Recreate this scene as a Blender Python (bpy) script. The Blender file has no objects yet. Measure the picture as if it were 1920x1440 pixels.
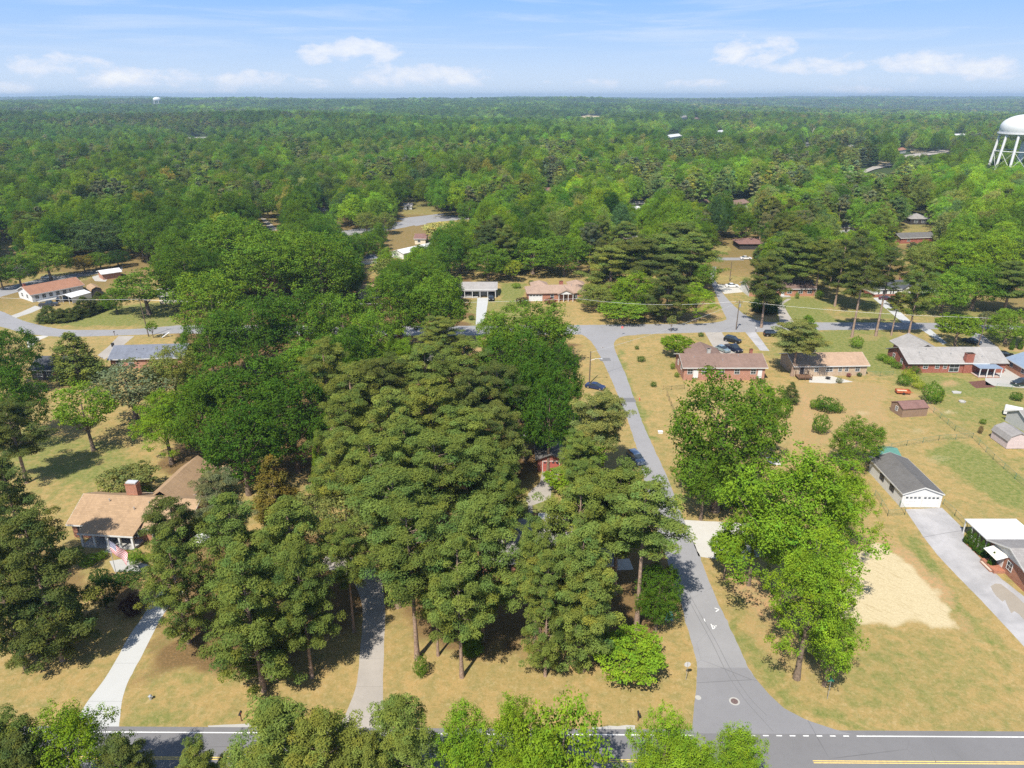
import bpy, math, random
import numpy as np
from mathutils import Vector, Matrix

sc = bpy.context.scene
col = sc.collection
R = math.radians

# ------------------------------------------------------------------ camera, light, exposure
CAM_H = 65.0
PITCH = R(21.95)
FPX = 1340.0                      # focal length in pixels of the 1920 px wide photograph
cam_d = bpy.data.cameras.new('camera')
cam_d.lens = 36.0 * FPX / 1920.0
cam_d.sensor_width = 36.0
cam_d.clip_start = 1.0
cam_d.clip_end = 40000.0
cam = bpy.data.objects.new('camera', cam_d)
cam.location = (0, 0, CAM_H)
cam.rotation_euler = (R(90) - PITCH, 0, 0)
col.objects.link(cam)
sc.camera = cam

SUN_EL = R(54)
to_sun = Vector((-0.431 * math.cos(SUN_EL), -0.902 * math.cos(SUN_EL), math.sin(SUN_EL))).normalized()
sun_d = bpy.data.lights.new('sun', 'SUN')
sun_d.energy = 5.0
sun_d.angle = R(0.55)
sun_d.color = (1.0, 0.94, 0.84)
sun = bpy.data.objects.new('sun', sun_d)
sun.rotation_euler = to_sun.to_track_quat('Z', 'Y').to_euler()
sun.location = (0, 0, 300)
col.objects.link(sun)

sc.view_settings.view_transform = 'Standard'
sc.view_settings.look = 'None'
sc.view_settings.exposure = 0.62
sc.view_settings.gamma = 1.0
sc.view_settings.use_curve_mapping = False
sc.cycles.max_bounces = 6
sc.cycles.diffuse_bounces = 3
sc.cycles.glossy_bounces = 2
sc.cycles.transmission_bounces = 3
sc.cycles.transparent_max_bounces = 6
sc.cycles.volume_bounces = 0
sc.cycles.use_denoising = False

def pix_dir(px, py):
    x = (px - 960.0) / FPX
    y = -(py - 720.0) / FPX
    c, s = math.cos(PITCH), math.sin(PITCH)
    return Vector((x, c + y * s, -s + y * c)).normalized()

def G(px, py, z=0.0):
    """point of the horizontal plane at height z on which the photograph's pixel falls"""
    d = pix_dir(px, py)
    t = (z - CAM_H) / d.z
    return Vector((d.x * t, d.y * t, z))

def proj(x, y, z):
    c, s = math.cos(PITCH), math.sin(PITCH)
    dz = z - CAM_H
    dep = y * c - dz * s
    up = y * s + dz * c
    return 960 + FPX * x / dep, 720 - FPX * up / dep, dep

# ---- world
class NT:
    def __init__(s, tree):
        s.t = tree; s.t.nodes.clear()
    def n(s, typ, **kw):
        nd = s.t.nodes.new(typ)
        ins = kw.pop('ins', {})
        for k, v in kw.items():
            setattr(nd, k, v)
        for k, v in ins.items():
            s.set(nd, k, v)
        return nd
    def set(s, nd, k, v):
        sock = nd.inputs[k]
        if isinstance(v, bpy.types.NodeSocket):
            s.t.links.new(v, sock)
        elif isinstance(v, bpy.types.Node):
            s.t.links.new(v.outputs[0], sock)
        else:
            sock.default_value = v
    def m(s, op, a, b=0.0, c=None, clamp=False):
        nd = s.n('ShaderNodeMath', operation=op, use_clamp=clamp)
        s.set(nd, 0, a); s.set(nd, 1, b)
        if c is not None: s.set(nd, 2, c)
        return nd.outputs[0]
    def mix(s, f, a, b, blend='MIX'):
        nd = s.n('ShaderNodeMix', data_type='RGBA', blend_type=blend)
        s.set(nd, 0, f)
        for i, v in ((6, a), (7, b)):
            if isinstance(v, (tuple, list)) and len(v) == 3: v = (*v, 1)
            s.set(nd, i, v)
        return nd.outputs[2]
    def noise(s, scale, detail=3, rough=.55, vec=None, dist=0.0):
        nd = s.n('ShaderNodeTexNoise', ins={'Scale': scale, 'Detail': detail, 'Roughness': rough, 'Distortion': dist})
        if vec is not None: s.set(nd, 'Vector', vec)
        return nd.outputs['Fac']
    def ramp(s, f, lo, hi, a=0.0, b=1.0, smooth=True):
        nd = s.n('ShaderNodeMapRange', interpolation_type='SMOOTHSTEP' if smooth else 'LINEAR')
        s.set(nd, 'Value', f); s.set(nd, 'From Min', lo); s.set(nd, 'From Max', hi)
        s.set(nd, 'To Min', a); s.set(nd, 'To Max', b)
        return nd.outputs[0]

world = bpy.data.worlds.new('World')
sc.world = world
world.use_nodes = True
w = NT(world.node_tree)
sky = w.n('ShaderNodeTexSky', sky_type='NISHITA', sun_disc=False, sun_elevation=SUN_EL,
          sun_rotation=math.atan2(to_sun.x, to_sun.y) % (2 * math.pi), altitude=250, air_density=1.0, dust_density=0.6, ozone_density=1.6)
tc = w.n('ShaderNodeTexCoord')
sep = w.n('ShaderNodeSeparateXYZ', ins={0: tc.outputs['Generated']})
el = w.m('ARCSINE', sep.outputs[2])
az = w.m('ARCTAN2', sep.outputs[0], sep.outputs[1])
av = w.n('ShaderNodeCombineXYZ', ins={0: az, 1: w.m('MULTIPLY', el, 2.1), 2: 0.0})
nz1 = w.noise(13.0, 7, .60, av.outputs[0], .25)
nz2 = w.noise(42.0, 5, .60, av.outputs[0], .2)
def azel(px, py):
    d = pix_dir(px, py)
    return math.atan2(d.x, d.y), math.asin(d.z)
clouds = [  # centre px, centre py, half width px, half height px, strength  (cumulus banks near the horizon)
    (95, 126, 105, 24, 1.0), (230, 145, 150, 20, .85), (20, 166, 60, 14, .8), (470, 150, 75, 15, .85), (575, 156, 52, 11, .75),
    (655, 102, 85, 24, 1.0), (730, 138, 110, 20, .8), (850, 142, 95, 18, .85), (1420, 98, 85, 26, 1.0), (1520, 120, 90, 18, .95), (1300, 158, 65, 9, .7),
    (1125, 155, 55, 8, .6), (1735, 118, 95, 20, 1.0), (1860, 126, 95, 22, .95), (1390, 88, 55, 16, .7), (2060, 110, 120, 30, 1.), (-140, 120, 130, 30, 1.),
    (1700, 148, 80, 8, .5), (1020, 155, 35, 6, .4), (330, 172, 120, 7, .5), (1560, 168, 220, 7, .35)]
tot = None
for (cx, cy, hw, hh, st) in clouds:
    a0, e0 = azel(cx, cy)
    a1, _ = azel(cx + hw, cy); _, e1 = azel(cx, cy - hh)
    dx = w.m('MULTIPLY', w.m('SUBTRACT', az, a0), 1.0 / (a1 - a0))
    dy = w.m('MULTIPLY', w.m('SUBTRACT', el, e0), 1.0 / (e1 - e0))
    r2 = w.m('ADD', w.m('MULTIPLY', dx, dx), w.m('MULTIPLY', dy, dy))
    v = w.m('MULTIPLY', w.m('SUBTRACT', 1.0, w.m('MULTIPLY', r2, .62)), st)
    tot = v if tot is None else w.m('MAXIMUM', tot, v)
tot = w.m('MAXIMUM', tot, -1.0)
body = w.m('ADD', w.m('ADD', w.m('MULTIPLY', tot, .55), w.m('MULTIPLY', w.m('SUBTRACT', nz1, .5), 2.3)), w.m('MULTIPLY', w.m('SUBTRACT', nz2, .5), .9))
cum = w.ramp(body, .10, .50)
shade = w.ramp(body, .35, 1.0)
# thin high streaks
rot = w.n('ShaderNodeMapping', ins={0: av.outputs[0]})
rot.inputs['Rotation'].default_value = (0, 0, R(-11)); rot.inputs['Scale'].default_value = (1.3, 9.0, 1)
cir = w.noise(2.6, 6, .62, rot.outputs[0], .5)
cirf = w.m('MULTIPLY', w.ramp(cir, .44, .72), w.ramp(el, .02, .07))
mist = w.m('MULTIPLY', w.ramp(el, .0, .20, 1.0, 0.0), .55)
low = w.mix(w.ramp(el, .0, .075), (3.96, 4.82, 6.11), (2.67, 3.96, 6.19))
low = w.mix(w.ramp(el, .05, .14), low, (1.50, 3.18, 6.36))
base = w.mix(w.ramp(el, .16, .75, .92, .0), sky.outputs[0], low)
c1 = w.mix(w.m('MULTIPLY', cirf, .50), base, (4.64, 5.25, 6.19))
c2 = w.mix(w.m('MULTIPLY', cum, .88), c1, w.mix(shade, (4.90, 5.33, 6.19), (6.36, 6.36, 6.36)))
bg = w.n('ShaderNodeBackground', ins={0: c2, 1: 0.106})
out = w.n('ShaderNodeOutputWorld', ins={0: bg.outputs[0]})

# ------------------------------------------------------------------ materials
_mc = {}
def srgb(r, g, b):
    f = lambda c: (c / 255 / 12.92) if c / 255 <= .04045 else ((c / 255 + .055) / 1.055) ** 2.4
    return (f(r), f(g), f(b))
def mat(name, c, rough=.8, var=.12, scale=1.5, spec=.3, metal=0.0, bump=0.0, c2=None, alpha=None):
    if name in _mc: return _mc[name]
    m = bpy.data.materials.new(name); m.use_nodes = True
    t = NT(m.node_tree)
    tcn = t.n('ShaderNodeTexCoord')
    p = t.n('ShaderNodeBsdfPrincipled', ins={'Roughness': rough, 'Specular IOR Level': spec, 'Metallic': metal})
    if var > 0:
        f1 = t.noise(scale, 4, .6, tcn.outputs['Object'])
        f2 = t.noise(scale * 7, 3, .6, tcn.outputs['Object'])
        f = t.m('ADD', t.m('MULTIPLY', f1, .6), t.m('MULTIPLY', f2, .4))
        lo = tuple(x * (1 - var * 2) for x in c) if c2 is None else c2
        hi = tuple(min(1, x * (1 + var * 2)) for x in c) if c2 is None else c
        t.set(p, 'Base Color', t.mix(t.ramp(f, .3, .7), lo, hi))
    else:
        t.set(p, 'Base Color', (*c, 1))
    t.n('ShaderNodeOutputMaterial', ins={0: p.outputs[0]})
    _mc[name] = m
    return m

def brick_mat(name, c, mortar, sc_=1.0):
    if name in _mc: return _mc[name]
    m = bpy.data.materials.new(name); m.use_nodes = True
    t = NT(m.node_tree)
    tcn = t.n('ShaderNodeTexCoord')
    s_ = t.n('ShaderNodeSeparateXYZ', ins={0: tcn.outputs['Object']})
    cv = t.n('ShaderNodeCombineXYZ', ins={0: t.m('ADD', s_.outputs[0], s_.outputs[1]), 1: s_.outputs[2], 2: 0.0})
    b = t.n('ShaderNodeTexBrick', ins={'Vector': cv.outputs[0], 'Scale': 1.0, 'Brick Width': .24, 'Row Height': .08, 'Mortar Size': .006, 'Mortar Smooth': .2,
             'Color1': (*c, 1), 'Color2': (c[0] * .62, c[1] * .6, c[2] * .6, 1), 'Mortar': (*mortar, 1)})
    nz = t.noise(.8, 3, .6, tcn.outputs['Object'])
    cc = t.mix(t.ramp(nz, .3, .7, 0, .35), b.outputs[0], (c[0] * .7, c[1] * .7, c[2] * .7))
    p = t.n('ShaderNodeBsdfPrincipled', ins={'Roughness': .88, 'Base Color': cc, 'Specular IOR Level': .15})
    t.n('ShaderNodeOutputMaterial', ins={0: p.outputs[0]})
    _mc[name] = m
    return m

def shingle_mat(name, c):
    """asphalt shingles: rows of slightly different tabs, granule speckle, rain streaks and worn patches"""
    if name in _mc: return _mc[name]
    m = bpy.data.materials.new(name); m.use_nodes = True
    t = NT(m.node_tree)
    tcn = t.n('ShaderNodeTexCoord')
    b = t.n('ShaderNodeTexBrick', ins={'Vector': tcn.outputs['Object'], 'Scale': 1.0, 'Brick Width': .55, 'Row Height': .30, 'Mortar Size': .015,
             'Color1': (*[x * 1.08 for x in c], 1), 'Color2': (*[x * .84 for x in c], 1), 'Mortar': (*[x * .6 for x in c], 1)})
    n1 = t.noise(.35, 4, .6, tcn.outputs['Object']); n2 = t.noise(6, 4, .7, tcn.outputs['Object'])
    mp = t.n('ShaderNodeMapping', ins={0: tcn.outputs['Object']}); mp.inputs['Scale'].default_value = (2.2, .18, .2)
    n3 = t.noise(1.0, 4, .6, mp.outputs[0])
    c1 = t.mix(t.ramp(n1, .3, .75, 0, .45), b.outputs[0], tuple(min(1, x * 1.25) for x in c))
    c2 = t.mix(t.ramp(n3, .45, .8, 0, .40), c1, tuple(x * .62 for x in c))
    c3 = t.mix(t.ramp(n2, .35, .7, 0, .35), c2, tuple(x * .75 for x in c))
    p = t.n('ShaderNodeBsdfPrincipled', ins={'Roughness': .93, 'Base Color': c3, 'Specular IOR Level': .12})
    t.n('ShaderNodeOutputMaterial', ins={0: p.outputs[0]})
    _mc[name] = m
    return m

def surf_mat(name, c, dirt, cracks=0.0, seam=None, stain=.5, scale=.12):
    """asphalt / concrete in world metres: large stains, fine grain, optional cracks and slab joints"""
    if name in _mc: return _mc[name]
    m = bpy.data.materials.new(name); m.use_nodes = True
    t = NT(m.node_tree)
    tcn = t.n('ShaderNodeTexCoord'); P = tcn.outputs['Object']
    n1 = t.noise(scale, 5, .6, P, .3); n2 = t.noise(scale * 8, 4, .65, P); n3 = t.noise(9, 3, .7, P)
    a = t.mix(t.ramp(n1, .35, .7, 0, stain), (*c, 1), (*dirt, 1))
    b = t.mix(t.ramp(n2, .4, .75, 0, stain * .7), a, (*[x * .78 for x in c], 1))
    d = t.mix(t.ramp(n3, .3, .75, 0, .28), b, (*[min(1, x * 1.25) for x in c], 1))
    if cracks > 0:
        v = t.n('ShaderNodeTexVoronoi', feature='DISTANCE_TO_EDGE', ins={'Vector': t.n('ShaderNodeMixRGB', ins={0: .12, 1: P, 2: t.n('ShaderNodeTexNoise', ins={'Scale': .8, 'Detail': 4}).outputs['Color']}).outputs[0], 'Scale': .12})
        k = t.m('MULTIPLY', t.ramp(v.outputs[0], .0, .006, 1, 0), t.ramp(t.noise(.05, 2, .5, P), .48, .6))
        d = t.mix(t.m('MULTIPLY', k, cracks), d, (*[x * .45 for x in c], 1))
    if seam:
        s_ = t.n('ShaderNodeSeparateXYZ', ins={0: P})
        ax = t.m('ABSOLUTE', t.m('SUBTRACT', t.m('FRACT', t.m('MULTIPLY', s_.outputs[1], 1 / seam)), .5))
        d = t.mix(t.ramp(ax, .0, .012, .45, 0), d, (*[x * .5 for x in c], 1))
    p = t.n('ShaderNodeBsdfPrincipled', ins={'Roughness': .9, 'Base Color': d, 'Specular IOR Level': .2})
    t.n('ShaderNodeOutputMaterial', ins={0: p.outputs[0]})
    _mc[name] = m
    return m

def leaf_mat(name, src, trans=.24):
    """foliage; colour from the object (or the forest's instancer tint) times the leaf's own tint"""
    m = bpy.data.materials.new(name); m.use_nodes = True
    t = NT(m.node_tree)
    if src == 'object':
        c0 = t.n('ShaderNodeObjectInfo').outputs['Color']
    else:
        c0 = t.n('ShaderNodeAttribute', attribute_name='tint', attribute_type='INSTANCER').outputs['Color']
    a = t.n('ShaderNodeAttribute', attribute_name='lt', attribute_type='GEOMETRY')
    c1 = t.mix(1.0, c0, a.outputs['Color'], 'MULTIPLY')
    d = t.n('ShaderNodeBsdfDiffuse', ins={0: c1, 1: .6})
    tr = t.n('ShaderNodeBsdfTranslucent', ins={0: t.mix(1.0, c1, (1.35, 1.25, .40), 'MULTIPLY')})
    mx = t.n('ShaderNodeMixShader', ins={0: trans, 1: d.outputs[0], 2: tr.outputs[0]})
    t.n('ShaderNodeOutputMaterial', ins={0: mx.outputs[0]})
    return m
LEAF = leaf_mat('foliage', 'object')
LEAF_FOREST = leaf_mat('foliage_forest', 'instancer')
BARK = mat('bark', (.17, .125, .09), .95, .25, 3)
BARK_PINE = mat('bark_pine', (.27, .19, .14), .95, .25, 3)

M = dict(
    white=mat('white_paint', (.60, .60, .59), .5, .03, .6), trim=mat('trim_white', (.56, .56, .545), .5, .04, 1),
    glass=mat('glass_dark', (.03, .04, .05), .08, .0, spec=.8), iron=mat('black_iron', (.03, .03, .03), .5, .1),
    steel=mat('galvanised_steel', (.45, .46, .47), .45, .08, 2, metal=.5), wood=mat('weathered_wood', (.15, .085, .05), .85, .25, 4),
    pole=mat('pole_wood', (.13, .10, .075), .9, .25, 3), tyre=mat('tyre_rubber', (.02, .02, .02), .9, .05), rim=mat('wheel_rim', (.45, .45, .46), .3, .0, metal=.7),
    shutter=mat('shutter_black', (.02, .022, .03), .6, .05), conc=surf_mat('concrete', (.38, .37, .345), (.28, .27, .25)),
    concnew=surf_mat('concrete_new', (.405, .41, .40), (.35, .355, .345), seam=6.0, stain=.25), concold=surf_mat('concrete_old', (.34, .31, .275), (.24, .22, .195), seam=4.5, stain=.7),
    concgrey=surf_mat('concrete_grey', (.37, .36, .36), (.22, .215, .215), stain=.85, scale=.2),
    gravelw=surf_mat('white_gravel', (.44, .425, .385), (.36, .34, .295), stain=.4),
    asphalt=surf_mat('asphalt', (.25, .247, .252), (.195, .193, .197), cracks=.55, stain=.5), asphalt_dark=surf_mat('asphalt_main', (.165, .162, .166), (.13, .128, .131), cracks=.8, stain=.5),
    patch=surf_mat('asphalt_patch', (.16, .16, .165), (.12, .12, .125)), paintw=mat('road_paint_white', (.72, .72, .70), .7, .12, 3), painty=mat('road_paint_yellow', (.70, .50, .14), .7, .12, 3),
    red=mat('sign_red', (.55, .04, .04), .4, .02), green=mat('sign_green', (.02, .22, .14), .4, .02),
    alum=mat('mill_aluminium', (.6, .6, .6), .4, .02, metal=.3), purple=mat('plum_leaf', (.05, .02, .02), .8), bin=mat('green_plastic', (.03, .12, .09), .5, .05),
)

# ------------------------------------------------------------------ mesh helpers
class MB:
    def __init__(s): s.v = []; s.f = []
    def add(s, vs, fs):
        o = len(s.v); s.v += [tuple(v) for v in vs]; s.f += [tuple(i + o for i in f) for f in fs]
    def box(s, x0, x1, y0, y1, z0, z1):
        s.add([(x0, y0, z0), (x1, y0, z0), (x1, y1, z0), (x0, y1, z0), (x0, y0, z1), (x1, y0, z1), (x1, y1, z1), (x0, y1, z1)],
              [(3, 2, 1, 0), (4, 5, 6, 7), (0, 1, 5, 4), (1, 2, 6, 5), (2, 3, 7, 6), (3, 0, 4, 7)])
    def prism(s, poly, axis, a, b):
        """poly = 2D outline; axis 'x': outline in (y,z) extruded over x from a to b; 'y': outline in (x,z); 'z': (x,y)"""
        n = len(poly)
        def P(u, v, w_): return {'x': (w_, u, v), 'y': (u, w_, v), 'z': (u, v, w_)}[axis]
        s.add([P(u, v, a) for u, v in poly] + [P(u, v, b) for u, v in poly],
              [tuple(range(n)), tuple(range(2 * n - 1, n - 1, -1))] + [(i, (i + 1) % n, n + (i + 1) % n, n + i) for i in range(n)])
    def tube(s, pts, rad, n=6, cap=True):
        pts = [Vector(p) for p in pts]
        if not hasattr(rad, '__len__'): rad = [rad] * len(pts)
        o = len(s.v); prev = None
        for i, p in enumerate(pts):
            d = (pts[min(i + 1, len(pts) - 1)] - pts[max(i - 1, 0)]).normalized()
            up = Vector((0, 0, 1)) if abs(d.z) < .9 else Vector((1, 0, 0))
            a = d.cross(up).normalized(); b = d.cross(a)
            for k in range(n):
                t = 2 * math.pi * k / n
                q = p + (a * math.cos(t) + b * math.sin(t)) * rad[i]
                s.v.append(tuple(q))
        for i in range(len(pts) - 1):
            for k in range(n):
                s.f.append((o + i * n + k, o + i * n + (k + 1) % n, o + (i + 1) * n + (k + 1) % n, o + (i + 1) * n + k))
        if cap:
            s.f.append(tuple(o + k for k in range(n - 1, -1, -1)))
            e = o + (len(pts) - 1) * n
            s.f.append(tuple(e + k for k in range(n)))
    def lathe(s, prof, n=24, cx=0, cy=0):
        o = len(s.v)
        for (r, z) in prof:
            for k in range(n):
                t = 2 * math.pi * k / n
                s.v.append((cx + r * math.cos(t), cy + r * math.sin(t), z))
        for i in range(len(prof) - 1):
            for k in range(n):
                s.f.append((o + i * n + k, o + i * n + (k + 1) % n, o + (i + 1) * n + (k + 1) % n, o + (i + 1) * n + k))
    def build(s, name, m, parent=None, smooth=False):
        me = bpy.data.meshes.new(name)
        me.from_pydata(s.v, [], s.f); me.materials.append(m)
        if smooth:
            me.polygons.foreach_set('use_smooth', [True] * len(me.polygons))
        me.update()
        o = bpy.data.objects.new(name, me); col.objects.link(o)
        if parent is not None: o.parent = parent
        return o

def tag(o, label, cat, group=None, kind=None):
    if label: o['label'] = label
    if cat: o['category'] = cat
    if group: o['group'] = group
    if kind: o['kind'] = kind
    return o
def thing(name, label, cat, loc=(0, 0, 0), rz=0.0, group=None):
    o = bpy.data.objects.new(name, None); o.empty_display_size = .5
    col.objects.link(o); o.location = loc; o.rotation_euler = (0, 0, rz)
    return tag(o, label, cat, group)
def struct(o): o['kind'] = 'structure'; return o

def Gt(px, py):
    """pixel onto the rolling far ground"""
    z = 0.0
    for _ in range(12):
        p = G(px, py, z); z = .5 * z + .5 * float(terrain(p.x, p.y))
    return G(px, py, z)
# ------------------------------------------------------------------ ground sheet
def vnoise(x, y, s, seed=0):
    x = np.asarray(x, float) / s; y = np.asarray(y, float) / s
    xi = np.floor(x).astype(np.int64); yi = np.floor(y).astype(np.int64)
    fx = x - xi; fy = y - yi
    fx = fx * fx * (3 - 2 * fx); fy = fy * fy * (3 - 2 * fy)
    def h(a, b):
        n = (a * 374761393 + b * 668265263 + seed * 974711) & 0x7fffffff
        n = ((n ^ (n >> 13)) * 1274126177) & 0x7fffffff
        return ((n ^ (n >> 16)) & 0xffff) / 65535.0
    return (h(xi, yi) * (1 - fx) + h(xi + 1, yi) * fx) * (1 - fy) + (h(xi, yi + 1) * (1 - fx) + h(xi + 1, yi + 1) * fx) * fy

def terrain(x, y):
    x = np.asarray(x, float); y = np.asarray(y, float)
    d = np.hypot(x, y)
    k = np.clip((d - 650) / 900, 0, 1); k = k * k * (3 - 2 * k)
    roll_ = (vnoise(x, y, 520, 3) - .5) * 30 + (vnoise(x, y, 1500, 4) - .45) * 26
    far = np.clip((d - 3500) / 4500, 0, 1)
    azm = np.arctan2(x, y)
    ridge = far * (8 + 27 * np.clip((azm + .1) / .65, 0, 1)) + far * (vnoise(azm * 9, d * 0 + 1, 1, 9) - .5) * 14
    big_ = np.clip((d - 1100) / 2200, 0, 1) * (vnoise(x, y, 2100, 6) - .5) * 46
    return k * roll_ + ridge + big_

def pip(poly, x, y):
    inside = np.zeros(x.shape, bool); n = len(poly)
    for i in range(n):
        x0, y0 = poly[i]; x1, y1 = poly[(i + 1) % n]
        if y0 == y1: continue
        c = ((y0 > y) != (y1 > y)) & (x < (x1 - x0) * (y - y0) / (y1 - y0) + x0)
        inside ^= c
    return inside
def gpoly(pts): return [tuple(G(*p)[:2]) for p in pts]
def soft(poly, x, y, warp=1.6, blur=1.2, seed=0):
    wx = x + (vnoise(x, y, 5, 11 + seed) - .5) * 2 * warp + (vnoise(x, y, 1.8, 12 + seed) - .5) * warp
    wy = y + (vnoise(x, y, 5, 13 + seed) - .5) * 2 * warp + (vnoise(x, y, 1.8, 14 + seed) - .5) * warp
    r = np.zeros(x.shape)
    for k in range(6):
        a = k * math.pi / 3
        r += pip(poly, wx + math.cos(a) * blur, wy + math.sin(a) * blur)
    return r / 6

def axis_(lo, hi, step, far_lo, far_hi, g=1.07):
    c = list(np.arange(lo, hi, step))
    s_, v = step, c[-1]
    while v < far_hi: s_ *= g; v += s_; c.append(v)
    s_, v = step, c[0]
    while v > far_lo: s_ *= g; v -= s_; c.insert(0, v)
    return np.array(c)
gx = axis_(-150, 215, .9, -11500, 11500); gy = axis_(42, 270, .9, -60, 11500, 1.06)
GX, GY = np.meshgrid(gx, gy); X_, Y_ = GX.ravel(), GY.ravel()
Z_ = terrain(X_, Y_)
dirt = np.zeros(len(X_)); green = np.zeros(len(X_)); sand = np.zeros(len(X_)); mulch = np.zeros(len(X_))
near = (X_ > -150) & (X_ < 215) & (Y_ > 42) & (Y_ < 270)
xn, yn = X_[near], Y_[near]
def paint(arr, pts, amt, warp=1.6, blur=1.2, seed=0):
    a = arr[near]; a = np.maximum(a, amt * soft(gpoly(pts), xn, yn, warp, blur, seed)); arr[near] = a
# straw-covered mound and clay track of the building plot
paint(sand, [(1548, 1150), (1575, 1060), (1600, 1030), (1640, 1010), (1680, 1050), (1728, 1095), (1760, 1130), (1778, 1160), (1765, 1178), (1720, 1165), (1690, 1160), (1640, 1160), (1600, 1168), (1560, 1160)], .95, 1.6, .6)
paint(sand, [(1440, 1075), (1500, 1070), (1530, 1100), (1500, 1130), (1440, 1120)], .35)
paint(dirt, [(1640, 1003), (1662, 1000), (1700, 1030), (1745, 1072), (1785, 1120), (1800, 1145), (1775, 1150), (1740, 1120), (1705, 1080), (1670, 1040)], .72, 1.0, 1.1)
paint(dirt, [(1768, 1150), (1800, 1145), (1830, 1165), (1800, 1190), (1770, 1180)], .45)
paint(dirt, [(1360, 1065), (1450, 1060), (1480, 1100), (1470, 1180), (1400, 1150), (1350, 1110)], .55)
paint(dirt, [(1340, 1075), (1372, 1080), (1480, 1230), (1530, 1290), (1500, 1300), (1440, 1260), (1390, 1180)], .35)
# worn clay in the back gardens on the right
paint(dirt, [(1480, 720), (1560, 705), (1660, 715), (1690, 740), (1660, 800), (1560, 830), (1480, 850), (1450, 800)], .42)
paint(dirt, [(1490, 735), (1520, 730), (1540, 800), (1500, 800)], .6)
paint(dirt, [(1570, 780), (1640, 800), (1600, 830), (1560, 840)], .55)
paint(dirt, [(1735, 745), (1770, 770), (1745, 780), (1725, 760)], .7, .8)
paint(dirt, [(1690, 735), (1720, 735), (1722, 748), (1690, 750)], .7, .6)
paint(sand, [(1765, 765), (1790, 768), (1788, 778), (1765, 776)], .6, .6)
paint(sand, [(1600, 765), (1640, 768), (1625, 785), (1590, 778)], .45)
paint(sand, [(1700, 800), (1745, 805), (1740, 820), (1700, 818)], .4)
paint(dirt, [(1755, 712), (1800, 712), (1810, 725), (1760, 728)], .5, .6)
paint(sand, [(1728, 853), (1790, 850), (1800, 870), (1740, 875)], .35)
paint(dirt, [(1560, 590), (1630, 595), (1700, 600), (1640, 604), (1560, 600)], .4)
paint(dirt, [(1390, 580), (1440, 565), (1465, 590), (1460, 602), (1420, 600)], .5)
paint(dirt, [(1232, 590), (1370, 585), (1350, 600), (1240, 604)], .5)
paint(dirt, [(1870, 640), (1960, 645), (1960, 665), (1890, 660)], .5)
paint(dirt, [(1590, 622), (1660, 624), (1640, 640), (1580, 636)], .35)
paint(dirt, [(840, 655), (905, 630), (915, 650), (880, 668), (845, 672)], .7)
paint(dirt, [(570, 400), (690, 410), (680, 440), (560, 430)], .8)
# dead needles and leaf litter under the trees
for pts, a in (([(500, 1000), (690, 1010), (720, 1140), (690, 1160), (560, 1210), (420, 1280), (300, 1250), (280, 1100), (400, 1000)], .75),
               ([(700, 1000), (960, 990), (1260, 1000), (1270, 1160), (1130, 1250), (1000, 1225), (830, 1215), (730, 1160)], .7),
               ([(300, 850), (470, 850), (560, 880), (500, 905), (330, 905)], .9), ([(560, 640), (1080, 640), (1085, 860), (700, 1000), (560, 900)], .8),
               ([(340, 430), (700, 430), (760, 660), (640, 880), (330, 880)], .8), ([(0, 1000), (120, 1020), (180, 1120), (150, 1180), (0, 1180)], .6),
               ([(190, 1090), (270, 1085), (272, 1165), (200, 1165)], .8), ([(1290, 860), (1400, 870), (1410, 950), (1320, 940)], .6),
               ([(1490, 1200), (1570, 1200), (1580, 1280), (1520, 1285)], .6), ([(700, 480), (880, 480), (880, 640), (700, 640)], .8),
               ([(1100, 470), (1340, 470), (1335, 590), (1140, 590)], .55), ([(1560, 410), (2000, 380), (2000, 620), (1840, 585), (1760, 520), (1560, 500)], .5)):
    paint(mulch, pts, a, 2.5, 1.8)
# greener strips: ditches, verges, irrigated lawns
for pts, a in (([(1150, 655), (1168, 660), (1205, 760), (1222, 830), (1212, 830), (1180, 760)], .8), ([(1230, 880), (1262, 900), (1290, 960), (1280, 965)], .3),
               ([(230, 1345), (460, 1330), (460, 1352), (230, 1358)], .65), ([(0, 1325), (150, 1325), (150, 1345), (0, 1345)], .6),
               ([(1330, 1060), (1350, 1060), (1400, 1160), (1500, 1290), (1640, 1350), (1920, 1365), (1920, 1378), (1600, 1368), (1480, 1318), (1400, 1240)], .6),
               ([(1680, 985), (1700, 985), (1760, 1080), (1850, 1180), (1920, 1240), (1920, 1262), (1840, 1200), (1740, 1090)], .75),
               ([(1000, 1345), (1180, 1350), (1180, 1362), (1000, 1362)], .5), ([(870, 560), (1000, 560), (985, 620), (870, 620)], .6),
               ([(940, 530), (985, 530), (985, 570), (935, 570)], .7), ([(1155, 625), (1330, 625), (1290, 690), (1190, 700)], .25),
               ([(1440, 622), (1620, 622), (1700, 650), (1660, 700), (1480, 655)], .45), ([(1630, 560), (1700, 600), (1620, 605), (1560, 600)], .3),
               ([(1400, 555), (1530, 560), (1560, 600), (1460, 602)], .3), ([(0, 545), (60, 575), (30, 590), (0, 590)], .4), ([(60, 595), (340, 560), (340, 612), (120, 612)], .45),
               ([(1780, 820), (1920, 900), (1920, 960), (1800, 900), (1740, 850)], .5), ([(945, 935), (1000, 930), (1045, 915), (1045, 965), (945, 980)], .8),
               ([(1690, 700), (1900, 725), (1900, 760), (1760, 730)], .4), ([(1560, 1150), (1800, 1180), (1920, 1270), (1900, 1340), (1600, 1340)], .42),
               ([(330, 1210), (660, 1230), (640, 1320), (300, 1340)], .12), ([(0, 800), (240, 840), (300, 880), (150, 900), (0, 880)], .35)):
    paint(green, pts, a, 1.4, 1.0, 5)
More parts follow.
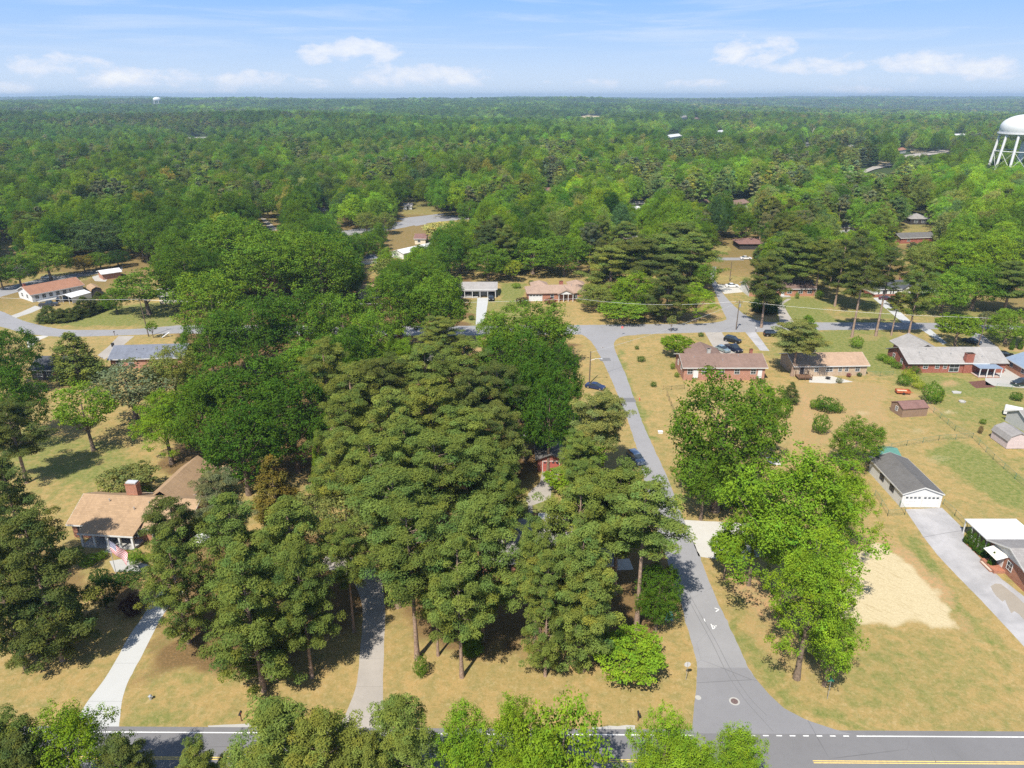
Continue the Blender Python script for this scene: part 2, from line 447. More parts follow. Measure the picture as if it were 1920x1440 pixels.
big = vnoise(X_, Y_, 14, 21) * .5 + vnoise(X_, Y_, 37, 22) * .5
dirt = np.clip(dirt * 1.3, 0, 1)
green = np.clip(green + np.clip(big - .52, 0, 1) * .8, 0, 1)
green = np.clip(green + np.clip((X_ - 38) / 60, 0, 1) * .22 * (Y_ > 85) * (.6 + .8 * vnoise(X_, Y_, 9, 41)) * 2.0 + np.clip((-X_ - 35) / 40, 0, 1) * .25 * (Y_ > 95), 0, 1)
mid = np.clip((np.hypot(X_, Y_) - 215) / 90, 0, 1)
mulch = np.maximum(mulch, mid * .55 * (vnoise(X_, Y_, 30, 31) > .42)); green = np.maximum(green, mid * .45)
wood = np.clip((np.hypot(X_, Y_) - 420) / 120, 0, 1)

me = bpy.data.meshes.new('ground')
nx, ny = len(gx), len(gy)
ii = np.arange(nx * ny).reshape(ny, nx)
quads = np.stack([ii[:-1, :-1], ii[:-1, 1:], ii[1:, 1:], ii[1:, :-1]], -1).reshape(-1, 4)
def np_mesh(me, V, Q, n=4):
    me.vertices.add(len(V)); me.vertices.foreach_set('co', np.asarray(V, np.float32).ravel())
    me.loops.add(len(Q) * n); me.loops.foreach_set('vertex_index', np.asarray(Q, np.int32).ravel())
    me.polygons.add(len(Q)); me.polygons.foreach_set('loop_start', np.arange(len(Q), dtype=np.int32) * n)
    me.update(calc_edges=True)
np_mesh(me, np.stack([X_, Y_, Z_], 1), quads)
me.polygons.foreach_set('use_smooth', np.ones(len(quads), bool))
ca = me.color_attributes.new('zone', 'FLOAT_COLOR', 'POINT')
ca.data.foreach_set('color', np.stack([dirt, green, sand, mulch], 1).astype(np.float32).ravel())
cb = me.color_attributes.new('wood', 'FLOAT_COLOR', 'POINT')
cb.data.foreach_set('color', np.stack([wood, wood, wood, wood], 1).astype(np.float32).ravel())

gm = bpy.data.materials.new('ground_lawn'); gm.use_nodes = True
t = NT(gm.node_tree); P = t.n('ShaderNodeTexCoord').outputs['Object']
z4 = t.n('ShaderNodeAttribute', attribute_name='zone'); zs = t.n('ShaderNodeSeparateColor', ins={0: z4.outputs['Color']})
wd = t.n('ShaderNodeAttribute', attribute_name='wood')
nA = t.noise(.07, 5, .6, P, .4); nB = t.noise(.55, 5, .65, P, .3); nC = t.noise(3.2, 4, .7, P); nD = t.noise(11, 3, .75, P)
tan = t.mix(t.ramp(nA, .3, .7), (.375, .252, .102), (.295, .217, .082))
tan = t.mix(t.ramp(nB, .38, .66, 0, .75), tan, (.215, .190, .068))
nM = t.noise(1.5, 5, .7, P, .6)
tan = t.mix(t.ramp(nM, .50, .72, 0, .70), tan, (.40, .31, .155))
tan = t.mix(t.ramp(nM, .46, .28, 0, .55), tan, (.205, .150, .055))
tan = t.mix(t.ramp(nC, .5, .8, 0, .5), tan, (.42, .32, .165))
grn = t.mix(t.ramp(t.noise(1.2, 5, .7, P), .35, .65), (.120, .155, .036), (.225, .215, .072))
cl = t.mix(t.ramp(nM, .35, .62), (.42, .25, .125), (.30, .235, .11))
sd = t.mix(t.ramp(nC, .3, .7), (.54, .455, .29), (.45, .37, .225))
rot_ = t.n('ShaderNodeMapping', ins={0: P}); rot_.inputs['Rotation'].default_value = (0, 0, R(50)); strk = t.n('ShaderNodeMapping', ins={0: rot_.outputs[0]}); strk.inputs['Scale'].default_value = (.3, 1.7, 1)
sd = t.mix(t.ramp(t.noise(1.3, 6, .75, strk.outputs[0], .7), .50, .70, 0, .6), sd, (.33, .25, .13))
ml = t.mix(t.ramp(nC, .35, .7), (.115, .072, .034), (.23, .145, .065))
def edge(v, n_): return t.ramp(t.m('ADD', v, t.m('MULTIPLY', t.m('SUBTRACT', n_, .5), .9)), .22, .78)
c_ = t.mix(edge(zs.outputs[1], nB), tan, grn)
nW = t.noise(2.6, 5, .8, P, .8)
c_ = t.mix(t.ramp(nW, .54, .68, 0, .60), c_, (.125, .135, .042))
c_ = t.mix(t.ramp(nW, .46, .34, 0, .45), c_, (.43, .32, .17))
c_ = t.mix(edge(z4.outputs['Alpha'], nC), c_, ml)
c_ = t.mix(edge(zs.outputs[0], nC), c_, cl)
c_ = t.mix(edge(zs.outputs[2], nC), c_, sd)
c_ = t.mix(t.ramp(nD, .35, .65, 0, .42), c_, t.mix(.45, c_, (.05, .06, .015)))
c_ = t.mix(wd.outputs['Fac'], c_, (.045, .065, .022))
bmp = t.n('ShaderNodeBump', ins={'Strength': .5, 'Distance': .12, 'Height': t.m('ADD', t.m('MULTIPLY', nC, .6), t.m('MULTIPLY', nD, .4))})
pb = t.n('ShaderNodeBsdfPrincipled', ins={'Base Color': c_, 'Roughness': .95, 'Specular IOR Level': .08, 'Normal': bmp.outputs[0]})
t.n('ShaderNodeOutputMaterial', ins={0: pb.outputs[0]})
me.materials.append(gm)
ground = bpy.data.objects.new('ground', me); col.objects.link(ground); struct(ground)

# ------------------------------------------------------------------ roads, drives, markings (flat sheets, each a few mm above the one below)
M['asphalt_mid'] = surf_mat('asphalt_mid', (.205, .203, .212), (.165, .163, .170), cracks=.7, stain=.5)
ZR, ZD, ZM = .008, .004, .014
def sheet(name, pts, m, z, px=True):
    P_ = [G(p[0], p[1], 0) for p in pts] if px else [Vector((p[0], p[1], 0)) for p in pts]
    if px and ('street' in name or 'drive' in name or 'pad' in name or 'bed' in name or 'stain' in name or 'shoulder' in name):
        Q = []; rag = .10 if 'concrete' in name else .22      # grass creeping over the edges
        for a, b in zip(P_, P_[1:] + P_[:1]):
            n_ = max(1, min(60, int((b - a).length / .8))); d = b - a; nn = Vector((-d.y, d.x, 0)).normalized() if d.length > 0 else Vector()
            for i in range(n_): Q.append(a + d * i / n_ + nn * rag * (vnoise(np.array([a.x + d.x * i / n_]), np.array([a.y + d.y * i / n_]), .9, 91)[0] - .5))
        P_ = Q
    from mathutils.geometry import tessellate_polygon
    v = [(p.x, p.y, z) for p in P_]
    tri = tessellate_polygon([[Vector(q) for q in v]])
    me = bpy.data.meshes.new(name)
    fs = []
    for a, b, c in tri:
        A, B, C = (Vector(v[i]) for i in (a, b, c))
        fs.append((a, b, c) if (B - A).cross(C - A).z > 0 else (a, c, b))
    me.from_pydata(v, [], fs); me.materials.append(m); me.update()
    o = bpy.data.objects.new(name, me); col.objects.link(o); return struct(o)
def smooth(pts, k=6):
    """Catmull-Rom through the given pixel points"""
    out = []; n = len(pts)
    for i in range(n - 1):
        p0 = pts[max(i - 1, 0)]; p1 = pts[i]; p2 = pts[i + 1]; p3 = pts[min(i + 2, n - 1)]
        for j in range(k):
            u = j / k
            out.append(tuple(.5 * ((2 * p1[a]) + (-p0[a] + p2[a]) * u + (2 * p0[a] - 5 * p1[a] + 4 * p2[a] - p3[a]) * u * u + (-p0[a] + 3 * p1[a] - 3 * p2[a] + p3[a]) * u ** 3) for a in (0, 1)))
    out.append(tuple(pts[-1])); return out
# main road: measured from its white edge line and double yellow line
eL, eR = G(200, 1372.6), G(1900, 1382)
rd = (eR - eL).normalized(); rn = Vector((rd.y, -rd.x, 0))      # rn points to the camera side
def R2(s, o): q = eL + rd * s + rn * o; return (q.x, q.y)
WL, YL = 0.0, (G(1700, 1429.5) - eL).dot(rn)
LW = YL
main = sheet('main_road', [R2(-130, -.75), R2(250, -.75), R2(250, 2 * LW + .75), R2(-130, 2 * LW + .75)], M['asphalt_dark'], ZR, px=False)
def s_at(px, py): return (G(px, py) - eL).dot(rd)
def strip(name, s0, s1, o, w_, m):
    return sheet(name, [R2(s0, o - w_ / 2), R2(s1, o - w_ / 2), R2(s1, o + w_ / 2), R2(s0, o + w_ / 2)], m, ZM, px=False)
sl, sr = s_at(1300, 1378), s_at(1617, 1380)
strip('white_edge_line', -130, sl, 0, .13, M['paintw']); strip('white_edge_line', sr, 250, 0, .13, M['paintw'])
strip('white_edge_line', -130, 250, 2 * LW, .13, M['paintw'])
for k in range(9):
    s0 = s_at(1405 + k * 25, 1378)
    strip('white_dash', s0, s0 + .62, 0, .13, M['paintw'])
yl, yr = s_at(1195, 1427), s_at(1525, 1429)
for o_ in (-.12, .12):
    strip('yellow_centre_line', -130, yl, LW + o_, .11, M['painty']); strip('yellow_centre_line', yr, 250, LW + o_, .11, M['painty'])
# side street up to the cross street
Lf = smooth([(1296, 1385), (1301, 1355), (1302, 1320), (1306, 1290), (1307, 1250), (1297, 1205), (1284, 1160), (1270, 1110), (1252, 1055), (1236, 1010), (1222, 960), (1209, 905), (1199, 860), (1186, 815), (1170, 770), (1156, 735), (1143, 705), (1131, 680), (1118, 655), (1106, 638), (1090, 627), (1078, 622)])
Rt = smooth([(1210, 628), (1180, 629), (1161, 633), (1152, 642), (1153, 655), (1161, 675), (1173, 702), (1187, 742), (1202, 785), (1222, 832), (1243, 876), (1260, 918), (1281, 972), (1298, 1012), (1313, 1045), (1330, 1090), (1348, 1135), (1367, 1172), (1393, 1232), (1415, 1270), (1440, 1300), (1470, 1328), (1512, 1350), (1575, 1371), (1640, 1380), (1660, 1392)])
GREY_Y = 606
sheet('side_street', Lf + Rt, M['asphalt'], ZR - .002)
sheet('cross_street', smooth([(330, 610), (420, 610), (600, 611), (860, 611), (1082, 609.5), (1200, 608), (1300, 607), (1345, 604), (1362, 599), (1370, 590)], 4) +
      smooth([(1398, 590), (1412, 598), (1432, 603), (1480, 604.5), (1600, 604.5), (1700, 605), (1780, 606), (1850, 609), (1960, 612)], 4) +
      smooth([(1960, 622), (1860, 618), (1780, 617), (1700, 618), (1600, 618.5), (1480, 620), (1430, 622.5), (1340, 623), (1240, 625.5), (1160, 628), (1078, 627), (860, 629), (600, 629), (335, 625)], 4), M['asphalt'], ZR)
sheet('curved_street', smooth([(-60, 570), (0, 583), (30, 596), (60, 606), (112, 617), (162, 618.5), (250, 617), (335, 610)], 4) +
      smooth([(335, 625), (250, 628), (162, 631), (107, 631), (50, 625), (0, 612), (-60, 596)], 4), M['asphalt'], ZR + .002)
sheet('north_street', smooth([(1366, 606), (1361, 594), (1353, 578), (1344, 556), (1335, 534), (1331, 520), (1336, 500)], 5) +
      smooth([(1343, 500), (1340, 520), (1346, 534), (1357, 552), (1371, 568), (1384, 580), (1400, 594), (1415, 606)], 5), M['asphalt'], ZR + .004)
sheet('back_street', [(-40, 550), (0, 541), (62, 526), (150, 511), (230, 499), (230, 506), (150, 519), (70, 537), (0, 557), (-40, 566)], M['asphalt'], ZR)
sheet('far_street', smooth([(640, 433), (700, 425), (760, 414), (830, 405), (900, 404)], 3) + smooth([(900, 410), (840, 414), (790, 420), (740, 430), (690, 436), (640, 444)], 3), M['asphalt'], ZR)
sheet('far_street', [(745, 410), (790, 405), (830, 400), (835, 403), (800, 408), (790, 412), (800, 420), (780, 424)], M['asphalt'], ZR + .002)
sheet('far_lane', [(1340, 483), (1395, 483), (1395, 488), (1338, 488)], M['asphalt'], ZR)
sheet('far_lane', [(488, 408), (498, 410), (522, 431), (508, 433)], M['concold'], ZR)
def fsheet(name, pts, m):
    P_ = [Gt(*p) for p in pts]; c = sum(P_, Vector()) / len(P_)
    mb = MB(); mb.add([(c.x, c.y, c.z + .9)] + [(p.x, p.y, p.z + .9) for p in P_], [(0, i + 1, (i + 1) % len(P_) + 1) for i in range(len(P_))])
    return struct(mb.build(name, m))
hay = mat('hay_field', (.36, .30, .17), .95, .15, .02)
fsheet('far_road', [(1612, 324), (1640, 312), (1668, 306), (1672, 312), (1640, 319), (1620, 327)], M['concold'])
fsheet('far_road', [(1692, 293), (1730, 287), (1780, 280), (1785, 286), (1730, 294), (1695, 299)], M['concold'])
fsheet('far_field', [(1088, 219), (1104, 215), (1124, 218), (1122, 224), (1100, 223)], hay)
fsheet('far_field', [(1160, 222), (1186, 219), (1190, 225), (1168, 227)], hay)
fsheet('far_field', [(1705, 281), (1740, 283), (1730, 289), (1708, 288)], hay)
fsheet('far_field', [(1645, 303), (1668, 300), (1668, 307), (1648, 311)], hay)
sheet('asphalt_patch', [(1122, 671), (1143, 671), (1146, 676.5), (1126, 677)], M['patch'], ZM)
sheet('asphalt_patch', [(1164, 746), (1189, 746), (1193, 754), (1168, 754)], M['patch'], ZM)
sheet('asphalt_resurfaced', [(1307, 1252), (1401, 1252), (1415, 1270), (1440, 1300), (1470, 1328), (1512, 1350), (1575, 1371), (1600, 1377), (1297, 1375), (1302, 1320), (1306, 1290)], M['asphalt_mid'], ZR + .003)
DRV = [
    ('concrete_drive', smooth([(165, 1366), (148, 1350), (161, 1320), (194, 1276), (218, 1236), (239, 1198), (267, 1157), (285, 1128), (310, 1100)], 4) + smooth([(345, 1110), (318, 1135), (294, 1173), (272, 1218), (252, 1255), (238, 1285), (229, 1315), (223, 1366)], 4), 'concnew'),
    ('concrete_drive', smooth([(636, 1368), (652, 1329), (664, 1300), (670, 1275), (675, 1218), (680, 1150), (672, 1110), (650, 1080), (600, 1065)], 4) + smooth([(610, 1042), (680, 1050), (712, 1080), (722, 1143), (720, 1218), (718, 1300), (722, 1340), (738, 1368)], 4), 'concold'),
    ('gravel_pad', [(1283, 975), (1355, 979), (1420, 983), (1440, 1040), (1380, 1052), (1325, 1046), (1310, 1043)], 'gravelw'),
    ('long_concrete_drive', [(1697, 955), (1766, 952), (1809, 994), (1806, 1015), (1837, 1045), (1856, 1066), (1879, 1086), (1925, 1122), (1960, 1150), (1960, 1250), (1920, 1212), (1840, 1126), (1790, 1075), (1757, 1040), (1730, 1005)], 'concgrey'),
    ('concrete_drive', [(1320, 621), (1352, 621), (1380, 664), (1345, 664)], 'concold'),
    ('concrete_drive', [(1396, 621), (1416, 621), (1443, 658), (1425, 657)], 'concgrey'),
    ('concrete_pad', [(1344, 533), (1392, 536), (1400, 547), (1358, 551)], 'gravelw'),
    ('concrete_walk', [(1462, 604), (1489, 604), (1478, 588), (1468, 570), (1484, 560), (1476, 560), (1456, 572)], 'concold'),
    ('concrete_drive', [(1637, 559), (1652, 557), (1685, 582), (1712, 606), (1694, 606), (1672, 588)], 'concnew'),
    ('concrete_drive', [(1726, 617), (1744, 617), (1776, 643), (1768, 646)], 'concnew'),
    ('side_lane', [(1822, 618), (1840, 626), (1872, 652), (1880, 668), (1852, 662), (1822, 636)], 'asphalt'),
    ('concrete_patio', [(1846, 690), (1884, 686), (1925, 708), (1925, 728), (1848, 722)], 'conc'),
    ('concrete_patio', [(1517, 706), (1560, 705), (1600, 716), (1560, 719), (1517, 717)], 'gravelw'),
    ('concrete_drive', [(895, 558), (916, 558), (912, 585), (906, 604), (892, 609), (893, 585)], 'concnew'),
    ('concrete_pad', [(50, 638), (62, 631), (95, 628), (85, 633), (68, 640), (58, 652), (52, 652)], 'gravelw'),
    ('concrete_drive', [(222, 630), (252, 630), (228, 650), (196, 674), (183, 666), (205, 648)], 'concold'),
    ('concrete_drive', [(20, 592), (40, 585), (66, 573), (80, 577), (60, 586), (30, 596)], 'conc'),
    ('concrete_pad', [(172, 519), (186, 515), (204, 520), (198, 528), (178, 527)], 'conc'),
    ('back_drive', [(1017, 884), (1047, 884), (1045, 902), (1033, 920), (1032, 935), (998, 948), (986, 940), (990, 925), (1012, 905)], 'concold'),
    ('brick_walk', [(990, 944), (998, 944), (999, 962), (991, 962)], 'concold'),
    ('white_patio', [(1009, 962), (1046, 961), (1050, 984), (1009, 984)], 'white'),
    ('concrete_walk', [(205, 1052), (240, 1046), (280, 1060), (275, 1072), (215, 1072)], 'conc'),
    ('gravel_patch', [(1435, 858), (1455, 855), (1465, 872), (1448, 872)], 'gravelw'),
    ('concrete_pad', [(1148, 1050), (1180, 1047), (1188, 1068), (1146, 1070)], 'gravelw'),
    ('gravel_shoulder', [(1110, 1363), (1190, 1360), (1190, 1371), (1110, 1371)], 'conc'),
    ('gravel_shoulder', [(390, 1360), (470, 1357), (470, 1367), (390, 1366)], 'conc'),
    ('mulch_bed', [(1815, 716), (1845, 713), (1868, 726), (1830, 728)], 'mulchbed'),
    ('mulch_bed', [(1805, 1015), (1808, 1010), (1845, 1042), (1838, 1046)], 'mulchbed2'),
    ('white_driveway_end', [(1135, 360 + 60), (1140, 420), (1141, 421), (1136, 421)], 'conc'),
]
M['mulchbed'] = mat('mulch', (.12, .055, .04), .95, .2, 3); M['mulchbed2'] = mat('red_mulch', (.33, .14, .07), .95, .2, 3)
for i, (nm, pts, mm) in enumerate(DRV[:-1]):
    sheet(nm, pts, M[mm], ZD + (.001 * (i % 3)))
# damp mark of the wash-water on the long drive
wet = surf_mat('concrete_damp', (.285, .25, .205), (.24, .205, .165), stain=.6)
sheet('damp_stain', [(1857, 1099), (1866, 1094), (1878, 1095), (1893, 1107), (1925, 1136), (1925, 1168), (1910, 1152), (1902, 1146), (1896, 1150), (1888, 1132), (1884, 1124), (1880, 1128), (1868, 1118)], wet, ZM)
for (cx, cy, r) in ((1377, 1315, .42), (1130, 652, .3)):
    c = G(cx, cy)
    sheet('manhole_apron', [(c.x + r * 1.45 * math.cos(k * .35), c.y + r * 1.45 * math.sin(k * .35)) for k in range(18)], M['conc'], ZM, px=False)
    sheet('manhole_cover', [(c.x + r * math.cos(k * .35), c.y + r * math.sin(k * .35)) for k in range(18)], mat('cast_iron', (.13, .09, .085), .7, .25, 8), ZM + .004, px=False)
c = G(1309, 1308)
sheet('valve_cover', [(c.x + .35 * math.cos(k * .35), c.y + .35 * math.sin(k * .35)) for k in range(18)], M['conc'], ZM, px=False)
# sprayed utility marks
def stroke(pts, w_, name='utility_mark'):
    P_ = [G(*p) for p in pts]; mb = MB()
    for a, b in zip(P_[:-1], P_[1:]):
        d = (b - a).normalized(); n_ = Vector((-d.y, d.x, 0)) * w_ / 2
        mb.add([(*(a + n_)[:2], ZM), (*(a - n_)[:2], ZM), (*(b - n_)[:2], ZM), (*(b + n_)[:2], ZM)], [(0, 1, 2, 3)])
    return struct(mb.build(name, M['paintw']))
stroke([(1340, 1140), (1348, 1143), (1342, 1147)], .12); stroke([(1333, 1170), (1337, 1180), (1343, 1173)], .12); stroke([(1335, 1173), (1342, 1175)], .12)
stroke([(1320, 1160), (1322, 1166)], .10)
# long tar-sealed trench lines along the side street
def tar(pts):
    P_ = [G(*p) for p in smooth(pts, 5)]; mb = MB()
    for a, b in zip(P_[:-1], P_[1:]):
        d = (b - a).normalized(); n_ = Vector((-d.y, d.x, 0)) * .035
        mb.add([(*(a + n_)[:2], ZM), (*(a - n_)[:2], ZM), (*(b - n_)[:2], ZM), (*(b + n_)[:2], ZM)], [(0, 1, 2, 3)])
    struct(mb.build('tar_seam', M['patch']))
tar([(1278, 1100), (1305, 1150), (1335, 1205), (1363, 1262), (1395, 1310), (1430, 1350), (1450, 1372)])
tar([(1285, 1100), (1311, 1148), (1341, 1200), (1370, 1255), (1403, 1305), (1438, 1342)])
tar([(1732, 1388), (1745, 1405), (1755, 1430)]); tar([(1790, 1408), (1805, 1425)]); tar([(352, 1380), (350, 1398)]); tar([(1485, 1390), (1488, 1405), (1470, 1420), (1482, 1438)])
tar([(1728, 1008), (1770, 1000), (1809, 994)])
# ------------------------------------------------------------------ tree prototypes
def unit(a): return a / (np.linalg.norm(a, axis=-1, keepdims=True) + 1e-9)
def sph(rs, n): return unit(rs.normal(size=(n, 3)))
def leaf_quads(rs, C, N, keep, a, b):
    """rhombic leaves at C, facing N mixed with a random direction"""
    n = unit(N * keep + sph(rs, len(C)) * (1 - keep))
    t = unit(np.cross(n, sph(rs, len(C)))); u = np.cross(n, t)
    sa = (a * rs.uniform(.65, 1.3, len(C)))[:, None]; sb = (b * rs.uniform(.65, 1.3, len(C)))[:, None]
    return np.stack([C - t * sa, C - u * sb, C + t * sa, C + u * sb], 1).reshape(-1, 3)
def leaf_mesh(name, V, tint, mtl):
    me = bpy.data.meshes.new(name)
    Q = np.arange(len(V)).reshape(-1, 4)
    np_mesh(me, V, Q)
    a = me.color_attributes.new('lt', 'FLOAT_COLOR', 'POINT')
    c = np.ones((len(V), 4), np.float32); c[:, :3] = np.repeat(tint, 4, 0)
    a.data.foreach_set('color', c.ravel()); me.materials.append(mtl)
    return me
def tints(rs, n, amt=.16):
    b = 1 + rs.normal(0, amt, n); b = np.clip(b, .55, 1.6)
    h = rs.normal(0, .07, n)
    return np.stack([b * (1 + h * 1.4), b * (1 + h * .2), b * (1 - h)], 1)

def crown_broad(seed, rx, H, base, nl=30, nsub=15, nleaf=42, ls=.17, irr=.35, flat=1.0, shape='round', lobe=(.26, .42), sub=(.30, .48), keep=.5, dome=0.0):
    rs = np.random.RandomState(seed)
    zc, rz = (H + base) / 2, (H - base) / 2
    k = np.arange(nl) + .5
    ph = np.arccos(1 - 1.80 * k / nl); th = np.pi * (1 + 5 ** .5) * k + rs.uniform(0, 6)
    D = np.stack([np.cos(th) * np.sin(ph), np.sin(th) * np.sin(ph), np.cos(ph)], 1); D = unit(D + rs.normal(0, .14, D.shape))
    lr = rx * rs.uniform(*lobe, nl)
    ext = 1 - irr * rs.uniform(0, 1, nl) ** 1.3
    env = np.stack([np.full(nl, rx), np.full(nl, rx), np.full(nl, rz)], 1)
    if shape == 'cone':
        z_ = D[:, 2]; s_ = np.clip(.98 - .42 * z_, .35, 1.2); env[:, 0] *= s_; env[:, 1] *= s_
    if shape == 'vase':
        z_ = D[:, 2]; s_ = np.clip(.85 + .25 * z_, .5, 1.1); env[:, 0] *= s_; env[:, 1] *= s_
    LC = D * (env - lr[:, None] * .85) * ext[:, None] + [0, 0, zc]
    nin = nl // 4
    LCi = sph(rs, nin) * env[:nin] * .4 + [0, 0, zc]; LC = np.concatenate([LC, LCi]); lr = np.concatenate([lr, rx * rs.uniform(.28, .38, nin)])
    Vs, Ts = [], []
    for c, r in zip(LC, lr):
        sd = sph(rs, nsub * 2); outw = unit(c - [0, 0, zc - rz * .3])
        sd = sd[(sd @ outw) > -.45][:nsub]
        sr = r * rs.uniform(*sub, len(sd))
        scn = c + sd * (r * rs.uniform(.62, 1.0, len(sd)))[:, None] * [1, 1, 1.1 * flat]
        lt = 1 + rs.normal(0, .07)
        for s_, q, d_, tt in zip(scn, sr, sd, tints(rs, len(sd))):
            m_ = int(nleaf * (q / (rx * .13)) ** 2 * .8) + 4
            m_ = min(m_, nleaf * 3)
            o = sph(rs, m_); o[:, 2] = o[:, 2] * .8 + .15
            pos = s_ + o * (q * rs.uniform(.45, 1.05, m_))[:, None] * [1, 1, 1.0 * flat]
            Vs.append(leaf_quads(rs, pos, unit(o * .95 + d_ * .35 + outw * dome + [0, 0, .25]), keep, ls, ls * .72))
            Ts.append(np.tile(tt * lt, (m_, 1)) * rs.uniform(.86, 1.16, (m_, 1)))
    V = np.concatenate(Vs); T = np.concatenate(Ts)
    return V, T, LC

def crown_pine(seed, rx=4.6, H=22, base=7.5, levels=17, per=5, ntuft=4, nleaf=120, lsx=.042, lsy=.17, tuft=(.68, 1.12), top=.35):
    rs = np.random.RandomState(seed); Vs, Ts, limbs = [], [], []
    th = rs.uniform(0, 6)
    for i in range(levels):
        t_ = (i + rs.uniform(-.3, .3)) / (levels - 1); t_ = min(max(t_, 0), 1)
        z = base + (H - base - .6) * t_
        prof = (1 - t_ ** 2.8) ** .60 * top + (1 - top) * (1 - t_ ** 1.5) + .08
        if t_ < .22: prof *= .62 + 1.6 * t_
        for j in range(per):
            th += 2.399 + rs.normal(0, .35)
            if rs.uniform() < .20: continue
            L = rx * prof * rs.uniform(.5, 1.15); rise = rs.uniform(.05, .3) + .55 * t_
            d = np.array([math.cos(th), math.sin(th), rise]); p0 = np.array([0, 0, z - L * .12])
            limbs.append((p0, p0 + d * L * .92))
            nt = max(2, int(ntuft * (L / rx) + 1.2))
            for q in range(nt):
                u = 1 - (q / max(1, nt)) * .62 + rs.uniform(-.08, .05)
                r = rs.uniform(*tuft) * (.8 + .35 * prof)
                lat = rs.normal(0, .16 * L * (.4 + u * .5), 3) * [1, 1, .35]
                c = p0 + d * L * u + lat + [0, 0, rs.uniform(0, .35)]
                m_ = int(nleaf * (r / .8) ** 2) + 6
                o = sph(rs, m_); o[:, 2] = np.where(o[:, 2] < -.2, -o[:, 2], o[:, 2])
                pos = c + o * (r * rs.uniform(.55, 1.05, m_))[:, None] * [1, 1, .78]
                n_ = unit(o + [0, 0, .5])
                Vs.append(leaf_quads(rs, pos, n_, .56, lsy, lsx * 1.5))
                Ts.append(np.tile(tints(rs, 1, .13)[0], (m_, 1)) * rs.uniform(.85, 1.18, (m_, 1)))
    return np.concatenate(Vs), np.concatenate(Ts), limbs

def crown_cedar(seed, rx=2.6, H=11, base=.6, n=190, nleaf=60, ls=.12):
    rs = np.random.RandomState(seed); Vs, Ts = [], []
    for i in range(n):
        t_ = rs.uniform(0, 1) ** 1.25; z = base + (H - base) * t_ * .97
        r0 = rx * (1 - t_) ** .72 * rs.uniform(.55, 1.02) * (.75 + .5 * min(1, t_ * 5) - .25) + .08
        a = rs.uniform(0, 6.283); c = np.array([math.cos(a) * r0, math.sin(a) * r0, z]); r = rx * rs.uniform(.15, .28) * (1.1 - .5 * t_)
        m_ = int(nleaf * (r / .5) ** 2) + 6
        o = sph(rs, m_); pos = c + o * (r * rs.uniform(.3, 1.05, m_))[:, None] * [1, 1, 1.25]
        Vs.append(leaf_quads(rs, pos, unit(o + [c[0] * .3, c[1] * .3, .6]), .5, ls, ls * .55)); Ts.append(np.tile(tints(rs, 1, .15)[0], (m_, 1)))
    return np.concatenate(Vs), np.concatenate(Ts)

def crown_shrub(seed, rx=1.0, H=1.7, nleaf=1500, ls=.07, lump=.22):
    rs = np.random.RandomState(seed); o = sph(rs, nleaf); o[:, 2] = o[:, 2] * .9 + .05
    ang = np.arctan2(o[:, 1], o[:, 0])
    k = 1 + lump * np.sin(ang * 3 + seed) * np.cos(o[:, 2] * 4 + seed) + lump * .5 * np.sin(ang * 7 + 2)
    pos = np.stack([o[:, 0] * rx * k, o[:, 1] * rx * k, H / 2 + o[:, 2] * H / 2 * k], 1) * 1.0
    pos = pos * 1 + rs.normal(0, .04, pos.shape); pos[:, 2] = np.clip(pos[:, 2], .02, None)
    return leaf_quads(rs, pos, o, .6, ls, ls * .7), tints(rs, nleaf, .14)

def trunk_mesh(name, H, r0, limbs, lean=0, seed=0, m=None, top=.92, rl=.28):
    rs = np.random.RandomState(seed + 77); mb = MB()
    n = 7; pts = []; rad = []
    for i in range(n + 1):
        u = i / n; z = H * top * u
        pts.append((math.sin(u * 2.3 + seed) * .25 * u + lean * u, math.cos(u * 1.7 + seed) * .22 * u, z)); rad.append(r0 * (1.35 if i == 0 else 1) * (1 - .80 * u) + .02)
    mb.tube(pts, rad, 8, cap=False)
    for (a, b) in limbs:
        a = np.array(a, float); b = np.array(b, float); L = np.linalg.norm(b - a)
        u = min(.97, max(0, a[2] / (H * top))); a = a.copy(); a[0] += math.sin(u * 2.3 + seed) * .25 * u; a[1] += math.cos(u * 1.7 + seed) * .22 * u
        mid_ = (a + b) / 2 + rs.normal(0, .05 * L, 3); r = max(.025, r0 * rl * (1 - .6 * u))
        mb.tube([a, mid_, b], [r, r * .7, r * .25], 5, cap=False)
    me = bpy.data.meshes.new(name); me.from_pydata(mb.v, [], mb.f); me.materials.append(m or BARK)
    me.polygons.foreach_set('use_smooth', [True] * len(me.polygons)); me.update()
    return me

PROTO = {}   # kind -> list of (crown mesh, trunk mesh, nominal radius, nominal height, crown centre fraction)
def P_broad(kind, n, rx, H, base, cf, seed0, tr=.38, barkm=None, **kw):
    L = []
    for i in range(n):
        V, T, LC = crown_broad(seed0 + i, rx, H, base, **kw)
        zc = (H + base) / 2
        lim = [(np.array([0, 0, max(base * .75, c[2] * .45)]), c) for c in LC[::2][:14]]
        L.append((leaf_mesh(kind + '_crown', V, T, LEAF), trunk_mesh(kind + '_trunk', H, tr, lim, seed=seed0 + i, m=barkm, top=.72), rx, H, cf))
    PROTO[kind] = L
P_broad('oak', 4, 7.0, 18, 2.0, .56, 10, nl=46, nsub=19, nleaf=34, ls=.15, irr=.34, lobe=(.18, .30), sub=(.28, .44), keep=.72)
P_broad('maple', 3, 6.5, 20, 2.2, .55, 30, nl=48, nsub=16, nleaf=74, ls=.10, irr=.50, shape='cone', lobe=(.13, .24), sub=(.30, .50), keep=.72)
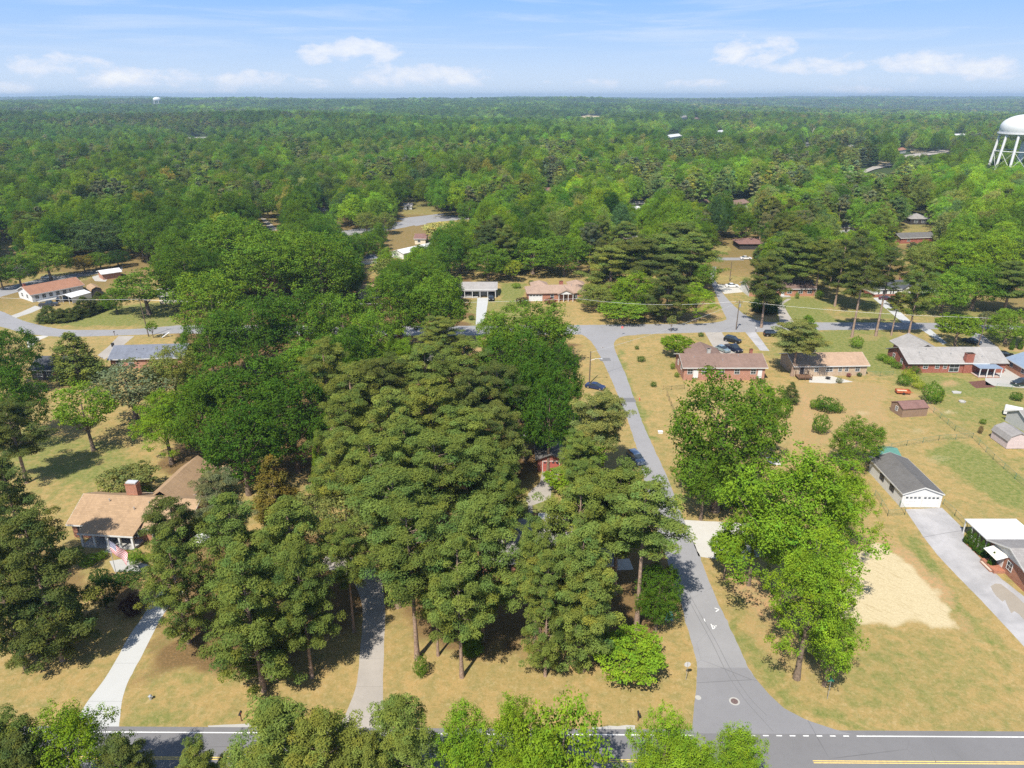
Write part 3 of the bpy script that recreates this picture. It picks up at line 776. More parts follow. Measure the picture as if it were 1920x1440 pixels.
P_broad('loose', 2, 7.0, 18, 2.0, .56, 90, nl=40, nsub=15, nleaf=34, ls=.15, irr=.55, lobe=(.15, .27), sub=(.30, .48), keep=.72)
P_broad('open', 2, 5.5, 14, 3.2, .60, 40, nl=20, nsub=11, nleaf=22, ls=.16, irr=.5, flat=.8, shape='vase', lobe=(.22, .38), tr=.26)
P_broad('dogwood', 2, 3.6, 6, 1.3, .6, 50, nl=26, nsub=13, nleaf=24, ls=.12, irr=.3, flat=.5, lobe=(.24, .36), tr=.14)
P_broad('sapling', 1, 1.5, 4.5, 1.2, .62, 60, nl=12, nsub=7, nleaf=10, ls=.09, irr=.5, tr=.06)
P_broad('mid_broadleaf', 3, 6.0, 17, 2.5, .58, 70, nl=26, nsub=10, nleaf=15, ls=.34, irr=.30, lobe=(.26, .42), keep=.8, dome=1.1)
PROTO['pine'] = []
for i in range(5):
    V, T, lim = crown_pine(100 + i, rx=4.8, H=22, levels=[15, 17, 13, 17, 15][i], base=[8.5, 7, 10.5, 6.5, 9][i], top=[.8, .6, 1, .7, .9][i])
    PROTO['pine'].append((leaf_mesh('pine_crown', V, T, LEAF), trunk_mesh('pine_trunk', 22, .30, lim, seed=i, m=BARK_PINE, top=.95, rl=.24), 4.8, 22, [.66, .63, .70, .62, .67][i]))
PROTO['lowpine'] = []
for i in range(2):
    V, T, lim = crown_pine(120 + i, rx=5.0, H=20, base=2.2, levels=21, per=5, top=.55, tuft=(.6, 1.0))
    PROTO['lowpine'].append((leaf_mesh('pine_crown', V, T, LEAF), trunk_mesh('pine_trunk', 20, .28, lim, seed=i + 9, m=BARK_PINE, top=.95, rl=.24), 5.0, 20, .54))
PROTO['tallpine'] = []
for i in range(2):
    V, T, lim = crown_pine(140 + i, rx=4.2, H=26, base=15, levels=11, per=5, top=.5, tuft=(.6, .95))
    PROTO['tallpine'].append((leaf_mesh('pine_crown', V, T, LEAF), trunk_mesh('pine_trunk', 26, .28, lim, seed=i + 19, m=BARK_PINE, top=.95, rl=.24), 4.2, 26, .78))
PROTO['mid_pine'] = []
for i in range(2):
    V, T, lim = crown_pine(160 + i, rx=4.6, H=20, base=6, levels=12, per=4, ntuft=3, nleaf=13, lsx=.15, lsy=.46, tuft=(.8, 1.2))
    PROTO['mid_pine'].append((leaf_mesh('pine_crown', V, T, LEAF), trunk_mesh('pine_trunk', 20, .30, [], seed=i + 29, m=BARK_PINE, top=.95), 4.6, 20, .64))
PROTO['cedar'] = []
for i in range(2):
    V, T = crown_cedar(180 + i)
    PROTO['cedar'].append((leaf_mesh('cedar_crown', V, T, LEAF), trunk_mesh('cedar_trunk', 11, .18, [], seed=i + 39, top=.9), 2.6, 11, .42))
PROTO['shrub'] = []
for i in range(3):
    V, T = crown_shrub(200 + i)
    PROTO['shrub'].append((leaf_mesh('shrub_foliage', V, T, LEAF), None, 1.0, 1.7, .5))

for k_, L_ in PROTO.items():      # measure what was grown, so that asked-for widths and heights come out right
    for i_, (mc, mt, r0, h0, cf) in enumerate(L_):
        V = np.empty(len(mc.vertices) * 3, np.float32); mc.vertices.foreach_get('co', V); V = V.reshape(-1, 3)
        L_[i_] = (mc, mt, float(np.percentile(np.hypot(V[:, 0], V[:, 1]), 96)), float(np.percentile(V[:, 2], 99.7)), float((np.percentile(V[:, 2], 99.7) + np.percentile(V[:, 2], 2)) / 2 / np.percentile(V[:, 2], 99.7)))
    print(k_, [tuple(round(q, 2) for q in t_[2:]) for t_ in L_])
rng = random.Random(5)
NAMES = {'oak': 'broadleaf_tree', 'loose': 'broadleaf_tree', 'maple': 'broadleaf_tree', 'open': 'broadleaf_tree', 'dogwood': 'dogwood_tree', 'sapling': 'young_tree', 'mid_broadleaf': 'broadleaf_tree',
         'pine': 'pine_tree', 'lowpine': 'pine_tree', 'tallpine': 'pine_tree', 'mid_pine': 'pine_tree', 'cedar': 'cedar_tree', 'shrub': 'shrub'}
CATS = {'dogwood': 'tree', 'shrub': 'shrub'}
placed = []          # x, y, radius
COL = {  # foliage albedo
    'dark': (.062, .128, .014), 'deep': (.038, .080, .016), 'mid': (.100, .178, .018), 'fresh': (.140, .228, .022), 'bright': (.168, .268, .020), 'lime': (.20, .285, .030),
    'olive': (.172, .208, .044), 'pine': (.148, .196, .042), 'pinedark': (.108, .134, .034), 'paleolive': (.205, .225, .065), 'rust': (.190, .150, .030), 'brown': (.13, .09, .042), 'plum': (.05, .02, .024), 'wine': (.16, .03, .045),
    'bluegreen': (.078, .130, .038), 'gold': (.50, .46, .15), 'yellow': (.25, .30, .030), 'grey': (.150, .165, .075)}
def jit(c, a=.10, r=rng):
    b = 1 + r.gauss(0, a); h = r.gauss(0, a * .5)
    return (c[0] * b * (1 + h), c[1] * b, c[2] * b * (1 - h))
def put(kind, X, Y, H, rad, colr, label, group=None, rz=None, name=None, z=0.0, cat=None, jitter=.06):
    me_c, me_t, r0, h0, cf = rng.choice(PROTO[kind])
    rz = rng.uniform(0, 6.28) if rz is None else rz
    nm = name or NAMES[kind]
    col_ = jit(COL[colr] if isinstance(colr, str) else colr, jitter)
    sxy, sz = rad / r0, H / h0
    if me_t is None:
        o = bpy.data.objects.new(nm, me_c); col.objects.link(o)
        o.location = (X, Y, z); o.rotation_euler = (0, 0, rz); o.scale = (sxy, sxy, sz); o.color = (*col_, 1)
        tag(o, label, cat or CATS.get(kind, 'shrub'), group)
    else:
        o = bpy.data.objects.new(nm, None); col.objects.link(o)
        o.location = (X, Y, z); o.rotation_euler = (0, 0, rz); o.scale = (sxy, sxy * rng.uniform(.92, 1.08), sz)
        tag(o, label, cat or CATS.get(kind, 'tree'), group)
        c = bpy.data.objects.new('crown', me_c); c.parent = o; c.color = (*col_, 1); col.objects.link(c)
        k = bpy.data.objects.new('trunk', me_t); k.parent = o; col.objects.link(k)
    placed.append((X, Y, rad))
    return o
def T(kind, cx, cy, wpx, H, colr, label, group=None, **kw):
    """tree whose crown centre is seen at pixel (cx, cy) with a crown about wpx pixels wide"""
    cf = PROTO[kind][0][4]; zc = H * cf
    p = G(cx, cy, zc); _, _, dep = proj(p.x, p.y, zc)
    return put(kind, p.x, p.y, H, wpx / 2 * dep / FPX, colr, label, group, **kw)
def TB(kind, bx, by, wpx, H, colr, label, group=None, **kw):
    """tree whose foot is seen at pixel (bx, by)"""
    p = G(bx, by); _, _, dep = proj(p.x, p.y, H * .5)
    return put(kind, p.x, p.y, H, wpx / 2 * dep / FPX, colr, label, group, **kw)

gF = 'treetops along the near side of the main road'
T('maple', 128, 1405, 185, 15, 'bright', 'bright green treetop hiding the foot of the white concrete drive', gF)
T('pine', 5, 1425, 150, 15, 'pine', 'dull green pine top in the bottom left corner of the view', gF)
T('lowpine', 60, 1475, 150, 14, 'pinedark', 'dark pine top below the bright green treetop at the bottom left', gF)
T('pine', 375, 1452, 100, 12, 'olive', 'small olive pine top over the yellow line, between two gaps of bare road', gF)
T('lowpine', 235, 1462, 120, 11, 'pinedark', 'low pine top at the frame edge beside the tree shadow on the main road', gF)
T('pine', 525, 1405, 205, 17, 'pine', 'broad pine top left of the brown concrete drive, hiding the main road', gF)
T('pine', 612, 1425, 190, 17, 'olive', 'pine top overlapping the foot of the brown concrete drive', gF)
T('pine', 752, 1392, 150, 17, 'pine', 'round olive pine top just right of the brown concrete drive', gF)
T('pine', 690, 1450, 130, 14, 'olive', 'low pine top at the frame edge below the brown concrete drive', gF)
T('maple', 868, 1412, 150, 16, 'bright', 'pointed bright green treetop next to the round olive pine', gF)
T('maple', 958, 1400, 150, 17, 'bright', 'bright green treetop in the middle of the three on the front lawn edge', gF)
T('open', 1058, 1400, 160, 17, 'bright', 'yellowish green treetop left of the gap showing the main road', gF)
T('maple', 1010, 1450, 160, 15, 'bright', 'low bright treetop at the frame edge under the two taller ones', gF)
T('maple', 1250, 1412, 180, 15, 'bright', 'large round bright green treetop at the mouth of the side street', gF)
T('maple', 1385, 1428, 140, 13, 'bright', 'smaller bright green treetop covering the middle of the junction', gF)
T('maple', 1310, 1455, 150, 12, 'bright', 'low bright treetop filling the frame edge below the junction', gF)

gP = 'front garden pines'
T('lowpine', 25, 965, 130, 20, 'pinedark', 'tall dark pine at the left frame edge beside the tan-roofed ranch house', gP)
T('lowpine', 75, 1090, 170, 21, 'pinedark', 'big dark pine whose shadow crosses the lawn left of the white drive', gP)
T('lowpine', 5, 1120, 130, 19, 'pinedark', 'dark pine cut by the left frame edge above the front lawn', gP)
TB('cedar', 90, 1205, 100, 9, 'pinedark', 'dark evergreen skirt in front of the big dark pine on the left', gP)
TB('oak', 200, 1140, 62, 5, 'deep', 'low dark bush tree in the bed beside the wine-red shrub')
T('pine', 410, 945, 110, 17, 'grey', 'greyish pine behind the ranch house porch end, under the small brown shed', gP)
T('pine', 325, 1000, 100, 17, 'pinedark', 'slim dark pine overlapping the tan roof of the ranch house', gP)
T('lowpine', 330, 1090, 115, 17, 'pine', 'pine beside the upper end of the white concrete drive', gP)
T('lowpine', 440, 1040, 150, 20, 'pine', 'dense pine in the middle of the clump left of the brown concrete drive', gP)
T('pine', 545, 1015, 165, 20, 'pine', 'wide pine at the back right of the clump left of the brown drive', gP)
T('lowpine', 470, 1150, 175, 20, 'pine', 'largest pine of the clump between the two front drives', gP)
T('pine', 562, 1100, 120, 19, 'pine', 'pine leaning over the shaded bend of the brown concrete drive', gP)
TB('lowpine', 500, 1266, 100, 10, 'olive', 'lowest pine of the clump, reaching furthest onto the front lawn', gP)
T('open', 645, 980, 120, 13, 'paleolive', 'thin pale tree over the bare red ground between the two pine clumps')
T('cedar', 515, 915, 90, 12, 'rust', 'rusty olive cedar beside the small brown shed')
T('cedar', 600, 870, 36, 13, 'fresh', 'narrow light green column of foliage left of the pine wood')
T('open', 590, 950, 80, 10, 'paleolive', 'faded open tree right of the rusty cedar')
T('pine', 650, 1050, 80, 16, 'pine', 'slender pine over the shaded top of the brown drive', gP)
for (x_, y_, w_, h_, c_, l_) in (
    (735, 965, 150, 21, 'pine', 'pine at the left edge of the centre clump, above the brown drive'),
    (700, 890, 130, 21, 'pine', 'pine behind the left edge of the centre clump'),
    (820, 890, 150, 21, 'pine', 'pine directly left of the scrap of red brick in the trees'),
    (770, 1040, 150, 22, 'pine', 'pine with long bare trunk standing above the small round shrub'),
    (900, 1020, 150, 21, 'pine', 'pine just left of the grey roof corner with the brown deck'),
    (905, 895, 140, 20, 'pine', 'broad pine in front of the red brick garage'),
    (945, 935, 84, 17, 'pine', 'small pine beside the red brick garage drive'),
    (860, 1090, 135, 20, 'pine', 'front pine of the centre clump with dead twigs showing'),
    (1085, 985, 140, 20, 'pine', 'pine right of the white patio'),
    (1162, 952, 160, 20, 'pine', 'wide umbrella pine overhanging the side street'),
    (1005, 1052, 100, 19, 'pine', 'pine growing over the grey roof below the white patio'),
    (1090, 1110, 140, 20, 'pine', 'tall pine above the pale gravel pad of the centre clump'),
    (1025, 1140, 100, 18, 'pine', 'pine hiding the front wall of the grey-roofed house'),
    (1110, 945, 110, 20, 'pine', 'pine left of the umbrella pine, behind the white patio'),
    (815, 1100, 90, 15, 'olive', 'small pine with a forked trunk above the front lawn')):
    T('lowpine' if y_ > 1105 else 'pine', x_, y_, w_, h_, c_, l_, gP)
TB('pine', 1093, 1258, 120, 17, 'olive', 'pine with leaning trunk standing beside the lime green dogwood', gP)
TB('tallpine', 1013, 1226, 110, 16, 'olive', 'slender pine with bare trunk on the front lawn, left of the dogwood', gP)
TB('tallpine', 1193, 1180, 150, 22, 'pine', 'very tall bare-trunked pine behind the dogwood', gP)
TB('cedar', 884, 1225, 46, 7, 'mid', 'ivy-covered stump-like evergreen at the lawn edge of the centre pines')
T('oak', 1236, 1105, 90, 10, 'dark', 'dark round tree throwing its shadow on the side street')
TB('dogwood', 1180, 1268, 130, 5.2, 'bright', 'lime green layered dogwood on the corner lawn by the junction')
TB('dogwood', 1052, 925, 66, 4.5, 'bright', 'small bright dogwood beside the drive of the red brick garage')
T('pine', 1116, 798, 108, 18, 'paleolive', 'pale pine with two stems above the red brick garage lawn', gP)
T('pine', 1085, 855, 80, 15, 'pine', 'pine on the right side of the red brick garage', gP)
T('pine', 1136, 785, 76, 17, 'paleolive', 'pine hanging over the parked blue-grey car on the side street', gP)
T('open', 1098, 850, 80, 12, 'fresh', 'light green tree between the red brick garage and the parked car')

gO = 'big oaks of the dark wood'
for (x_, y_, w_, h_, c_, l_) in (
    (1000, 610, 160, 17, 'mid', 'rounded oak nearest the T-junction, behind the tall lush oak'),
    (930, 620, 80, 14, 'fresh', 'olive green tree left of the oak nearest the T-junction'),
    (975, 680, 150, 20, 'dark', 'lush deep green oak beside the lawn strip of the side street'),
    (1045, 700, 100, 20, 'dark', 'dark oak closest to the streetlight pole'),
    (1030, 762, 105, 20, 'dark', 'shaded oak directly behind the red brick garage'),
    (985, 745, 110, 20, 'dark', 'oak between the pine wood and the red brick garage'),
    (450, 720, 190, 19, 'dark', 'large oak in the front row of the dark wood'),
    (375, 770, 130, 18, 'mid', 'oak at the left corner of the dark wood'),
    (545, 770, 160, 19, 'dark', 'oak at the right corner of the dark wood beside the pines'),
    (450, 820, 150, 17, 'dark', 'lowest oak of the dark wood, above the littered clearing'),
    (575, 690, 130, 17, 'mid', 'oak behind the right corner of the dark wood'),
    (428, 458, 165, 25, 'mid', 'tallest oak on the far left edge of the dark wood'),
    (510, 484, 165, 25, 'mid', 'tall oak at the far edge of the dark wood'),
    (600, 490, 155, 25, 'mid', 'wide oak at the far right edge of the dark wood'),
    (395, 560, 140, 22, 'fresh', 'oak overlooking the curved street on the left'),
    (470, 610, 150, 19, 'dark', 'shady oak in the heart of the dark wood'),
    (560, 590, 150, 19, 'dark', 'oak with heavy limbs in the heart of the dark wood'),
    (640, 600, 140, 20, 'mid', 'oak with small pale clusters left of the big twin oak'),
    (390, 640, 110, 16, 'mid', 'oak beside the slate grey roof on the left'),
    (690, 635, 110, 18, 'fresh', 'fresher green oak beside the reddish dead shrub'),
    (745, 562, 130, 21, 'mid', 'left half of the big twin oak by the carport house'),
    (822, 562, 120, 21, 'mid', 'right half of the big twin oak by the carport house'),
    (650, 660, 120, 17, 'dark', 'oak behind the lone pine of the dark wood')):
    T('oak', x_, y_, w_, h_, c_, l_, gO)
T('maple', 748, 655, 85, 14, 'bright', 'yellow-green tree beside the half-hidden grey roof')
T('oak', 680, 680, 90, 13, 'fresh', 'fresh green tree left of the yellow-green one')
T('dogwood', 740, 620, 34, 7, 'brown', 'reddish brown dead shrub beside the shaded street')
T('pine', 825, 622, 78, 14, 'olive', 'flat-topped olive pine standing over the grey roof')
T('pine', 610, 690, 90, 20, 'olive', 'lone olive pine inside the dark wood', gP)
gW = 'pines of the wood behind the red brick garage'
k = 0
for (x_, y_, w_, h_, c_, l_) in (
    (660, 740, 110, 19, 'olive', 'pine at the far left corner of the pine wood'),
    (720, 725, 120, 20, 'pinedark', 'dark-stemmed pine at the far side of the pine wood'),
    (795, 705, 120, 20, 'pine', 'pine below the half-hidden grey roof'),
    (870, 690, 120, 19, 'pine', 'pine in front of the pale drive among the oaks'),
    (650, 800, 110, 20, 'pine', 'pine on the left flank of the pine wood'),
    (730, 795, 130, 21, 'olive', 'full pine in the left middle of the pine wood'),
    (805, 770, 130, 21, 'olive', 'full pine in the centre of the pine wood'),
    (880, 755, 120, 21, 'pinedark', 'dark pine touching the lush oaks'),
    (935, 740, 100, 20, 'pinedark', 'dark pine squeezed between the lush oaks'),
    (640, 870, 110, 18, 'olive', 'pine at the near left corner of the pine wood'),
    (760, 850, 130, 20, 'pine', 'near pine in the middle of the pine wood'),
    (870, 825, 130, 20, 'pine', 'pine above the scrap of red brick'),
    (930, 810, 110, 18, 'pinedark', 'shaded pine behind the lamp post by the garage')):
    T('pine', x_, y_, w_, h_, c_, l_, gW)

T('maple', 305, 780, 120, 15, 'bright', 'bright upright tree at the back of the ranch house lawn')
T('open', 155, 760, 115, 14, 'fresh', 'leaning light green tree with visible trunk on the left lawn')
T('open', 240, 712, 150, 14, 'grey', 'dull feathery tree beside the slate grey roof')
T('oak', 322, 692, 110, 14, 'olive', 'olive tree below the slate grey roof')
T('dogwood', 240, 895, 100, 6, 'paleolive', 'pale airy tree behind the chimney of the ranch house')
TB('shrub', 270, 930, 38, 2.6, 'mid', 'rough shrub beside the ranch house chimney')
TB('shrub', 365, 905, 40, 2.6, 'bright', 'bright shrub at the back corner of the ranch house')
T('oak', 18, 660, 110, 15, 'dark', 'dark tree at the left frame edge by the curved street')
T('oak', 15, 740, 130, 17, 'dark', 'dark tree shading the black-roofed house from the left')
T('pine', 20, 800, 110, 16, 'pinedark', 'dark pine at the left frame edge above the side lawn', gP)
TB('cedar', 148, 712, 98, 12, 'olive', 'big bronze-green cedar beside the black-roofed house')
T('open', 268, 530, 120, 15, 'mid', 'spreading tree with forked trunk beside the curved street')
TB('oak', 220, 588, 50, 8, 'mid', 'small round tree with its shadow on the lawn of the curved street')
TB('sapling', 288, 634, 24, 5, 'fresh', 'spindly young tree beside the left utility pole')
gH = 'evergreens in the hedge by the curved street'
for i, (x_, y_, w_, h_) in enumerate(((94, 603, 34, 5), (116, 603, 30, 4.2), (133, 600, 30, 3.8), (149, 596, 28, 4), (161, 591, 30, 6), (176, 586, 26, 4.6), (190, 581, 28, 6))):
    TB('cedar', x_, y_, w_ * 1.25, h_, 'pinedark', ['largest dark evergreen at the left end of the hedge', 'second evergreen from the left in the hedge', 'third evergreen from the left in the hedge', 'middle low evergreen of the hedge', 'taller evergreen in the right half of the hedge',
       'second evergreen from the right end of the hedge', 'rightmost evergreen of the hedge by the lawn'][i], gH)
T('maple', 72, 435, 75, 15, 'yellow', 'yellow-green tree above the brown-roofed house on the far left')
T('oak', 85, 480, 90, 14, 'fresh', 'light green tree directly behind the brown-roofed house')
T('oak', 30, 500, 70, 12, 'mid', 'green tree at the left frame edge beside the back street')
TB('oak', 6, 543, 50, 11, 'dark', 'dark tree cut by the left frame edge at the back street')
T('oak', 175, 440, 105, 17, 'bluegreen', 'dark bluish tree between the two yellow-green ones on the left')
T('maple', 262, 445, 75, 13, 'yellow', 'yellow-green tree left of the narrow bronze cedar')
T('cedar', 312, 445, 34, 14, 'rust', 'narrow bronze cedar at the edge of the dark wood')
T('oak', 305, 395, 100, 18, 'mid', 'round tree behind the narrow bronze cedar')
T('oak', 530, 370, 90, 20, 'mid', 'tall tree over the small far lane on the left')
T('maple', 470, 385, 44, 14, 'bright', 'bright round tree beside the small far lane')
T('oak', 572, 365, 60, 20, 'deep', 'very dark tree beside the tall one at the far lane')
T('oak', 425, 425, 90, 17, 'yellow', 'sunlit yellowish crown at the far end of the dark wood')
T('dogwood', 340, 500, 50, 9, 'brown', 'bare brownish tree beside the dark wood')
gM = 'row of low trees behind the curved street'
for x_, y_, w_, c_, l_ in ((155, 490, 48, 'rust', 'bronze bush tree at the left of the low row'), (185, 485, 50, 'mid', 'green bush tree in the middle of the low row'), (218, 480, 48, 'deep', 'dark bush tree at the right of the low row')):
    T('oak', x_, y_, w_, 7, c_, l_, gM)
T('dogwood', 825, 428, 68, 9, 'gold', 'cream-yellow blossoming tree in front of the far street')
T('oak', 686, 412, 44, 11, 'olive', 'left one of the two magnolias by the far street')
T('oak', 722, 412, 42, 11, 'olive', 'right one of the two magnolias by the far street')
T('oak', 880, 392, 48, 13, 'mid', 'round tree standing alone at the far street edge')
T('oak', 690, 455, 62, 12, 'mid', 'round tree left of the long white shed roof')
T('maple', 725, 480, 44, 10, 'bright', 'bright round tree below the long white shed roof')
T('dogwood', 730, 500, 70, 9, 'olive', 'weeping olive tree above the big twin oak')
T('oak', 1000, 470, 110, 14, 'fresh', 'layered fresh green tree behind the hip-roofed house')
T('oak', 1060, 470, 95, 15, 'mid', 'round green tree right behind the hip-roofed house')
T('oak', 915, 480, 90, 14, 'mid', 'green tree behind the carport house')
T('dogwood', 960, 500, 40, 8, 'yellow', 'yellowish bush tree between the two houses on the cross street')
gC = 'pines and trees at the corner of the north street'
for (kd, x_, y_, w_, h_, c_, l_) in (
    ('lowpine', 1145, 505, 110, 18, 'olive', 'pine right of the hip-roofed house'), ('pine', 1205, 480, 120, 21, 'pinedark', 'dark pine in the middle of the corner trees'),
    ('lowpine', 1295, 485, 110, 21, 'pine', 'dark pine beside the north street'), ('oak', 1195, 535, 95, 13, 'bright', 'bright green tree in the middle of the corner trees'),
    ('maple', 1308, 555, 88, 12, 'bright', 'bright lime tree at the mouth of the north street'), ('dogwood', 1170, 578, 96, 6, 'fresh', 'low spreading green tree beside the cross street'),
    ('lowpine', 1252, 545, 95, 17, 'pinedark', 'shaded pine between the two bright trees of the corner'), ('oak', 1122, 552, 80, 8, 'olive', 'low olive tree beside the hip-roofed house'),
    ('pine', 1245, 475, 100, 21, 'pine', 'pine behind the bright tree of the corner'), ('open', 1325, 510, 46, 13, 'fresh', 'light green tree at the left edge of the north street'),
    ('lowpine', 1170, 455, 100, 19, 'pine', 'pine at the back left of the corner trees'), ('pine', 1275, 445, 100, 20, 'pine', 'pine at the back right of the corner trees')):
    T(kd, x_, y_, w_, h_, c_, l_, gC)
gR = 'trees right of the black-roofed house'
for (kd, x_, y_, w_, h_, c_, l_) in (
    ('oak', 1775, 540, 90, 13, 'fresh', 'fresh green tree at the right wall of the black-roofed house'), ('oak', 1835, 525, 110, 15, 'mid', 'mid green tree above the layered tree on the right'),
    ('pine', 1900, 520, 100, 17, 'pine', 'olive tree at the right frame edge above the wide green one'), ('maple', 1800, 470, 110, 19, 'bright', 'bright tree over the lawn right of the dark grey roof'),
    ('maple', 1880, 450, 130, 20, 'bright', 'big bright tree at the right frame edge, above the olive one'), ('oak', 1740, 480, 80, 14, 'olive', 'spreading olive tree just below the dark grey roof'),
    ('oak', 1830, 400, 130, 19, 'fresh', 'large fresh green tree under the water tower side'), ('pine', 1640, 440, 80, 19, 'pinedark', 'dark pine left of the dark grey roof'),
    ('pine', 1540, 480, 80, 20, 'pine', 'pine behind the right end of the brown-roofed house'), ('pine', 1490, 470, 90, 21, 'pine', 'pine behind the middle of the brown-roofed house'),
    ('oak', 1570, 470, 90, 17, 'fresh', 'fresh green tree behind the left tall pine'), ('maple', 1400, 420, 60, 15, 'mid', 'slim green tree above the brown hip roof')):
    T(kd, x_, y_, w_, h_, c_, l_, gR)
gT = 'tall pines on the cross street lawn'
TB('tallpine', 1597, 632, 70, 26, 'pinedark', 'tall bare-trunked pine, leftmost of the row on the cross street lawn', gT)
TB('tallpine', 1642, 630, 62, 25, 'pinedark', 'tall bare-trunked pine, second from the left on the cross street lawn', gT)
TB('tallpine', 1671, 629, 40, 13, 'olive', 'short thin pine between the tall ones on the cross street lawn', gT)
TB('pine', 1703, 630, 60, 22, 'pine', 'bushy pine at the right end of the row on the cross street lawn', gT)
TB('pine', 1565, 574, 62, 22, 'pinedark', 'pine standing between the brown-roofed and the black-roofed houses', gT)
TB('pine', 1607, 580, 80, 16, 'pinedark', 'low dark pine on the lawn left of the black-roofed white house', gT)
T('pine', 1440, 520, 78, 22, 'pinedark', 'dark pine growing over the brown-roofed house by the north street')
TB('cedar', 1436, 585, 56, 10, 'deep', 'dark skirt of evergreen at the foot of the brown-roofed house')
TB('cedar', 1508, 643, 50, 8, 'fresh', 'rounded light green tree beside the cross street')
TB('pine', 1485, 705, 95, 14, 'paleolive', 'pale soft pine between the red-brown and the tan roofs')
TB('cedar', 1480, 755, 32, 5, 'pinedark', 'dark upright evergreen below the pale soft pine')
TB('dogwood', 1266, 668, 62, 5.5, 'bright', 'yellow-green dogwood at the back of the red-brown roofed house')
TB('sapling', 1258, 622, 20, 5, 'paleolive', 'wispy young tree at the edge of the cross street')
T('dogwood', 1800, 607, 74, 9, 'fresh', 'fresh green layered tree beside the grey-roofed brick house')
TB('oak', 1792, 625, 30, 5, 'mid', 'small tree behind the layered one near the leaning pole')
T('oak', 1895, 603, 82, 10, 'fresh', 'wide green tree at the right frame edge over the cross street')
TB('dogwood', 1850, 622, 40, 6, 'grey', 'thin greyish tree beside the right utility pole')
T('loose', 1360, 795, 215, 25, 'mid', 'huge dark oak right of the side street')
T('loose', 1428, 770, 100, 18, 'mid', 'right shoulder of leafy oak beside the huge dark oak')
T('oak', 1325, 875, 105, 15, 'mid', 'lower oak at the roadside foot of the huge dark oak')
TB('cedar', 1392, 948, 50, 8, 'deep', 'dark ivy-like evergreen at the foot of the huge dark oak')
T('maple', 1500, 950, 285, 24, 'bright', 'enormous bright green maple in the middle of the building plot')
T('maple', 1420, 985, 110, 15, 'bright', 'left wing of the enormous maple, reaching over the gravel pad')
T('maple', 1590, 930, 120, 17, 'bright', 'right wing of the enormous maple, close to the white garage')
T('maple', 1528, 1092, 185, 21, 'bright', 'bright maple below the enormous one, above the straw mound')
TB('loose', 1545, 1285, 105, 12, 'fresh', 'lowest bright maple beside the green street sign')
T('oak', 1610, 820, 92, 10, 'mid', 'round green tree behind the green-roofed shed')
T('dogwood', 1365, 1025, 62, 8, 'bright', 'lowest limb-like bright tree over the gravel pad')
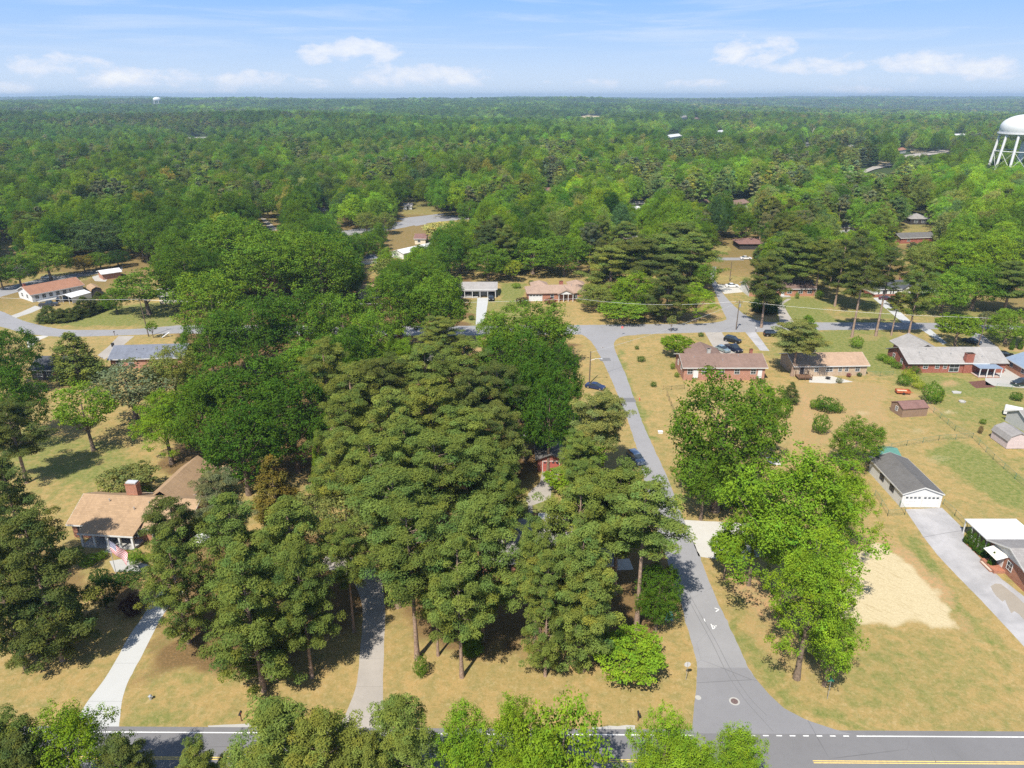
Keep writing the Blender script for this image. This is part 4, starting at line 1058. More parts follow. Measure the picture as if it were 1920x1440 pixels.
SH = [(1548, 770, 46, 3.2, 'dark', 'dark glossy shrub in the middle of the back garden trio'), (1530, 766, 28, 2.2, 'fresh', 'yellowish shrub on the left of the back garden trio'), (1568, 772, 30, 2, 'mid', 'low shrub on the right of the back garden trio'),
      (1537, 812, 36, 4.4, 'mid', 'oval green shrub standing alone below the back garden trio'), (1465, 782, 26, 4.4, 'bright', 'bright narrow shrub beside the huge dark oak'), (1745, 755, 40, 5, 'mid', 'round little tree at the corner of the brown shed'),
      (1758, 752, 22, 2.4, 'yellow', 'yellow-green shrub beside the little tree by the brown shed'), (1694, 722, 28, 2.6, 'mid', 'green shrub at the top of the garden hedge'), (1712, 700, 26, 2, 'dark', 'dark shrub under the eaves of the grey-roofed brick house'),
      (1702, 706, 24, 2, 'yellow', 'yellow shrub at the upper end of the garden hedge'), (1712, 716, 24, 1.9, 'yellow', 'yellow shrub in the middle of the garden hedge'), (1722, 728, 26, 1.9, 'yellow', 'yellow shrub at the lower end of the garden hedge'),
      (1654, 676, 24, 1.9, 'fresh', 'leafy shrub at the back left corner of the grey-roofed brick house'), (1668, 682, 26, 1.9, 'fresh', 'leafy shrub along the side wall of the grey-roofed brick house'), (1682, 690, 24, 1.7, 'mid', 'leafy shrub near the front left corner of the grey-roofed brick house'),
      (1605, 652, 26, 3.4, 'fresh', 'small tree behind the tan-roofed house'), (1202, 678, 17, 1.5, 'dark', 'larger clipped ball on the corner lawn'), (1194, 655, 9, 1.1, 'dark', 'tiny clipped ball on the corner lawn'), (1225, 725, 13, 1.3, 'dark', 'clipped ball nearest the black fence panel'),
      (1261, 692, 10, 1.8, 'fresh', 'round shrub against the side wall of the red-brown roofed house'), (1269, 707, 11, 1.3, 'fresh', 'round shrub by the front corner of the red-brown roofed house'), (1314, 631, 12, 1.3, 'dark', 'clipped shrub beside the drive behind the red-brown roofed house'),
      (884, 600, 13, 1.6, 'dark', 'clipped ball on the lawn of the carport house'), (67, 641, 14, 1.5, 'dark', 'clipped ball beside the white pad on the left'), (790, 1268, 30, 3.2, 'mid', 'upright round shrub on the front lawn beside the drive'),
      (1086, 566, 14, 1.4, 'dark', 'clipped shrub before the porch of the hip-roofed house'), (1102, 564, 10, 1.2, 'dark', 'small clipped shrub at the right end of the hip-roofed house'), (968, 540, 18, 2, 'fresh', 'round shrub behind the hip-roofed house garage'),
      (980, 572, 28, 2.6, 'plum', 'purple shrub at the garage corner of the hip-roofed house'), (1032, 570, 24, 2, 'wine', 'wine-red shrub before the hip-roofed house'), (996, 534, 12, 1.8, 'dark', 'dark shrub at the back of the hip-roofed house'),
      (1842, 795, 13, 1.2, 'mid', 'little green shrub on the right back lawn'), (1837, 813, 9, 1.9, 'brown', 'dead brown bush on the right back lawn'), (1905, 750, 24, 2, 'dark', 'dark shrub at the right frame edge behind the grey building'),
      (1880, 800, 10, 1, 'mid', 'weedy shrub between the grey building and the pink shed'), (1484, 700, 10, 1.2, 'dark', 'small shrub at the left of the tan-roofed house'), (1611, 706, 10, 1.1, 'deep', 'dark shrub at the right end of the tan-roofed house wall'),
      (1591, 707, 9, 1.1, 'wine', 'crimson flowering shrub against the tan-roofed house wall'), (1573, 718, 13, 1.4, 'grey', 'grey-green shrub at the edge of the patio'), (1535, 560, 17, 3.0, 'mid', 'round shrub at the right end of the brown-roofed house'), (1494, 560, 9, 2.4, 'mid', 'shrub by the entry of the brown-roofed house'),
      (142, 1046, 36, 1.7, 'mid', 'broad hedge shrub at the left front of the ranch house'), (168, 1058, 40, 1.5, 'mid', 'broad hedge shrub in front of the ranch house porch'), (192, 1047, 24, 1.2, 'fresh', 'light shrub left of the flag'), (250, 1046, 36, 1.2, 'fresh', 'light hedge shrub right of the flag'),
      (256, 1056, 26, 1.2, 'fresh', 'low round shrub below the hedge right of the flag'), (276, 1052, 24, 1.3, 'fresh', 'low round shrub at the pine end of the porch hedge'), (188, 1092, 38, 2.2, 'deep', 'dark bush at the foot of the flagpole'), (240, 1088, 60, 1.4, 'deep', 'dark low hedge behind the wine-red shrub'),
      (252, 1150, 46, 2.8, 'plum', 'wine-purple shrub beside the white concrete drive'), (1085, 1262, 20, 2, 'olive', 'scrubby growth at the foot of the leaning pine'), (1354, 952, 30, 1.6, 'grey', 'long grass clump under the huge dark oak'),
      (1064, 886, 20, 2.4, 'olive', 'shrub at the right wall of the red brick garage'), (1382, 1018, 30, 1.5, 'fresh', 'weeds at the edge of the gravel pad'), (1262, 884, 14, 1, 'olive', 'low weeds on the verge under the huge dark oak')]
for (x_, y_, w_, h_, c_, l_) in SH:
    TB('shrub', x_, y_, w_, h_, c_, l_, 'garden shrubs')
for i, (x_, y_) in enumerate(((1813, 1018), (1822, 1026), (1829, 1033), (1837, 1040), (1846, 1046), (1857, 1062))):
    TB('cedar', x_, y_, 13, 2.6, 'dark', ['first column cypress beside the white-roofed carport, furthest back', 'second column cypress from the back beside the white-roofed carport', 'third column cypress from the back beside the white-roofed carport', 'fourth column cypress from the back beside the white-roofed carport', 'fifth column cypress beside the carport steps', 'column cypress at the striped awning'][i],
       'column cypresses beside the carport', name='cypress')
for x_, y_, l_ in ((1896, 656, 'dark narrow cypress behind the blue-roofed brick house'), (1912, 655, 'narrow cypress at the right frame edge behind the blue-roofed house')):
    TB('cedar', x_, y_, 9, 4, 'mid', l_, 'narrow cypresses', name='cypress')

# ------------------------------------------------------------------ woods: individual trees, then the far forest
KEEP = [  # pixel boxes that stay open (houses, lawns, streets seen between the trees)
    (24, 508, 200, 606), (0, 545, 60, 606), (60, 600, 345, 690), (640, 425, 690, 436), (742, 402, 820, 432), (820, 402, 885, 412), (745, 386, 800, 402), (490, 410, 520, 430), (728, 432, 758, 480), (780, 440, 800, 456),
    (866, 522, 936, 612), (936, 530, 985, 568), (985, 524, 1110, 566), (1082, 566, 1140, 606), (682, 528, 698, 552), (680, 488, 700, 500),
    (1340, 500, 1400, 600), (1342, 470, 1396, 500), (1350, 452, 1378, 470), (1380, 440, 1420, 462), (1440, 524, 1535, 604), (1535, 560, 1600, 604), (1618, 520, 1758, 604), (1660, 488, 1698, 516),
    (1616, 308, 1674, 323), (1692, 280, 1782, 294), (1690, 432, 1752, 448), (1706, 395, 1742, 418), (1253, 246, 1276, 262), (354, 252, 388, 262), (1088, 215, 1125, 222),
    (1862, 206, 1935, 290), (1021, 352, 1034, 360), (1378, 370, 1402, 388), (0, 446, 20, 484), (24, 484, 54, 500), (1345, 243, 1357, 252), (1787, 249, 1812, 257), (1684, 270, 1697, 287), (1182, 381, 1208, 388), (1100, 505, 1116, 550),
    (1758, 565, 1960, 640), (1160, 640, 1960, 900), (0, 690, 345, 900), (1508, 262, 1518, 274), (1592, 270, 1600, 279), (1278, 219, 1289, 225), (1302, 221, 1311, 227), (1306, 380, 1328, 386), (602, 394, 612, 400),
    (764, 374, 772, 384), (1152, 440, 1194, 446), (1574, 427, 1600, 434), (1364, 452, 1380, 466), (1680, 443, 1700, 458), (305, 182, 324, 194)]
def blocked(X, Y, H, rad, zg=0.0, m=1.0):
    zc = zg + H * .58; cz = H * .42
    px, py, dep = proj(X, Y, zc)
    if dep < 1: return True
    rx_ = rad * FPX / dep * m; dl = math.atan2(CAM_H - zc, math.hypot(X, Y))
    ry_ = math.hypot(cz * math.cos(dl), rad * math.sin(dl)) * FPX / dep * m
    for (a, b, c, d) in KEEP:
        if a == 1862 and Y > 700: continue
        qx = min(max(px, a), c); qy = min(max(py, b), d)
        if ((px - qx) / max(rx_, 1)) ** 2 + ((py - qy) / max(ry_, 1)) ** 2 < .92: return True
    return False
NOTREE = [gpoly(p) for p in ([(1330, 470), (1380, 470), (1400, 600), (1330, 600)], [(0, 520), (230, 480), (340, 500), (340, 640), (0, 640)])]
def kindmix(px, py, r):
    """palette of the woods by where they stand"""
    n1 = float(vnoise(px * 1.0, py * 2.2, 70, 51)); n2 = float(vnoise(px * 1.0, py * 2.2, 28, 52))
    pine = n1 > .64 or (px > 1180 and n1 > .56) or (1480 < px < 1720 and n1 > .45)
    if 330 < px < 870 and py > 470: pine = False
    if px > 1740: pine = n1 > .8
    if pine and r.random() < .8:
        return 'pine', r.choice(['pine', 'pinedark', 'olive', 'pinedark', 'grey'])
    if n2 > .72 or (px > 1740 and r.random() < .6): return 'leaf', r.choice(['bright', 'fresh', 'fresh'])
    if py > 440 and px < 870: return 'leaf', r.choice(['mid', 'mid', 'dark'])
    return 'leaf', r.choice(['mid', 'mid', 'dark', 'fresh', 'fresh', 'bright', 'bluegreen', 'olive', 'mid', 'paleolive'])
LAND = [((95, 540), 'the brown-roofed house on the left'), ((505, 420), 'the small far lane'), ((700, 425), 'the left end of the far street'), ((820, 410), 'the right end of the far street'), ((900, 545), 'the grey carport house'),
        ((1050, 545), 'the hip-roofed house'), ((1265, 400), 'the corner trees'), ((1360, 480), 'the north street'), ((1400, 450), 'the brown hip roof'), ((1560, 480), 'the black-roofed house'), ((1640, 315), 'the pale far road'),
        ((1715, 440), 'the dark grey roof'), ((1725, 405), 'the small grey hip roof'), ((1850, 450), 'the right frame edge'), ((1895, 290), 'the water tower'), ((200, 400), 'the left woods'), ((1264, 253), 'the far white house'), ((370, 257), 'the far grey roof'), ((1026, 356), 'the little red-roofed shed')]
ORD = ['first', 'second', 'third', 'fourth', 'fifth', 'sixth', 'seventh', 'eighth', 'ninth', 'tenth', 'eleventh', 'twelfth', 'thirteenth', 'fourteenth', 'fifteenth', 'sixteenth', 'seventeenth', 'eighteenth', 'nineteenth'] + [t_ + '-' + u_ if u_ else o_ for t_, o_ in (('twenty', 'twentieth'), ('thirty', 'thirtieth'), ('forty', 'fortieth'), ('fifty', 'fiftieth')) for u_ in ('', 'first', 'second', 'third', 'fourth', 'fifth', 'sixth', 'seventh', 'eighth', 'ninth')]
r2 = random.Random(99)
cand = []
Yc = 225.0
while Yc < 900:
    step = 7.2 + Yc * .0065
    xl, xr = -.78 * Yc - 12, .78 * Yc + 12
    Xc = xl + r2.uniform(0, step)
    while Xc < xr:
        X = Xc + r2.uniform(-.36, .36) * step; Y = Yc + r2.uniform(-.36, .36) * step
        cand.append((X, Y)); Xc += step
    Yc += step * .92
near_f, far_f = [], []
PL = np.array(placed)
for (X, Y) in cand:
    px, py, dep = proj(X, Y, 0)
    if px < -60 or px > 1980: continue
    if px < 330 and py > 500: continue
    if 330 <= px < 860 and py > 600: continue
    if 860 <= px < 1340 and py > 520: continue
    if px >= 1340 and py > 545: continue
    kd, cl = kindmix(px, py, r2)
    hz = float(vnoise(X, Y, 60, 61))
    H = (13 + 9 * hz + r2.uniform(-2, 2.5)) if kd == 'leaf' else (16 + 7 * hz + r2.uniform(-2, 2))
    rad = r2.uniform(5.4, 9.0) if kd == 'leaf' else r2.uniform(4.0, 5.8)
    d = np.hypot(PL[:, 0] - X, PL[:, 1] - Y)
    if np.any(d < .55 * (PL[:, 2] + rad)) : continue
    zg = float(terrain(X, Y))
    okk = False
    for f_ in (1, .82, .66, .5, .38):
        if not blocked(X, Y, H * f_, rad * max(f_, .5), zg): okk = True; H *= f_; rad *= max(f_, .5); break
    if not okk: continue
    near_f.append((X, Y, H, rad, kd, cl, zg, px, py))
near_f.sort(key=lambda t_: t_[1] - t_[3] * 6)
NLEAF = 300 - sum(1 for o in col.objects if o.name.startswith('broadleaf_tree')) + 0
NPINE = 300 - sum(1 for o in col.objects if o.name.startswith('pine_tree'))
indiv, rest = [], []
cl_, cp_ = 0, 0
for t_ in near_f:
    if t_[4] == 'leaf' and cl_ < NLEAF: cl_ += 1; indiv.append(t_)
    elif t_[4] == 'pine' and cp_ < min(NPINE, 190): cp_ += 1; indiv.append(t_)
    else: rest.append(t_)
WORD = {'pine': 'green', 'pinedark': 'dark', 'olive': 'olive', 'grey': 'greyish', 'bright': 'bright green', 'fresh': 'fresh green', 'mid': 'mid green', 'dark': 'dark green', 'bluegreen': 'bluish green', 'paleolive': 'pale olive'}
buck = {}
for t_ in indiv:
    X, Y, H, rad, kd, cl, zg, px, py = t_
    cx_, cy_, _ = proj(X, Y, zg + H * .6)
    j = min(range(len(LAND)), key=lambda q: (LAND[q][0][0] - cx_) ** 2 + ((LAND[q][0][1] - cy_) * 1.6) ** 2)
    rel = 'above' if cy_ < LAND[j][0][1] - 12 else 'beside'
    buck.setdefault((j, kd, cl, rel), []).append((cx_, t_))
for (j, kd, cl, rel), L in buck.items():
    L.sort(key=lambda q: q[0])
    for i, (_, t_) in enumerate(L):
        X, Y, H, rad, kd, cl, zg, px, py = t_
        size = 'tall' if H > 18 else ('low' if H < 11 else 'middling')
        kw_ = 'pine' if kd == 'pine' else 'leafy tree'
        lab = (f'{ORD[i]} from left of {WORD[cl]} {kw_}s {rel} {LAND[j][1]}' if len(L) > 1 else f'{size} {WORD[cl]} {kw_} {rel} {LAND[j][1]}')
        big_ = Y < 330
        kk = ('pine' if big_ else 'mid_pine') if kd == 'pine' else (r2.choice(['oak', 'oak', 'maple']) if big_ else 'mid_broadleaf')
        put(kk, X, Y, H, rad, cl, lab, 'trees of the woods beyond the cross street', z=zg - .1, jitter=.13)

# ---- far forest: one mass, instanced from the tree crowns that stand in the woods
pts, rotz, scl, tint, kidx = [], [], [], [], []
def addp(X, Y, H, rad, kd, cl, zg):
    pts.append((X, Y, zg - .2)); rotz.append(r2.uniform(0, 6.28))
    k_ = r2.choice([3, 4]) if kd == 'pine' else r2.choice([0, 1, 2])
    r0, h0 = PROTO['mid_pine'][k_ - 3][2:4] if k_ > 2 else PROTO['mid_broadleaf'][k_][2:4]
    scl.append((rad / r0, rad / r0, H / h0)); tint.append(jit(tuple(q * (.95 + .85 * float(vnoise(X, Y, 90, 71)) * float(vnoise(X, Y, 400, 72)) * 1.4) for q in COL[cl]), .22, r2)); kidx.append(k_)
for (X, Y, H, rad, kd, cl, zg, px, py) in rest: addp(X, Y, H, rad, kd, cl, zg)
Yc = Yc
while Yc < 10800:
    step = 12.5 + max(0, Yc - 900) * .0042
    step = min(step, 52)
    xl, xr = -.77 * Yc - 20, .77 * Yc + 20
    nX = int((xr - xl) / step)
    Xs = xl + (np.arange(nX) + np.array([r2.uniform(.1, .9) for _ in range(nX)])) * step
    Ys = Yc + np.array([r2.uniform(-.45, .45) for _ in range(nX)]) * step
    Zs = terrain(Xs, Ys)
    for X, Y, zg in zip(Xs, Ys, Zs):
        px, py, dep = proj(X, Y, zg)
        kd, cl = kindmix(px * .6 + X * .12, py * 3 + Y * .11, r2)
        n3 = float(vnoise(X, Y, 160, 77))
        H = r2.uniform(9, 19) + 6 * n3; rad = (r2.uniform(5.6, 9.2) if kd == 'leaf' else r2.uniform(4.6, 6)) * max(1, step / 12.5) 
        if Y < 3500 and blocked(X, Y, H, rad, zg, .8): continue
        addp(X, Y, H, rad, kd, cl, zg)
    Yc += step * .95
fm = bpy.data.meshes.new('far_forest')
fm.vertices.add(len(pts)); fm.vertices.foreach_set('co', np.array(pts, np.float32).ravel())
def att(n_, ty, dat, key):
    a = fm.attributes.new(n_, ty, 'POINT'); a.data.foreach_set(key, np.array(dat, np.float32 if ty != 'INT' else np.int32).ravel())
att('rz', 'FLOAT', rotz, 'value'); att('sc', 'FLOAT_VECTOR', scl, 'vector'); att('tint', 'FLOAT_COLOR', [(*c, 1) for c in tint], 'color'); att('ki', 'INT', kidx, 'value')
forest = bpy.data.objects.new('far_forest', fm); col.objects.link(forest)
tag(forest, 'unbroken green forest of mixed trees stretching to the horizon', 'forest', kind='stuff')
ng = bpy.data.node_groups.new('forest', 'GeometryNodeTree')
ng.interface.new_socket('Geometry', in_out='INPUT', socket_type='NodeSocketGeometry'); ng.interface.new_socket('Geometry', in_out='OUTPUT', socket_type='NodeSocketGeometry')
gi = ng.nodes.new('NodeGroupInput'); go = ng.nodes.new('NodeGroupOutput')
src = []
for kk in ('mid_broadleaf', 'mid_pine'):
    for (mc, _, _, _, _) in PROTO[kk]:
        ob = next((o for o in col.objects if o.data == mc), None)
        if ob is None:
            print('MISSING PROTO USER', kk); ob = next(o for o in col.objects if o.data is not None and o.name.startswith('crown'))
        src.append(ob)
jn = ng.nodes.new('GeometryNodeJoinGeometry')
iop_links = []
# pick one prototype per instance-on-points node (selection by kind), then join: keeps the order explicit
def cmp_eq(v):
    na = ng.nodes.new('GeometryNodeInputNamedAttribute'); na.data_type = 'INT'; na.inputs[0].default_value = 'ki'
    c = ng.nodes.new('FunctionNodeCompare'); c.data_type = 'INT'; c.operation = 'EQUAL'
    ng.links.new(na.outputs[0], c.inputs['A'] if c.inputs['A'].type == 'INT' else c.inputs[2])
    (c.inputs['B'] if c.inputs['B'].type == 'INT' else c.inputs[3]).default_value = v
    return c.outputs[0]
for v, ob in enumerate(src):
    oi = ng.nodes.new('GeometryNodeObjectInfo'); oi.inputs[0].default_value = ob; oi.transform_space = 'ORIGINAL'; oi.inputs[1].default_value = False
    sm = ng.nodes.new('GeometryNodeSetMaterial'); sm.inputs['Material'].default_value = LEAF_FOREST
    ng.links.new(oi.outputs['Geometry'], sm.inputs['Geometry'])
    ip = ng.nodes.new('GeometryNodeInstanceOnPoints')
    ng.links.new(gi.outputs[0], ip.inputs['Points']); ng.links.new(sm.outputs[0], ip.inputs['Instance']); ng.links.new(cmp_eq(v), ip.inputs['Selection'])
    a1 = ng.nodes.new('GeometryNodeInputNamedAttribute'); a1.data_type = 'FLOAT'; a1.inputs[0].default_value = 'rz'
    cx = ng.nodes.new('ShaderNodeCombineXYZ'); ng.links.new(a1.outputs[0], cx.inputs[2]); ng.links.new(cx.outputs[0], ip.inputs['Rotation'])
    a2 = ng.nodes.new('GeometryNodeInputNamedAttribute'); a2.data_type = 'FLOAT_VECTOR'; a2.inputs[0].default_value = 'sc'; ng.links.new(a2.outputs[0], ip.inputs['Scale'])
    ng.links.new(ip.outputs[0], jn.inputs[0])
ng.links.new(jn.outputs[0], go.inputs[0])
md = forest.modifiers.new('forest', 'NODES'); md.node_group = ng
print('individual trees', len(indiv), 'forest instances', len(pts), 'scene trees', len(placed))
# ------------------------------------------------------------------ houses
BR = dict(red=brick_mat('brick_red', (.33, .085, .05), (.42, .36, .31)), pink=brick_mat('brick_pink', (.44, .20, .13), (.5, .42, .36)), tan=brick_mat('brick_tan', (.50, .37, .25), (.5, .44, .36)),
          orange=brick_mat('brick_orange', (.45, .19, .10), (.5, .42, .36)), mix=brick_mat('brick_mixed', (.42, .17, .10), (.50, .42, .34)),
          white=M['white'], cream=mat('cream_paint', (.62, .55, .42), .7, .05), dark=mat('dark_boards', (.045, .04, .04), .8, .2, 3), grey=mat('grey_siding', (.42, .42, .41), .7, .05, 2),
          pinkpaint=mat('pale_pink_siding', (.52, .43, .42), .7, .05, 2), brown=mat('taupe_siding', (.24, .16, .11), .75, .08, 2), tanpaint=mat('tan_boards', (.38, .24, .15), .8, .12, 2), redpaint=brick_mat('brick_garage', (.40, .12, .09), (.42, .30, .26)))
RF = dict(tan=shingle_mat('shingle_tan', (.335, .228, .138)), brown=shingle_mat('shingle_brown', (.17, .115, .095)), redbrown=shingle_mat('shingle_redbrown', (.205, .138, .112)), grey=shingle_mat('shingle_grey', (.265, .25, .24)),
          lgrey=shingle_mat('shingle_light_grey', (.30, .285, .27)), char=shingle_mat('shingle_charcoal', (.075, .08, .09)), slate=shingle_mat('shingle_slate', (.16, .175, .215)), orange=shingle_mat('shingle_orange', (.36, .25, .172)),
          green=mat('metal_green', (.085, .20, .165), .4, .04, 1), white=mat('metal_white', (.62, .62, .62), .45, .03, 1), taupe=shingle_mat('shingle_taupe', (.33, .235, .18)), dgrey=shingle_mat('shingle_dark_grey', (.13, .125, .12)), blue=mat('metal_blue_grey', (.20, .25, .32), .4, .05, 1),
          rust=shingle_mat('shingle_rust', (.30, .155, .10)), maroon=shingle_mat('shingle_maroon', (.20, .115, .10)))

def ang(A, B): d = B - A; return math.atan2(d.y, d.x)
def gable_roof(parent, L, D, wh, rise, ov, m, axis='x', name='roof', th=.16, x0=0.0, y0=0.0):
    """two-slope roof slab over the rectangle x0..x0+L, y0..y0+D; ridge along axis"""
    mb = MB()
    if axis == 'x':
        k = rise / (D / 2); ze = wh - ov * k
        p = [(y0 - ov, ze), (y0 + D / 2, wh + rise), (y0 + D + ov, ze), (y0 + D + ov, ze + th), (y0 + D / 2, wh + rise + th), (y0 - ov, ze + th)]
        mb.prism(p, 'x', x0 - ov, x0 + L + ov)
    else:
        k = rise / (L / 2); ze = wh - ov * k
        p = [(x0 - ov, ze), (x0 + L / 2, wh + rise), (x0 + L + ov, ze), (x0 + L + ov, ze + th), (x0 + L / 2, wh + rise + th), (x0 - ov, ze + th)]
        mb.prism(p, 'y', y0 - ov, y0 + D + ov)
    return mb.build(name, m, parent)
def hip_roof(parent, L, D, wh, rise, ov, m, name='roof', x0=0.0, y0=0.0):
    mb = MB(); a, b, c, d = x0 - ov, x0 + L + ov, y0 - ov, y0 + D + ov; z = wh - .08
    if L >= D:
        i = (D / 2 + ov); r = [(a + i, (c + d) / 2, wh + rise), (b - i, (c + d) / 2, wh + rise)]
    else:
        i = (L / 2 + ov); r = [((a + b) / 2, c + i, wh + rise), ((a + b) / 2, d - i, wh + rise)]
    v = [(a, c, z), (b, c, z), (b, d, z), (a, d, z), (a, c, z + .16), (b, c, z + .16), (b, d, z + .16), (a, d, z + .16)] + [(p[0], p[1], p[2] + .1) for p in r]
    f = [(3, 2, 1, 0), (0, 1, 5, 4), (1, 2, 6, 5), (2, 3, 7, 6), (3, 0, 4, 7)]
    f += [(4, 5, 9, 8), (5, 6, 9), (6, 7, 8, 9), (7, 4, 8)] if L >= D else [(4, 5, 8), (5, 6, 9, 8), (6, 7, 9), (7, 4, 8, 9)]
    mb.add(v, f); return mb.build(name, m, parent)
def win(parent, L, D, side, u, z, w_, h, shutters=False, mat_f=None, name='window', grid=1):
    """a window on side f/b/l/r, u = distance of its centre along that wall; frame, then the pane as its own piece"""
    def tf(mb):   # local (u, depth outward, z) -> house
        q = []
        for (a, o, zz) in mb.v:
            q.append({'f': (u + a, -o, zz), 'b': (L - u - a, D + o, zz), 'l': (-o, D - u - a, zz), 'r': (L + o, u + a, zz)}[side])
        mb.v = q; return mb
    fr = MB(); t_ = .09
    fr.box(-w_ / 2 - t_, w_ / 2 + t_, -.02, .06, z - t_, z); fr.box(-w_ / 2 - t_, w_ / 2 + t_, -.02, .06, z + h, z + h + t_)
    fr.box(-w_ / 2 - t_, -w_ / 2, -.02, .06, z, z + h); fr.box(w_ / 2, w_ / 2 + t_, -.02, .06, z, z + h)
    fr.box(-w_ / 2, w_ / 2, .025, .045, z + h * .48, z + h * .53)
    for g in range(1, grid + 1):
        fr.box(-w_ / 2 + w_ * g / (grid + 1) - .02, -w_ / 2 + w_ * g / (grid + 1) + .02, .026, .046, z, z + h)
    fo = tf(fr).build(name, mat_f or M['trim'], parent)
    p = MB(); p.box(-w_ / 2, w_ / 2, -.01, .022, z, z + h); tf(p).build('pane', M['glass'], fo)
    if shutters:
        for sg in (-1, 1):
            s_ = MB(); a = sg * (w_ / 2 + t_ + .24); s_.box(a - .22, a + .22, .0, .05, z - .05, z + h + .05)
            tf(s_).build('shutter', M['shutter'], fo)
    return fo
def door(parent, L, D, side, u, z0, w_=.95, h=2.1, m=None, name='door'):
    fr = MB(); fr.box(-w_ / 2 - .08, w_ / 2 + .08, -.02, .05, z0, z0 + h + .08)
    pn = MB(); pn.box(-w_ / 2, w_ / 2, .05, .075, z0 + .01, z0 + h)
    def tf(mb):
        mb.v = [{'f': (u + a, -o, zz), 'b': (L - u - a, D + o, zz), 'l': (-o, D - u - a, zz), 'r': (L + o, u + a, zz)}[side] for (a, o, zz) in mb.v]; return mb
    d = tf(pn).build(name, m or M['white'], parent); tf(fr).build('frame', M['trim'], d); return d
def garage_door(parent, L, D, side, u, w_, h, m=None, lights=True, z0=0.03):
    pn = MB()
    for i in range(4):
        zz = z0 + i * h / 4
        pn.box(-w_ / 2, w_ / 2, .0, .03, zz + .012, zz + h / 4 - .012)
        for j in range(4):
            a = -w_ / 2 + w_ * j / 4
            if i < 3 or not lights: pn.box(a + .12, a + w_ / 4 - .12, .031, .045, zz + .09, zz + h / 4 - .09)
    tf = lambda mb: (setattr(mb, 'v', [{'f': (u + a, -o, zz), 'b': (L - u - a, D + o, zz), 'l': (-o, D - u - a, zz), 'r': (L + o, u + a, zz)}[side] for (a, o, zz) in mb.v]), mb)[1]
    d = tf(pn).build('garage_door', m or M['white'], parent)
    if lights:
        g = MB()
        for j in range(4):
            a = -w_ / 2 + w_ * j / 4; g.box(a + .14, a + w_ / 4 - .14, .031, .05, z0 + h * .80, z0 + h * .93)
        tf(g).build('light_panes', M['glass'], d)
    fr = MB(); fr.box(-w_ / 2 - .1, -w_ / 2, -.02, .06, z0, z0 + h + .1); fr.box(w_ / 2, w_ / 2 + .1, -.02, .06, z0, z0 + h + .1); fr.box(-w_ / 2, w_ / 2, -.02, .06, z0 + h, z0 + h + .1)
    tf(fr).build('frame', M['trim'], d)
    return d
def chimney(roof, x, y, z0, z1, m, w_=1.0, d_=.7):
    mb = MB(); mb.box(x - w_ / 2, x + w_ / 2, y - d_ / 2, y + d_ / 2, z0, z1); mb.box(x - w_ / 2 - .06, x + w_ / 2 + .06, y - d_ / 2 - .06, y + d_ / 2 + .06, z1 - .16, z1)
    c = mb.build('chimney', m, roof)
    return c
def walls(parent, L, D, wh, m, rise=0, axis='x', name='wall', x0=0, y0=0, footing=True):
    mb = MB()
    if axis == 'x': mb.prism([(y0, -.05), (y0 + D, -.05), (y0 + D, wh), (y0 + D / 2, wh + rise), (y0, wh)], 'x', x0, x0 + L)
    else: mb.prism([(x0, -.05), (x0 + L, -.05), (x0 + L, wh), (x0 + L / 2, wh + rise), (x0, wh)], 'y', y0, y0 + D)
    return mb.build(name, m, parent)
def fascia(parent, L, D, wh, ov, rise, axis='x', x0=0, y0=0):
    mb = MB()
    if axis == 'x':
        ze = wh - ov * rise / (D / 2)
        for y in (y0 - ov - .035, y0 + D + ov + .005): mb.box(x0 - ov, x0 + L + ov, y, y + .03, ze - .06, ze + .17)
        for x in (x0 - ov - .035, x0 + L + ov + .005):
            mb.prism([(y0 - ov, ze - .05), (y0 + D / 2, wh + rise - .05), (y0 + D + ov, ze - .05), (y0 + D + ov, ze + .17), (y0 + D / 2, wh + rise + .17), (y0 - ov, ze + .17)], 'x', x, x + .03)
    else:
        ze = wh - ov * rise / (L / 2)
        for x in (x0 - ov - .035, x0 + L + ov + .005): mb.box(x, x + .03, y0 - ov, y0 + D + ov, ze - .06, ze + .17)
        for y in (y0 - ov - .035, y0 + D + ov + .005):
            mb.prism([(x0 - ov, ze - .05), (x0 + L / 2, wh + rise - .05), (x0 + L + ov, ze - .05), (x0 + L + ov, ze + .17), (x0 + L / 2, wh + rise + .17), (x0 - ov, ze + .17)], 'y', y, y + .03)
    return mb.build('fascia', M['trim'], parent)
def house(label, A, B, D, wh, rise, wallm, roofm, axis='x', ov=.45, name='house', cat='house', hip=False, rz=None, trim=True):
    A = G(*A); B = G(*B); L = (B - A).length
    r = thing(name, label, cat, A, ang(A, B) if rz is None else rz)
    walls(r, L, D, wh, wallm, 0 if hip else rise, axis)
    rf = hip_roof(r, L, D, wh, rise, ov, roofm) if hip else gable_roof(r, L, D, wh, rise, ov, roofm, axis)
    if trim and not hip: fascia(r, L, D, wh, ov, rise, axis)
    return r, rf, L
def vents(rf, L, D, wh, rise, n, seed=0):
    rr = random.Random(seed)
    for i in range(n):
        x = L * rr.uniform(.15, .85); v = rr.uniform(.25, .85); y = D / 2 * v; z = wh + rise * v + .1
        mb = MB(); mb.tube([(x, y, z), (x, y, z + .45)], .06, 6); mb.tube([(x, y, z + .45), (x, y, z + .55)], .12, 6); mb.build('vent_pipe', M['steel'], rf)
def posts(parent, pts, h, m, w_=.12, z0=0.0, name='post'):
    for (x, y) in pts:
        mb = MB(); mb.box(x - w_, x + w_, y - w_, y + w_, z0, z0 + h); mb.box(x - w_ - .04, x + w_ + .04, y - w_ - .04, y + w_ + .04, z0 + h - .14, z0 + h - .02); mb.build(name, m, parent)

